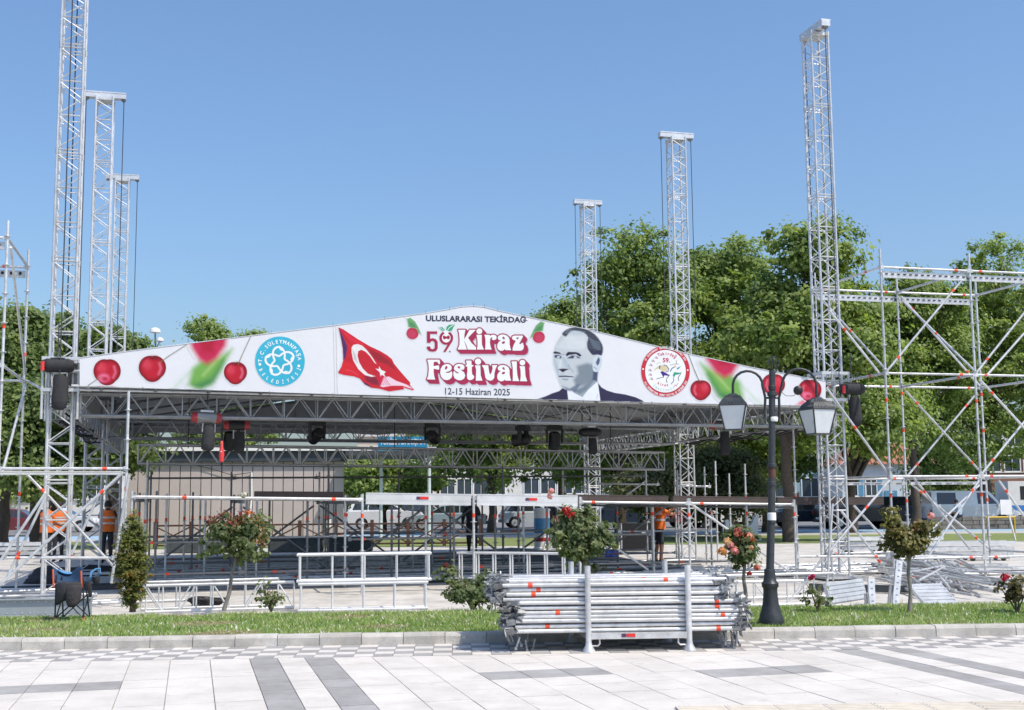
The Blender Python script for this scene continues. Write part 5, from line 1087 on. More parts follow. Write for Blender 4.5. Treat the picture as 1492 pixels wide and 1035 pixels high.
# conifer
g = LG(193, 892); Y = g.y; t = thing('dwarf_conifer', 'narrow upright conifer with browning patches at the left', 'conifer', g)
MB().path([g, g+Vector((.01, 0, .5)), g+Vector((0, 0, 1.25))], [.05, .035, .01], 8).build('trunk', BARK, t, 60)
lob = [(*AT(193, cy, Y), w*Y/FPX/2, w*Y/FPX/2, 17*Y/FPX) for cy, w in ((872, 22), (855, 33), (838, 40), (820, 42), (803, 40), (788, 32), (774, 22), (762, 12))]
C, N, k, rr = crown_points(lob, 330, 34, .085, 61, .55); ang = np.arctan2(C[:, 1]-g.y, C[:, 0]-g.x); col = mixcol(rr, k, 330, (.085, .12, .035), (.30, .32, .085), len(k))
br = rr.uniform(0, 1, 330)[k] < .20; br &= (C[:, 2] < g.z+1.05); col[br] = col[br]*np.array([1.35, .85, .8]); N = unitv(N+np.array([0, 0, .8])); leaf_mesh('foliage', C, N, .05, col, t, .45, 61)
# weeds growing out of the kerb joints
for px, py, n, lab in ((136, 940, 14, 'weed tuft growing out of a kerb joint at the left'), (263, 935, 10, 'weed tuft in the kerb joint right of the conifer')):
    q = G(px, py); r = np.random.default_rng(px); C = np.array(q)+r.normal(size=(n*6, 3))*np.array([.03, .02, .05])+np.array([0, 0, .06]); leaf = leaf_mesh('weed_tuft', C, unitv(r.normal(size=(n*6, 3))), .04, np.array([[.12, .13, .04]])*r.uniform(.6, 1.4, (n*6, 1)), None, .4, px); tag(leaf, lab, 'weed', 'weeds in the kerb')
# ------------------------------------------------------------------ double lantern lamp post
g = G(1124, 911, VZ); t = thing('lamp_post', 'black double armed lantern post in front of the stage corner', 'street lamp', g)
IRON = mat('cast_iron', (.045, .05, .055), .42, .3, .25, 14, bump=.2, bscale=40)
k = g.y/FPX; LX = lambda px, py: AT(px, py, g.y)
MB().lathe([(.16, 0), (.165, .05), (.15, .09), (.145, .12), (.125, .17), (.10, .28), (.088, .42), (.09, .46), (.105, .48), (.108, .52), (.085, .55), (.072, .60), (.07, .68), (.062, .70)], 20, g).build('base', IRON, t, 35)
top = LX(1125, 540); pole = MB().path([g+Vector((0, 0, .6)), g.lerp(top, .5), top], [.052, .046, .040], 14).build('pole', IRON, t, 50)
for f, r_ in ((.40, .055), (.55, .055), (.62, .060), (.905, .062), (.93, .05)): p = g.lerp(top, f); MB().lathe([(r_*.8, -.03), (r_, -.02), (r_, .02), (r_*.8, .03)], 14, p).build('collar', IRON, t, 40)
p = g.lerp(top, .47); MB().lathe([(.05, -.05), (.056, -.045), (.056, .045), (.05, .05)], 14, g.lerp(top, .42)).build('paper_band', WHITEP, t, 40); MB().lathe([(.047, -.09), (.0475, -.08), (.0475, .08), (.047, .09)], 14, g.lerp(top, .60)).build('bare_patch', RUST, t, 40)
MB().lathe([(.052, -.03), (.056, -.02), (.056, .02), (.05, .03)], 14, LX(1127, 611)).build('white_tape', WHITEP, t, 40)
fin = LX(1127, 528); rg_ = MB()
for q in range(2): rg_.path([fin+Vector((.065*math.cos(a)*(1 if q == 0 else .15), .065*math.cos(a)*(0 if q == 0 else 1), .075*math.sin(a))) for a in np.linspace(0, 2*math.pi, 15)], .008, 6)
rg_.path([fin+Vector((.03*math.cos(a), 0, .035*math.sin(a))) for a in np.linspace(0, 2*math.pi, 11)], .008, 6); rg_.lathe([(.035, -.14), (.03, -.10), (.015, -.085)], 10, fin); rg_.build('finial', IRON, t, 60)
for sx, cx in ((-1, 1068), (1, 1190)):
    lt = LX(cx, 577 if sx < 0 else 583); arm = [LX(1125+sx*11, 610), LX(1125+sx*10, 580), LX(1125+sx*14, 562)]
    c0 = LX((1125+sx*14+cx)/2, 562); w = abs(lt.x-LX(1125+sx*14, 562).x)/2; arm += [Vector((c0.x-sx*w*math.cos(a), g.y, c0.z+w*.98*math.sin(a))) for a in np.linspace(.25, math.pi-.1, 9)]+[Vector((lt.x, g.y, lt.z+.02))]
    MB().path(arm, .017, 8).build('arm', IRON, t, 60)
    for f in (580, 610): tube('arm_clamp', LX(1125, f), LX(1125+sx*11, f), .014, IRON, t, 8)
    ln = bpy.data.objects.new('lantern', None)
    CT.append(Matrix.Translation(lt) @ Matrix.Rotation(.35 if sx > 0 else -.25, 4, 'Z')); b = MB(); n = 4
    hw, bw, H = .168, .105, .315; R = lambda a, q, z: Vector((q*math.cos(a), q*math.sin(a), z)); A = [math.pi/4+math.pi/2*i for i in range(4)]; q2 = math.sqrt(2)
    rf = MB(); prof = [(.045, .03), (.09, .0), (.155, -.05), (.195, -.105), (.20, -.125)]
    rf.add([R(a, r_*q2*.86, z) for r_, z in prof for a in A], [(i*4+j, i*4+(j+1) % 4, (i+1)*4+(j+1) % 4, (i+1)*4+j) for i in range(4) for j in range(4)]+[(3, 2, 1, 0), (16, 17, 18, 19)]); body = rf.build('lantern_roof', IRON, t, 30, fix=True)
    rb = MB()
    for i in range(4):
        for f in np.linspace(.12, .88, 7):
            t0 = R(A[i], .10*q2*.86, .004).lerp(R(A[(i+1) % 4], .10*q2*.86, .004), f); t1 = R(A[i], .195*q2*.86, -.100).lerp(R(A[(i+1) % 4], .195*q2*.86, -.100), f); rb.tube(t0, t1, .005, 5)
    rb.build('roof_rib', IRON, body, 60)
    for i in range(4):
        a0, a1 = A[i], A[(i+1) % 4]; P4 = [R(a0, hw*q2, -.125), R(a1, hw*q2, -.125), R(a1, bw*q2, -.125-H), R(a0, bw*q2, -.125-H)]; nrm = (P4[1]-P4[0]).cross(P4[3]-P4[0]).normalized()
        MB().prism(P4, nrm*-.006 if nrm.dot(P4[0]) > 0 else nrm*.006).build('pane', LAMPG, body, None, fix=True); tube('frame_bar', P4[0]*1.01, P4[3]*1.01, .010, IRON, body, 6); tube('frame_bar', P4[3], P4[2], .010, WHITEP if False else IRON, body, 6); tube('frame_bar', P4[0], P4[1], .010, IRON, body, 6)
    MB().box((0, 0, -.125-H), (bw*2, bw*2, .012)).build('floor_plate', IRON, body, None); CT.pop()
c = LX(1163, 569); sp = thing('loudspeaker', 'small round black loudspeaker hanging from the lamp post arm', 'loudspeaker', c)
MB().lathe([(.02, .05), (.055, .03), (.062, -.01), (.05, -.03), (.02, -.02)], 16).build('horn', BLACK, sp, 40, Matrix.Translation(c) @ Matrix.Rotation(math.pi/2, 4, 'X')); MB().path([LX(1137, 570), LX(1145, 577), LX(1156, 577), LX(1163, 571)], .004, 5).build('wire', BLACK, sp, 60)

# ------------------------------------------------------------------ folding camp chair with clothes on it
g = G(105, 903, VZ); t = thing('camp_chair', 'blue and black folding camp chair with dark clothes hung on it', 'camp chair', g); CF = mat('chair_frame', (.03, .035, .05), .45, .4, .2, 20); BLUE = mat('blue_chair_cloth', (.014, .045, .10), .8, 0, .18, 12, bump=.4, bscale=25)
YC = g.y; X = lambda px, py, dy=0: AT(px, py, YC+dy)
legs = [((80, 902, -.2), (82, 838, -.15)), ((122, 902, -.2), (121, 842, -.15)), ((92, 900, .25), (90, 840, .2)), ((131, 900, .25), (124, 845, .2))]
for a, c in legs: tube('leg', X(*a), X(*c), .011, CF, t, 8)
for a, c in (((82, 900, -.2), (118, 868, -.2)), ((120, 900, -.2), (88, 866, -.2)), ((92, 899, .25), (128, 866, .2)), ((130, 899, .25), (94, 866, .2)), ((82, 900, -.2), (92, 866, .22)), ((120, 900, -.2), (130, 866, .22))): tube('brace', X(*a), X(*c), .009, CF, t, 8)
for a in (80, 122): tube('foot', X(a, 904, -.2), X(a, 900, -.2), .018, mat('orange_foot', (.6, .16, .05), .5), t, 8)
def sheet(name, P, m, thick=.012):
    nr, nc = len(P), len(P[0]); b = MB().add([p for row in P for p in row], [(i*nc+j, i*nc+j+1, (i+1)*nc+j+1, (i+1)*nc+j) for i in range(nr-1) for j in range(nc-1)]); o = b.build(name, m, t, 80)
    sd = o.modifiers.new('subdivision', 'SUBSURF'); sd.levels = sd.render_levels = 2; so = o.modifiers.new('thickness', 'SOLIDIFY'); so.thickness = thick; return o
sheet('backrest', [[X(75, 825, .3), X(82, 831, .32), X(94, 836, .34), X(106, 835, .34), X(113, 827, .3), X(121, 824, .25)], [X(77, 838, .2), X(86, 844, .24), X(96, 846, .26), X(106, 846, .26), X(114, 841, .22), X(121, 838, .15)], [X(80, 850, .1), X(90, 851, .15), X(98, 852, .15), X(108, 851, .15), X(116, 849, .1), X(120, 848, .05)]], BLUE)
LBC = mat('light_blue_cloth', (.07, .22, .42), .75, 0, .15, 14)
sheet('back_panel', [[X(82, 828.5, .29), X(92, 833.5, .31), X(106, 834, .31)], [X(86, 833, .25), X(94, 837, .27), X(105, 837.5, .27)]], LBC, .008)
sheet('seat', [[X(80, 853, .12), X(98, 855, .12), X(121, 852, .12)], [X(80, 858, -.1), X(98, 864, -.1), X(121, 857, -.1)], [X(81, 858, -.3), X(98, 866, -.3), X(121, 858, -.3)]], BLACKC)
sheet('arm_rest', [[X(121, 846, -.12), X(130, 842, -.08), X(140, 838, -.02), X(146, 834, .06)], [X(122, 851, -.12), X(131, 847, -.08), X(141, 843, -.02), X(146, 839, .06)]], BLUE)
MB().path([X(131, 846, -.06), X(133, 834, 0), X(139, 830, .05), X(145.5, 828.5, .08), X(146, 836, .08), X(140, 842, .0), X(131, 847, -.06)], .016, 8).build('arm_loop', LBC, t, 60)
MB().lathe([(.035, 0), (.045, .01), (.05, .09), (.048, .09)], 12, X(140, 850, -.05)).build('cup_holder', BLACKC, t, 50)
for q in ((77, 830), (118, 832)): tube('orange_strap', X(q[0], q[1], -.17), X(q[0]+1, q[1]+26, -.17), .013, mat('orange_strap', (.7, .13, .05), .6), t, 8)
sheet('hung_jacket', [[X(84, 850, -.25), X(92, 848, -.3), X(102, 850, -.3), X(112, 848, -.28), X(120, 850, -.25)], [X(84, 862, -.3), X(92, 864, -.36), X(102, 862, -.33), X(110, 866, -.36), X(118, 860, -.3)], [X(81, 884, -.28), X(88, 880, -.3), X(97, 872, -.34), X(106, 882, -.3), X(116, 868, -.28)]], BLACKC, .03)
sheet('hung_shirt', [[X(98, 856, -.36), X(106, 852, -.4), X(114, 854, -.38), X(119, 852, -.34)], [X(97, 868, -.4), X(105, 872, -.44), X(112, 866, -.41), X(118, 864, -.36)], [X(99, 882, -.38), X(104, 886, -.42), X(111, 882, -.4), X(116, 874, -.36)]], mat('charcoal_cloth', (.045, .04, .045), .9, 0, .3, 18, bump=.6, bscale=20), .025)
sheet('hung_sleeve', [[X(126, 842, -.05), X(131, 842, -.05)], [X(128, 856, -.1), X(134, 854, -.1)], [X(130, 872, -.1), X(135, 870, -.1)]], BLACKC, .03)

# ------------------------------------------------------------------ kiosk hut behind the stage
HL, HR = Vector((-16.2, 51.6, 0)), Vector((-7.35, 53.3, 0)); HD = (HR-HL).normalized(); HA = math.atan2(HD.y, HD.x); HN = Vector((-HD.y, HD.x, 0)); HWd = (HR-HL).length
hut = thing('kiosk_hut', 'mauve panelled kiosk hut with flat roof behind the stage', 'kiosk', HL.lerp(HR, .5)); MAUVE = mat('mauve_panel', (.47, .41, .41), .65, 0, .04, 2); HM = Matrix.Translation(HL) @ Matrix.Rotation(HA, 4, 'Z'); CT.append(HM); WM[hut.name] = WM[hut.name]
MB().box((HWd/2, 2.0, 1.7), (HWd-.1, 3.9, 3.4)).build('core_wall', mat('panel_joint', (.12, .10, .10), .8), hut, None)
n = 21
for i in range(n): box('wall_panel', (HWd*(i+.5)/n, .03, 1.75), (HWd/n-.035, .06, 3.3), MAUVE, hut)
for i in range(8): box('wall_panel', (HWd-.02, .25+i*.5, 1.75), (.06, .465, 3.3), MAUVE, hut)
MB().box((HWd/2, 2.1, 3.62), (HWd+.3, 4.6, .42)).build('fascia', mat('dark_fascia', (.035, .045, .06), .5, 0, .2, 3), hut, None); MB().box((HWd/2+1.9, 2.1, 3.94), (HWd+4.2, 4.9, .16)).build('roof_edge', WHITEP, hut, None)
MB().box((HWd+1.9, 1.2, 3.72), (3.8, 5.2, .20)).build('canopy', DARKP, hut, None)
for x in (HWd+1.6, HWd+3.7): MB().tube((x, -.2, 0), (x, -.2, 3.7), .08, 14).build('column', mat('pale_column', (.55, .62, .66), .6), hut, 40)
ac = MB().box((4.9, -.28, .72), (.85, .34, .6)).build('air_conditioner', WHITEP, hut, None); MB().tube((4.75, -.455, .72), (4.75, -.47, .72), .24, 20).build('fan_grille', DSTEEL, ac, 40)
MB().path([(5.1, -.06, 2.95), (5.12, -.06, 2.0), (5.08, -.08, 1.3), (4.95, -.15, .95)], .045, 8).build('pipe_cover', WHITEP, hut, 60); MB().path([(2.6, -.08, 3.3), (3.4, -.1, 3.12), (4.3, -.1, 2.84), (5.1, -.08, 2.95)], .014, 6).build('cable', BLACK, hut, 60)
box('meter_box', (8.35, -.08, .75), (.28, .14, .36), WHITEP, hut); CT.pop()
sg = ONV(585, 644, 0); c0, c1 = AT(551, 646.5, 53.0), AT(622, 647.5, 53.0); sgn = thing('information_sign', 'blue sign with white lettering above the kiosk canopy', 'sign', (c0+c1)/2); w = c1-c0; BS = mat('blue_sign', (.02, .24, .42), .45, 0, .08, 3)
MB().box((0, 0, 0), (w.length, .12, .62)).build('board', BS, sgn, None, Matrix.Translation((c0+c1)/2) @ Matrix.Rotation(math.atan2(w.y, w.x), 4, 'Z'))
V, F = WORDS['info']; Pn = n2(V); mn, mx = Pn.min(0), Pn.max(0); MB().add([(-w.length*.46+(x-mn[0])/(mx[0]-mn[0])*w.length*.92, -.066, -.10+(y-mn[1])/(mx[1]-mn[1])*.38) for x, y in V], F).build('lettering', WHITEP, sgn, None, Matrix.Translation((c0+c1)/2) @ Matrix.Rotation(math.atan2(w.y, w.x), 4, 'Z'))
MB().box((0, -.065, -.24), (w.length, .01, .08)).build('lower_stripe', mat('light_blue', (.10, .48, .66), .5), sgn, None, Matrix.Translation((c0+c1)/2) @ Matrix.Rotation(math.atan2(w.y, w.x), 4, 'Z'))
# wooden rail fence in front of the kiosk
a, c = AT(226, 790, 46), AT(700, 786, 46); a.z = c.z = 0; wf = thing('timber_fence', 'brown timber fence with crossed braces in front of the kiosk', 'fence', (a+c)/2); nb = 9; Z = Vector((0, 0, 1))
for i in range(nb+1):
    p = a.lerp(c, i/nb); box('post', p+Z*.5, (.12, .12, 1.0), RUST, wf)
    if i < nb:
        q = a.lerp(c, (i+1)/nb)
        for z in (.85, .12): tube('rail', p+Z*z, q+Z*z, .035, RUST, wf, 6)
        tube('brace', p+Z*.14, q+Z*.82, .028, RUST, wf, 6); tube('brace', p+Z*.82, q+Z*.14, .028, RUST, wf, 6)
for px0, px1, lab in ((244, 338, 'long dark planter box below the left part of the kiosk'), (395, 470, 'long dark planter box below the air conditioner'), (478, 542, 'dark planter box at the right corner of the kiosk')):
    a, c = AT(px0, 790, 42), AT(px1, 790, 42); m_ = (a+c)/2; m_.z = 0; pb = thing('planter_box', lab, 'planter', m_, 'dark planter boxes'); PBM = mat('planter_stone', (.075, .09, .095), .8, 0, .3, 6, bump=.4, bscale=18)
    L = (c-a).length; MB().box((0, 0, .24), (L, .6, .44)).build('trough', PBM, pb, None, Matrix.Translation(m_)); MB().box((0, 0, .475), (L+.06, .66, .05)).build('rim', PBM, pb, None, Matrix.Translation(m_))

# ------------------------------------------------------------------ flight case, crate and other site things
def GZ(px, py): return G(px, py)
q = GZ(928, 806); fc = thing('flight_case', 'black flight case with a label behind the worker in orange', 'flight case', q); MB().box((0, .3, .5), (.95, .6, .85)).build('body', BLACK, fc, None, Matrix.Translation(q))
for x in (-.47, .47): MB().box((x, .0, .5), (.03, .03, .86)).build('corner_rail', GALV, fc, None, Matrix.Translation(q))
MB().box((.25, -.004, .62), (.18, .008, .12)).build('label_plate', WHITEP, fc, None, Matrix.Translation(q)); MB().box((0, 0, .07), (.9, .5, .02)).build('plinth', DSTEEL, fc, None, Matrix.Translation(q))
for x in (-.38, .38): MB().tube((x, -.02, .05), (x, .03, .05), .05, 12).build('castor', RUBBER, fc, 40, Matrix.Translation(q))
q = GZ(891, 812); bc = thing('blue_crate', 'small bright blue plastic crate beside the flight case', 'crate', q); BC = mat('blue_plastic', (.03, .07, .42), .45, 0, .1, 10)
for c_, d_ in (((0, 0, .03), (.36, .26, .02)), ((0, -.13, .13), (.36, .02, .2)), ((0, .13, .13), (.36, .02, .2)), ((-.18, 0, .13), (.02, .26, .2)), ((.18, 0, .13), (.02, .26, .2))): MB().box(c_, d_).build('wall', BC, bc, None, Matrix.Translation(q))
MB().path([(-.17, 0, .22), (-.12, 0, .30), (.12, 0, .30), (.17, 0, .22)], .012, 6).build('handle', BC, bc, 60, Matrix.Translation(q))
q = GZ(790, 801); dc = thing('display_column', 'white and blue printed display column behind the stage centre', 'display', q); LBL = mat('display_blue', (.10, .33, .60), .5, 0, .25, 5)
MB().lathe([(.30, 0), (.30, .06), (.27, .08), (.27, 1.30), (.30, 1.32), (.29, 1.38), (.1, 1.40)], 20, q).build('body', WHITEP, dc, 35); MB().lathe([(.272, .55), (.274, .56), (.274, 1.05), (.272, 1.06)], 20, q).build('blue_band', LBL, dc, 35); MB().lathe([(.272, .28), (.274, .29), (.274, .40), (.272, .41)], 20, q).build('red_band', REDP, dc, 35)
q = GZ(1083, 788); pb = thing('plastic_barrier', 'white curved plastic barrier behind the pink rose tree', 'barrier', q); prof = [(-.62, 0), (.62, 0), (.60, .12), (.52, .2), (.55, .9), (.46, .88), (.30, .55), (.05, .42), (-.25, .45), (-.5, .72), (-.60, .70), (-.55, .2), (-.62, .12)]
MB().prism([(x*1.15, 0, z*1.15) for x, z in prof][::-1], (0, .35, 0)).build('shell', WHITEP, pb, 30, Matrix.Translation(q), fix=True); MB().box((.35, -.01, .12), (.3, .03, .1)).build('foot', WHITEP, pb, None, Matrix.Translation(q)); MB().box((-.35, -.01, .12), (.3, .03, .1)).build('foot', WHITEP, pb, None, Matrix.Translation(q))
# pallets of deck frames on low trolleys at the right
for k, (px, py, lab) in enumerate(((20, 815, 'stack of aluminium deck frames at the left edge behind the scaffold'), (1395, 818, 'stack of aluminium deck frames on the paving behind the right scaffold'), (1300, 808, 'low stack of aluminium beams behind the right tower'))):
    q = GZ(px, py); st_ = thing('deck_stack', lab, 'stack', q)
    for j in range(3):
        for y in (0, .5): b = MB().box((0, y, .18+.14*j), (2.9, .05, .1)); o = b.build('beam', GALV if j < 2 else WHITEAL, st_, None, Matrix.Translation(q+Vector((.05*j, 0, 0))) @ Matrix.Rotation(.04*j-.03, 4, 'Z'))
        for s in range(5): MB().box((-1.3+.65*s, .25, .18+.14*j), (.06, .5, .06)).build('cross_member', GALV, st_, None, Matrix.Translation(q+Vector((.05*j, 0, 0))) @ Matrix.Rotation(.04*j-.03, 4, 'Z'))
    for s in range(4):
        for y in (-.02, .52): MB().tube((-1.2+.8*s, y-.02, .065), (-1.2+.8*s, y+.03, .065), .065, 12).build('wheel', RUBBER, st_, 40, Matrix.Translation(q))
def lump(px, py, sx, sy, sz, label, seed):
    q = GZ(px, py); me = bpy.data.meshes.new('dark_tarpaulin'); bm = bmesh.new(); bmesh.ops.create_icosphere(bm, subdivisions=4, radius=1); r = random.Random(seed); ph = [r.uniform(0, 6) for _ in range(6)]
    for v in bm.verts:
        c = v.co; k = 1+.16*math.sin(3*c.x+ph[0]+2*c.y)+.12*math.sin(5*c.y+ph[1]+3*c.z)+.08*math.sin(9*c.x+ph[2])*math.sin(8*c.z+ph[3]); v.co = Vector((c.x*sx*k, c.y*sy*k, max(0, c.z*sz*k)))
    bm.to_mesh(me); bm.free(); me.materials.append(BLACKC); me.polygons.foreach_set('use_smooth', [True]*len(me.polygons)); tag(link(bpy.data.objects.new('dark_tarpaulin', me), None, Matrix.Translation(q)), label, 'tarpaulin')
lump(62, 850, .42, .3, .30, 'crumpled black tarpaulin on the ground left of the camp chair', 1); lump(120, 838, .9, .35, .22, 'long dark tarpaulin heap under the left tower', 2)
# old street light far behind
q = AT(228, 540, 75); q.z = 0; sl = thing('street_light', 'slim street light rising over the banner at the left', 'street light', q); tp = AT(226, 484, 75); MB().path([q, q.lerp(tp, .9)+Vector((.05, 0, 0)), tp], [.09, .06, .05], 8).build('pole', DSTEEL, sl, 60)
MB().lathe([(.05, -.1), (.34, -.02), (.30, .16), (.12, .26), (.02, .28)], 14, tp).build('globe', WHITEP, sl, 40); q2_ = AT(233, 497, 75); MB().lathe([(.05, -.1), (.24, 0), (.2, .16), (.05, .22)], 12, q2_).build('globe', WHITEP, sl, 40); tube('arm', tp.lerp(q, .1), q2_, .03, DSTEEL, sl, 6)
# ------------------------------------------------------------------ cars along the far road
def car(kind, paint, px, py, Y, heading, label, metal=.1):
    g = AT(px, py, Y); g.z = 0; t = thing('parked_car', label, 'car' if kind != 'van' else 'van', g, 'vehicles parked along the far road'); m = mat('car_'+paint[0], paint[1], .28, metal, .04, 2, spec=.7)
    CT.append(Matrix.Translation(g) @ Matrix.Rotation(heading, 4, 'Z'))
    if kind == 'van': L, W, H, sill, belt = 4.6, 1.85, 1.95, .28, 1.1; lower = [(-2.3, .35), (2.25, .35), (2.3, .75), (1.95, 1.05), (1.45, 1.12), (-2.28, 1.12)]; cab = [(-2.27, 1.10), (1.47, 1.10), (.95, 1.80), (.75, 1.92), (-2.2, 1.95)]
    elif kind == 'suv': L, W, H = 4.5, 1.85, 1.68; lower = [(-2.2, .38), (2.2, .38), (2.26, .75), (2.15, .98), (1.15, 1.08), (-2.18, 1.06), (-2.25, .7)]; cab = [(-2.15, 1.04), (1.18, 1.04), (.45, 1.60), (.2, 1.66), (-1.75, 1.66), (-1.95, 1.58)]
    elif kind == 'hatch': L, W, H = 4.0, 1.72, 1.45; lower = [(-1.95, .32), (1.95, .32), (2.0, .62), (1.85, .82), (.95, .92), (-1.92, .92), (-2.0, .6)]; cab = [(-1.9, .90), (.98, .90), (.25, 1.40), (0, 1.45), (-1.35, 1.43), (-1.6, 1.33)]
    else: L, W, H = 4.5, 1.76, 1.44; lower = [(-2.2, .32), (2.2, .32), (2.25, .6), (2.1, .80), (1.15, .90), (-1.5, .92), (-2.15, .90), (-2.25, .6)]; cab = [(-1.75, .90), (1.15, .88), (.4, 1.38), (.1, 1.43), (-.95, 1.42), (-1.25, 1.34)]
    wx = (L*.31, -L*.31); wr = .33
    def arches(prof):
        out = [prof[0]]
        for x in sorted(wx): out += [(x+(wr+.06)*math.cos(a), prof[0][1]+max(0, (wr+.06)*math.sin(a)-(prof[0][1]-wr))) for a in np.linspace(math.pi, 0, 9)]
        return out+prof[1:]
    lp = arches(lower); b = MB(); n = len(lp); secs = [(-W/2+.06, .97), (-W/2, 1), (W/2, 1), (W/2-.06, .97)]
    for y, s in ((-W/2, .985), (-W/2+.10, 1), (W/2-.10, 1), (W/2, .985)): b.v += [(x*s, y, z) for x, z in lp]
    b.f = [(k*n+i, k*n+(i+1) % n, (k+1)*n+(i+1) % n, (k+1)*n+i) for k in range(3) for i in range(n)]+[tuple(range(n))[::-1], tuple(range(3*n, 4*n))]; b.m = [0]*len(b.f); b.build('body', m, t, 28, fix=True)
    zt = max(z for _, z in cab); zb = cab[0][1]; c = MB(); n = len(cab); tw = lambda z: W/2-.05-.17*(z-zb)/(zt-zb)
    c.v = [(x, -tw(z), z) for x, z in cab]+[(x, tw(z), z) for x, z in cab]; c.f = [(i, (i+1) % n, n+(i+1) % n, n+i) for i in range(n)]+[tuple(range(n))[::-1], tuple(range(n, 2*n))]; c.m = [0]*len(c.f); c.build('cabin', m, t, 25, fix=True)
    C = n2(cab); cen = C.mean(0); inner = cen+(C-cen)*np.array([.86, .72]); xs = np.linspace(inner[:, 0].min(), inner[:, 0].max(), 4)
    for s in (-1, 1):
        for k in range(3):
            if kind == 'van' and k == 1: continue
            poly = clip([Vector((p_[0], p_[1], 0)) for p_ in inner], lambda p_: xs[k]+.03-p_.x); poly = clip(poly, lambda p_: p_.x-xs[k+1]+.03) if len(poly) > 2 else poly
            if len(poly) > 2: MB().prism([(p_.x, s*(tw(p_.y)+.003), p_.y) for p_ in poly], (0, -s*.015, 0)).build('side_window', GLASS, t, None, fix=True)
    i0 = 1; (x0, z0), (x1, z1) = cab[1], cab[2]; f0, f1 = .12, .92
    for (xa, za), (xb, zb_), nm in ((cab[1], cab[2], 'windscreen'), (cab[0], cab[-1], 'rear_window')):
        p0 = (xa+(xb-xa)*f0, za+(zb_-za)*(.12 if nm[0] == 'w' else .25)); p1 = (xa+(xb-xa)*f1, za+(zb_-za)*f1); sx = .012 if nm[0] == 'w' else -.012
        MB().prism([(p0[0]+sx, -tw(p0[1])+.07, p0[1]), (p0[0]+sx, tw(p0[1])-.07, p0[1]), (p1[0]+sx, tw(p1[1])-.09, p1[1]), (p1[0]+sx, -tw(p1[1])+.09, p1[1])], (-sx, 0, -.004)).build(nm, GLASS, t, None, fix=True)
    for x in wx:
        for s in (-1, 1):
            w = MB().tube((x, s*(W/2-.20), wr), (x, s*(W/2-.01), wr), wr, 18).build('wheel', RUBBER, t, 40); MB().tube((x, s*(W/2-.012), wr), (x, s*(W/2+.004), wr), wr*.62, 14).build('rim', GALV, w, 40); MB().tube((x, s*(W/2), wr), (x, s*(W/2+.012), wr), wr*.16, 10).build('hub', DSTEEL, w, 40)
    xf, xr, zl = max(x for x, _ in lower), min(x for x, _ in lower), (.66 if kind not in ('van', 'suv') else .8)
    for s in (-1, 1): box('headlight', (xf-.06, s*(W/2-.24), zl), (.12, .3, .13), LAMPG, t); box('tail_light', (xr+.05, s*(W/2-.17), zl+.05), (.12, .2, .2), REDP, t)
    box('bumper', (xf-.03, 0, .42), (.12, W*.9, .16), DARKP, t); box('bumper', (xr+.03, 0, .42), (.12, W*.9, .16), DARKP, t); box('number_plate', (xr-.035, 0, .55), (.01, .5, .11), WHITEP, t); box('number_plate', (xf+.035, 0, .45), (.01, .5, .11), WHITEP, t)
    for s in (-1, 1): box('mirror', (cab[1][0]-.25, s*(W/2+.07), cab[1][1]+.06), (.12, .16, .12), m, t)
    CT.pop(); return t
WH_, SIL, NAV, BLK_, RDC, DGR, BLG, MAR = ('white', (.72, .72, .72)), ('silver', (.50, .56, .60)), ('navy', (.025, .04, .07)), ('black', (.015, .016, .02)), ('red', (.55, .02, .03)), ('dark_grey', (.05, .055, .06)), ('blue_grey', (.33, .43, .50)), ('maroon', (.14, .015, .02))
car('sedan', MAR, 22, 760, 66, .12, 'dark red car at the left edge behind the low scaffold frame'); car('sedan', WH_, 88, 756, 74, .1, 'white car behind the workers at the left'); car('hatch', WH_, 205, 756, 76, .1, 'white car hidden behind the conifer and tower legs'); 
car('suv', WH_, 562, 760, 74, .05, 'white car behind the timber fence left of centre'); car('suv', DGR, 612, 756, 82, .05, 'dark grey car behind the left white board'); car('sedan', BLG, 652, 765, 70, math.pi, 'blue grey saloon behind the person in black'); car('hatch', SIL, 777, 763, 74, 0.15, 'silver blue hatchback seen from behind under the right white board')
car('suv', NAV, 903, 765, 68, math.pi, 'dark navy van like car behind the dense rose tree'); car('hatch', RDC, 1020, 766, 72, .3, 'bright red car behind the right stage post'); car('hatch', WH_, 1052, 768, 70, .25, 'white hatchback beside the red car'); car('suv', WH_, 1098, 766, 72, .2, 'white car with dark windows behind the lamp post')
car('sedan', NAV, 1182, 766, 69, .12, 'dark navy saloon behind the right tower'); car('suv', BLK_, 1252, 768, 66, .1, 'black car between right tower and yellowing rose tree'); car('suv', NAV, 1318, 764, 72, .1, 'dark blue car behind the yellowing rose tree'); car('van', WH_, 1413, 768, 66, 0, 'white delivery van behind the thick trunk at the right')
# small lorry at the right edge
g = AT(1484, 766, 74); g.z = 0; t = thing('small_lorry', 'white lorry cab behind the delivery van at the right edge', 'lorry', g); CT.append(Matrix.Translation(g))
MB().prism([(-.9, -1, .5), (1.0, -1, .5), (1.05, -1, 1.3), (.8, -1, 2.35), (.6, -1, 2.5), (-.9, -1, 2.5)], (0, 2, 0)).build('cab', WHITEP, t, 25, fix=True); MB().box((-1.55, 0, .95), (1.2, 1.9, .5)).build('load_box', DARKP, t, None); MB().box((-.7, 0, .45), (3.0, 1.5, .2)).build('chassis', DARKP, t, None)
MB().prism([(-.2, -1.01, 1.4), (.85, -1.01, 1.4), (.68, -1.01, 2.2), (-.2, -1.01, 2.2)], (0, .01, 0)).build('side_window', GLASS, t, None, fix=True); MB().box((0, -1.008, .9), (1.7, .01, .35)).build('blue_stripe', mat('stripe_blue', (.05, .2, .5), .5), t, None)
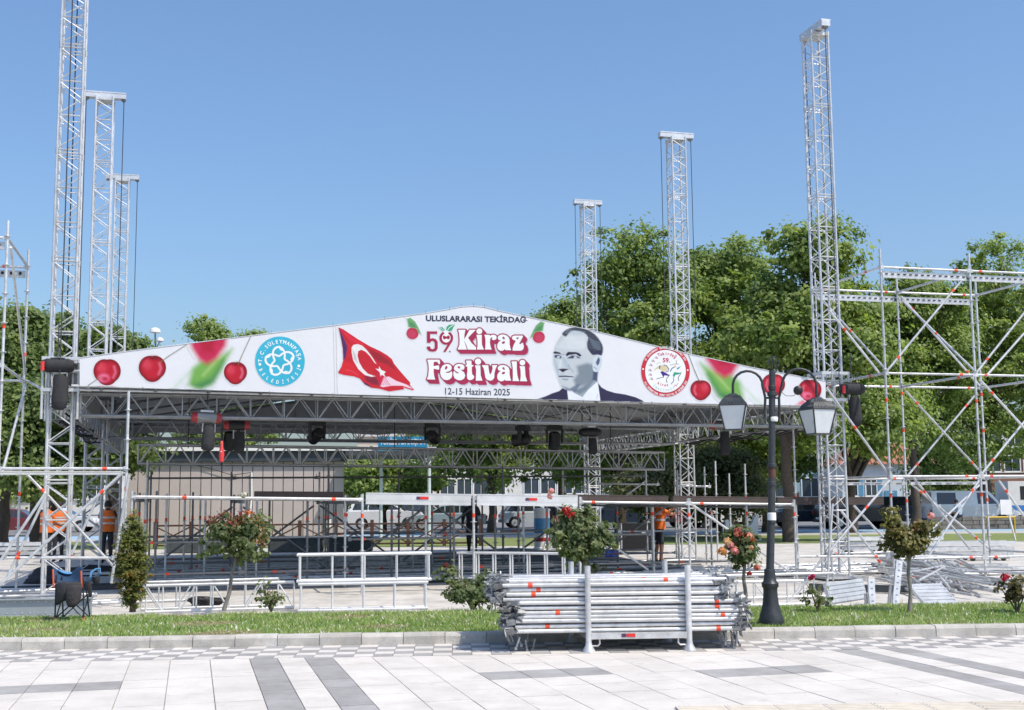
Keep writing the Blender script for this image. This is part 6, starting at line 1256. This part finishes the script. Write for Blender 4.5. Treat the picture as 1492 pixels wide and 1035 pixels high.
for x in (.3, -1.7):
    for s in (-1, 1): MB().tube((x, s*.75, .42), (x, s*1.0, .42), .42, 16).build('wheel', RUBBER, t, 40)
CT.pop()

# ------------------------------------------------------------------ buildings beyond the road
WALLW = mat('white_render', (.66, .65, .63), .85, 0, .06, .6, dirt=.10); WALLB = mat('pale_blue_render', (.52, .58, .62), .85, 0, .06, .6, dirt=.12); BEIGE = mat('beige_render', (.55, .46, .38), .85, 0, .06, .6, dirt=.12); ROOFT = mat('clay_tile', (.33, .14, .09), .8, 0, .25, 6, dirt=.3); PANE = mat('window_pane', (.05, .07, .09), .12, 0, .15, .7, spec=.7); BLUESH = mat('blue_shutter', (.08, .24, .38), .6, 0, .1, 4)
def window(t, c, w, h, fm, ny=-.02, shutter=None):
    f = MB()
    for dx, dz, sx, sz in ((0, h/2, w+.12, .08), (0, -h/2, w+.12, .08), (-w/2, 0, .08, h), (w/2, 0, .08, h), (0, 0, .05, h)): f.box((c[0]+dx, c[1]-.03, c[2]+dz), (sx, .08, sz))
    o = f.build('window_frame', fm, t, None); box('pane', (c[0], c[1]+.005, c[2]), (w, .02, h), PANE, o); box('sill', (c[0], c[1]-.08, c[2]-h/2-.07), (w+.25, .18, .06), WALLW, o)
    if shutter: box('shutter', (c[0]+w*.75, c[1]-.05, c[2]), (w*.45, .05, h), shutter, o)
def house(px0, px1, Y, wall_h, depth, label, wm, roof=None, floors=1, nw=4, ww=.9, wh=1.1, shutter=None, turn=0., name='house', roof_h=1.6, door=True):
    a, c = AT(px0, 727, Y), AT(px1, 727, Y); L = c.x-a.x; g = Vector((a.x, Y, 0)); t = thing(name, label, 'building', g+Vector((L/2, 0, 0))); CT.append(Matrix.Translation(g) @ Matrix.Rotation(turn, 4, 'Z'))
    MB().box((L/2, depth/2, wall_h/2), (L, depth, wall_h)).build('wall', wm, t, None); fh = wall_h/floors
    for f in range(floors):
        for k in range(nw):
            if door and f == 0 and k == nw//2:
                d = MB().box((L*(k+.5)/nw, -.03, 1.05), (1.0, .08, 2.1)).build('door', shutter or DARKP, t, None); box('handle', (L*(k+.5)/nw+.38, -.09, 1.0), (.05, .05, .14), GALV, d); continue
            window(t, (L*(k+.5)/nw, -.005, f*fh+fh*.56), ww, wh, WHITEP, shutter=shutter)
    if roof:
        o = .5; R0, R1 = [(-o, -o, wall_h), (L+o, -o, wall_h), (L+o, depth+o, wall_h), (-o, depth+o, wall_h)], [(depth*.45, depth/2, wall_h+roof_h), (L-depth*.45, depth/2, wall_h+roof_h)]
        rf = MB().add(R0+R1, [(0, 1, 5, 4), (1, 2, 5), (2, 3, 4, 5), (3, 0, 4), (3, 2, 1, 0)]).build('roof', roof, t, None)
        nr = int((L+2*o)/.42)
        for k in range(nr):
            x = -o+(L+2*o)*(k+.5)/nr; tt = min(1, (x+o)/(depth*.45+o), (L+o-x)/(depth*.45+o)); tube('tile_row', (x, -o, wall_h+.03), (x, -o+(depth/2+o)*tt, wall_h+.03+roof_h*tt), .05, roof, rf, 6)
        box('chimney', (L*.7, depth*.5, wall_h+roof_h), (.5, .5, 1.2), WALLW, rf)
    else: MB().box((L/2, depth/2, wall_h+.12), (L+.5, depth+.5, .24)).build('roof_slab', WALLW, t, None)
    for f in range(1, floors):
        MB().box((L/2, -.06, f*fh), (L+.06, .14, .14)).build('floor_band', wm, t, None)
    CT.pop(); return t
house(1228, 1368, 98, 4.2, 7, 'pale blue house with orange hipped tile roof at the right', WALLB, ROOFT, 1, 5, .9, 1.3, BLUESH, roof_h=2.3)
house(1282, 1404, 140, 11.6, 10, 'white four storey apartment block above the orange roof', WALLW, None, 4, 5, 1.5, 1.4, name='apartment_block', door=False)
house(1378, 1520, 100, 5.4, 8, 'low building with brown front at the right edge', mat('brown_front', (.28, .15, .10), .8, 0, .15, 1), None, 2, 5, 1.3, 1.3, name='shop_building')
house(1008, 1082, 110, 5.4, 7, 'house with orange roof behind the olive green trees', BEIGE, ROOFT, 2, 3, 1.0, 1.2, roof_h=1.9)
house(1090, 1222, 104, 4.4, 8, 'blue and white shop behind the parked cars right of the lamp post', mat('turquoise_front', (.30, .45, .50), .7, 0, .15, .7), None, 1, 5, 1.6, 1.6, name='shop_building')
house(520, 632, 112, 7.5, 9, 'beige and white building seen under the roof at the centre', BEIGE, None, 2, 5, 1.3, 1.5, name='shop_building')
house(640, 860, 116, 5.2, 8, 'long white building behind the cars at the centre', WALLW, None, 1, 9, 1.4, 1.5, name='shop_building')
house(868, 1000, 118, 5.6, 8, 'plain pale building behind the dark van', WALLB, None, 1, 6, 1.3, 1.4, name='shop_building')
house(-30, 180, 112, 5.0, 8, 'low pale building behind the dark trees at the left', WALLW, None, 1, 8, 1.3, 1.4, name='shop_building')
house(200, 470, 120, 6.0, 8, 'pale building hidden behind the kiosk', BEIGE, None, 2, 9, 1.3, 1.4, name='shop_building')
house(1440, 1640, 120, 8, 9, 'white building beyond the right edge', WALLW, None, 3, 7, 1.3, 1.4, name='shop_building')
for k, (px, Y, w, top) in enumerate(((660, 135, 150, 690), (450, 130, 170, 690), (250, 130, 150, 680), (100, 125, 160, 670), (790, 132, 170, 680), (1150, 130, 160, 690), (1480, 150, 150, 600), (-60, 110, 160, 640), (1580, 120, 170, 560))):
    ptree(px, top, Y, w, ('far tree behind the long white building', 'far tree behind the kiosk', 'far tree left of the kiosk', 'far tree behind the left trees', 'far tree behind the silver hatchback', 'far tree behind the turquoise shop', 'far tree above the right lorry', 'far tree beyond the left edge', 'far tree beyond the right edge')[k], 70+k, low=1, ncl=170, per=46, lo=DL, hi=GH, leaf=.42, cl=1.1, grp='far trees beyond the road')
for px0, px1, Y, h, lab in ((1660, 1850, 110, 6.5, 'pale house far beyond the right edge'), (-420, -160, 110, 6, 'pale house far beyond the left edge'), (1900, 2150, 120, 9, 'taller block far beyond the right edge')): house(px0, px1, Y, h, 8, lab, WALLW if px0 > 1700 else BEIGE, ROOFT if h < 8 else None, 2 if h < 8 else 3, 6, 1.2, 1.4)
for k, (px, Y, w, top, lab) in enumerate(((1700, 90, 200, 520, 'nearer tree beyond the right edge'), (1880, 100, 200, 540, 'second tree beyond the right edge'), (2060, 90, 190, 540, 'third tree beyond the right edge'), (-150, 70, 200, 520, 'nearer tree beyond the left edge'), (-330, 80, 200, 530, 'second tree beyond the left edge'))): ptree(px, top, Y, w, lab, 90+k, low=2, ncl=260, per=50, leaf=.34, cl=.9, grp='far trees beyond the road')
# low stone wall round the thick trunk
a, c = AT(1355, 772, 62), AT(1500, 772, 62); a.z = c.z = 0; sw = thing('stone_wall', 'low rough stone wall at the foot of the thick trunk', 'wall', (a+c)/2); STN = mat('rough_stone', (.20, .175, .15), .95, 0, .35, 5, bump=.8, bscale=14); MB().box((a+c)/2+Vector((0, .2, .3)), ((c-a).length, .30, .56)).build('core', MORTAR, sw, None)
r9 = random.Random(9)
for row in range(3):
    x = a.x
    while x < c.x:
        w_ = r9.uniform(.3, .6); box('stone', (x+w_/2, 62.0+r9.uniform(-.03, .02), .12+row*.21), (w_-.03, .3, .19), STN, sw, rz(r9.uniform(-.04, .04))); x += w_
# white sign board at the right and a yellow barrier
q = AT(1480, 795, 46); q.z = 0; t = thing('site_sign', 'small white board on a slanting post at the right', 'sign', q); tube('post', q, q+Vector((-.22, 0, 1.1)), .035, WHITEP, t, 8); MB().box((-.3, -.04, 1.25), (.42, .03, .55)).build('board', WHITEP, t, None, Matrix.Translation(q))
q = AT(1460, 792, 50); q.z = 0; t = thing('yellow_barrier', 'low yellow and white barrier rail at the right', 'barrier', q); YEL = mat('yellow_paint', (.70, .45, .05), .5)
for x in (-.55, .55): tube('post', q+Vector((x, 0, 0)), q+Vector((x, 0, .8)), .035, YEL, t, 8)
tube('rail', q+Vector((-.6, 0, .8)), q+Vector((.6, 0, .8)), .04, YEL, t, 8)

# ------------------------------------------------------------------ people
SKIN = mat('skin', (.42, .22, .14), .6, 0, .08, 20); HAIR = mat('dark_hair', (.02, .016, .013), .7, 0, .2, 40); ORANGE = mat('orange_vest', (.85, .17, .02), .7, 0, .1, 12, bump=.4, bscale=14); SHORTS = mat('dark_cloth', (.035, .037, .045), .85, 0, .25, 12, bump=.4, bscale=14); LBLUE = mat('pale_blue_shirt', (.36, .47, .56), .8, 0, .1, 10, bump=.4, bscale=14); REFL = mat('reflective_strip', (.62, .62, .58), .4, .2, .08, 10)
def person(pos, facing, label, J, top_m, leg_m, vest=None, bare_arm=.5, bare_leg=0., s=1., seed=0, bulk=1.):
    "J: joint positions in metres, x to the person's right, y forward, z up"
    t = thing('person', label, 'person', pos); CT.append(Matrix.Translation(pos) @ Matrix.Rotation(facing, 4, 'Z') @ Matrix.Scale(s, 4))
    order = ['pelvis', 'waist', 'chest', 'neck', 'head', 'crown']; V, E, R = [], [], []; ix = {}
    rad = dict(pelvis=(.165, .115), waist=(.145, .10), chest=(.175, .115), neck=(.058, .058), head=(.085, .10), crown=(.065, .075))
    def put(n_, p, r): k_ = bulk if n_[:2] in ('pe', 'wa', 'ch', 'sh', 'el', 'hi', 'kn', 'cf') else 1.; ix[n_] = len(V); V.append(p); R.append((r[0]*k_, r[1]*k_))
    for n_ in order: put(n_, J[n_], rad[n_])
    for a, b_ in zip(order[:-1], order[1:]): E.append((ix[a], ix[b_]))
    for sd in 'lr':
        put('sh'+sd, J['sh'+sd], (.068, .068)); put('el'+sd, J['el'+sd], (.048, .048)); put('wr'+sd, J['wr'+sd], (.033, .036)); E += [(ix['chest'], ix['sh'+sd]), (ix['sh'+sd], ix['el'+sd]), (ix['el'+sd], ix['wr'+sd])]
        put('hip'+sd, J['hip'+sd], (.10, .10)); put('kn'+sd, J['kn'+sd], (.066, .07)); put('cf'+sd, tuple(np.array(J['kn'+sd])*.65+np.array(J['an'+sd])*.35), (.06, .064)); put('an'+sd, J['an'+sd], (.042, .046)); E += [(ix['pelvis'], ix['hip'+sd]), (ix['hip'+sd], ix['kn'+sd]), (ix['kn'+sd], ix['cf'+sd]), (ix['cf'+sd], ix['an'+sd])]
        w, e = Vector(J['wr'+sd]), Vector(J['el'+sd]); d = (w-e).normalized(); sx = d.orthogonal().normalized(); put('pm'+sd, tuple(w+d*.08), (.026, .038)); E.append((ix['wr'+sd], ix['pm'+sd]))
        for k, (off, ln) in enumerate(((-.030, .075), (-.010, .088), (.010, .084), (.030, .068))):
            b0 = w+d*.09+sx*off; put('f%d%s' % (k, sd), tuple(b0+d*ln*.55), (.0095, .0095)); put('g%d%s' % (k, sd), tuple(b0+d*ln*.85+d.cross(sx)*ln*.4), (.008, .008)); E += [(ix['pm'+sd], ix['f%d%s' % (k, sd)]), (ix['f%d%s' % (k, sd)], ix['g%d%s' % (k, sd)])]
        th = w+d*.05+sx*.055; put('th'+sd, tuple(th), (.011, .011)); put('tt'+sd, tuple(th+d*.04+sx*.012), (.009, .009)); E += [(ix['wr'+sd], ix['th'+sd]), (ix['th'+sd], ix['tt'+sd])]
        an = Vector(J['an'+sd]); put('hl'+sd, tuple(an+Vector((0, -.03, -.05))), (.04, .04)); put('to'+sd, tuple(an+Vector((0, .17, -.062))), (.042, .026)); E += [(ix['an'+sd], ix['hl'+sd]), (ix['an'+sd], ix['to'+sd])]
    me = bpy.data.meshes.new('body'); me.from_pydata(V, E, []); tmp = bpy.data.objects.new('body', me); COLL.objects.link(tmp); md = tmp.modifiers.new('skin', 'SKIN'); md.use_smooth_shade = True
    for i, r in enumerate(R): me.skin_vertices[0].data[i].radius = r
    me.skin_vertices[0].data[0].use_root = True; sb = tmp.modifiers.new('sub', 'SUBSURF'); sb.levels = sb.render_levels = 1
    bpy.context.view_layer.update(); dg = bpy.context.evaluated_depsgraph_get(); m2 = bpy.data.meshes.new_from_object(tmp.evaluated_get(dg)); bpy.data.objects.remove(tmp)
    for q in (SKIN, top_m, leg_m, BLACK, HAIR): m2.materials.append(q)
    JA = {k_: np.array(v) for k_, v in J.items()}
    segs = [('chest', 'waist', 1), ('waist', 'pelvis', 1), ('neck', 'chest', 1), ('neck', 'head', 0), ('head', 'crown', 0)]
    for sd in 'lr': segs += [('sh'+sd, 'el'+sd, 'a'), ('el'+sd, 'wr'+sd, 'f'), ('hip'+sd, 'kn'+sd, 2), ('kn'+sd, 'an'+sd, 'c'), ('chest', 'sh'+sd, 1), ('pelvis', 'hip'+sd, 2)]
    for p_ in m2.polygons:
        c = np.array(p_.center); best = (9, 0)
        for a, b_, k_ in segs:
            A_, B_ = JA[a], JA[b_]; e = B_-A_; tt = np.clip(((c-A_)@e)/(e@e), 0, 1); dd = np.linalg.norm(c-A_-e*tt)
            if dd < best[0]: best = (dd, k_, tt, a)
        k_ = best[1]
        if k_ == 'a': k_ = 1 if best[2] < bare_arm*2 else 0
        elif k_ == 'f': k_ = 0 if best[2] > bare_arm*2-1 else 1
        elif k_ == 'c': k_ = 3 if best[2] > .93 else (0 if bare_leg else 2)
        elif k_ == 0 and best[3] == 'neck' and best[2] < .15: k_ = 1
        p_.material_index = k_
    body = link(bpy.data.objects.new('body', m2), t)
    h, cw = Vector(J['head']), Vector(J['crown']); up = (cw-h).normalized(); b = MB(); b.lathe([(.098, -.01), (.104, .05), (.090, .11), (.055, .15), (.01, .165)], 14); Rm = up.to_track_quat('Z', 'Y').to_matrix().to_4x4(); b.build('hair', HAIR, t, 60, Matrix.Translation(h+Vector((0, -.018, .0))) @ Rm)
    for sx in (-1, 1):
        MB().lathe([(.002, -.012), (.011, -.006), (.011, .006), (.002, .012)], 8).build('eye', WHITEP, body, 60, Matrix.Translation(h+Vector((sx*.032, .092, .015)))); MB().lathe([(.004, -.03), (.014, -.012), (.014, .014), (.004, .03)], 8).build('ear', SKIN, body, 60, Matrix.Translation(h+Vector((sx*.092, 0, .0))))
    MB().add([(-.014, .09, -.03), (.014, .09, -.03), (0, .125, -.032), (0, .092, .025)], [(0, 1, 2), (0, 2, 3), (1, 3, 2)]).build('nose', SKIN, body, 60, Matrix.Translation(h)); MB().box((0, .093, -.058), (.045, .012, .009)).build('mouth', mat('lips', (.30, .12, .10), .6), body, None, Matrix.Translation(h))
    if vest:
        ch, wa, pe = Vector(J['chest']), Vector(J['waist']), Vector(J['pelvis']); b = MB(); rings = [(pe.lerp(wa, -.25), .205, .165), (pe.lerp(wa, .5), .20, .158), (wa, .195, .150), (wa.lerp(ch, .6), .212, .158), (ch+Vector((0, 0, .04)), .205, .150), (ch+Vector((0, 0, .15)), .125, .10)]; n = 18
        for c, rx, ry in rings: b.v += [(c.x+rx*math.cos(2*math.pi*i/n)*(1+.03*math.sin(5*i)), c.y+ry*math.sin(2*math.pi*i/n), c.z) for i in range(n)]
        b.f = [(k*n+i, k*n+(i+1) % n, (k+1)*n+(i+1) % n, (k+1)*n+i) for k in range(len(rings)-1) for i in range(n)]; b.m = [0]*len(b.f); vo = b.build('vest', vest, t, 70)
        c, rx, ry = rings[2]; st = MB()
        for dz in (0, .16): st.v += [(c.x+(rx+.006+.008*(dz > 0))*math.cos(2*math.pi*i/n)*(1+.03*math.sin(5*i)), c.y+(ry+.006)*math.sin(2*math.pi*i/n), c.z+dz+zz) for zz in (0, .05) for i in range(n)]
        st.f = [(k*n+i, k*n+(i+1) % n, (k+1)*n+(i+1) % n, (k+1)*n+i) for k in (0, 2) for i in range(n)]; st.m = [0]*len(st.f); st.build('reflective_strip', REFL, vo, 70)
    CT.pop(); return t
def pose(**kw):
    J = dict(pelvis=(0, 0, .95), waist=(0, 0, 1.12), chest=(0, .01, 1.36), neck=(0, .01, 1.51), head=(0, .02, 1.62), crown=(0, .02, 1.71), shl=(-.19, 0, 1.43), shr=(.19, 0, 1.43), ell=(-.24, -.02, 1.14), elr=(.24, -.02, 1.14), wrl=(-.24, .07, .90), wrr=(.24, .07, .90), hipl=(-.09, 0, .92), hipr=(.09, 0, .92), knl=(-.10, .02, .50), knr=(.10, .02, .50), anl=(-.11, -.02, .09), anr=(.11, -.02, .09)); J.update(kw); return J
person(G(962, 822), -1.35, 'worker in orange vest and dark shorts reaching to a post under the stage', pose(ell=(-.22, .22, 1.32), wrl=(-.16, .46, 1.42), elr=(.22, .24, 1.28), wrr=(.14, .47, 1.33), anl=(-.1, -.10, .09), knl=(-.1, -.03, .5)), ORANGE, SHORTS, ORANGE, .45, 1.)
person(G(155, 822), .35, 'worker in orange vest and dark trousers seen from behind between the left towers', pose(ell=(-.22, .2, 1.3), wrl=(-.15, .42, 1.45), elr=(.22, .2, 1.3), wrr=(.15, .42, 1.4)), SHORTS, SHORTS, ORANGE, .4)
person(G(66, 824), -.4, 'worker in orange vest behind the left front tower, leftmost', pose(ell=(-.24, .1, 1.16), wrl=(-.18, .33, 1.15), elr=(.24, .1, 1.16), wrr=(.2, .34, 1.1)), ORANGE, SHORTS, ORANGE, .4)
person(G(84, 820), .7, 'second worker in orange vest close to the leftmost one', pose(), ORANGE, SHORTS, ORANGE, .4)
person(G(688, 806), .3, 'person in black clothes bending beside a scaffold standard', pose(chest=(0, .06, 1.35), neck=(0, .12, 1.49), head=(0, .16, 1.59), crown=(0, .18, 1.68), shl=(-.19, .05, 1.42), shr=(.19, .05, 1.42), ell=(-.28, .1, 1.15), wrl=(-.26, .2, .92), elr=(.30, .2, 1.22), wrr=(.34, .42, 1.3)), SHORTS, SHORTS, None, 1., bulk=1.35)
person(G(803, 800), -.6, 'person in dark clothes half hidden by the dense rose tree', pose(), SHORTS, SHORTS, None, .5, bulk=1.2)
q = AT(1398, 760, 61.9); q.z = .60-.83
person(q, .6, 'seated person in pale blue shirt on the low stone wall', pose(pelvis=(0, 0, .95), knl=(-.12, .42, .93), knr=(.12, .42, .93), anl=(-.12, .44, .50), anr=(.12, .44, .50), chest=(0, .07, 1.34), neck=(0, .11, 1.48), head=(0, .15, 1.58), crown=(0, .16, 1.67), ell=(-.26, .15, 1.12), wrl=(-.15, .36, 1.06), elr=(.26, .15, 1.12), wrr=(.15, .36, 1.06)), LBLUE, SHORTS, None, .5, bulk=1.2)
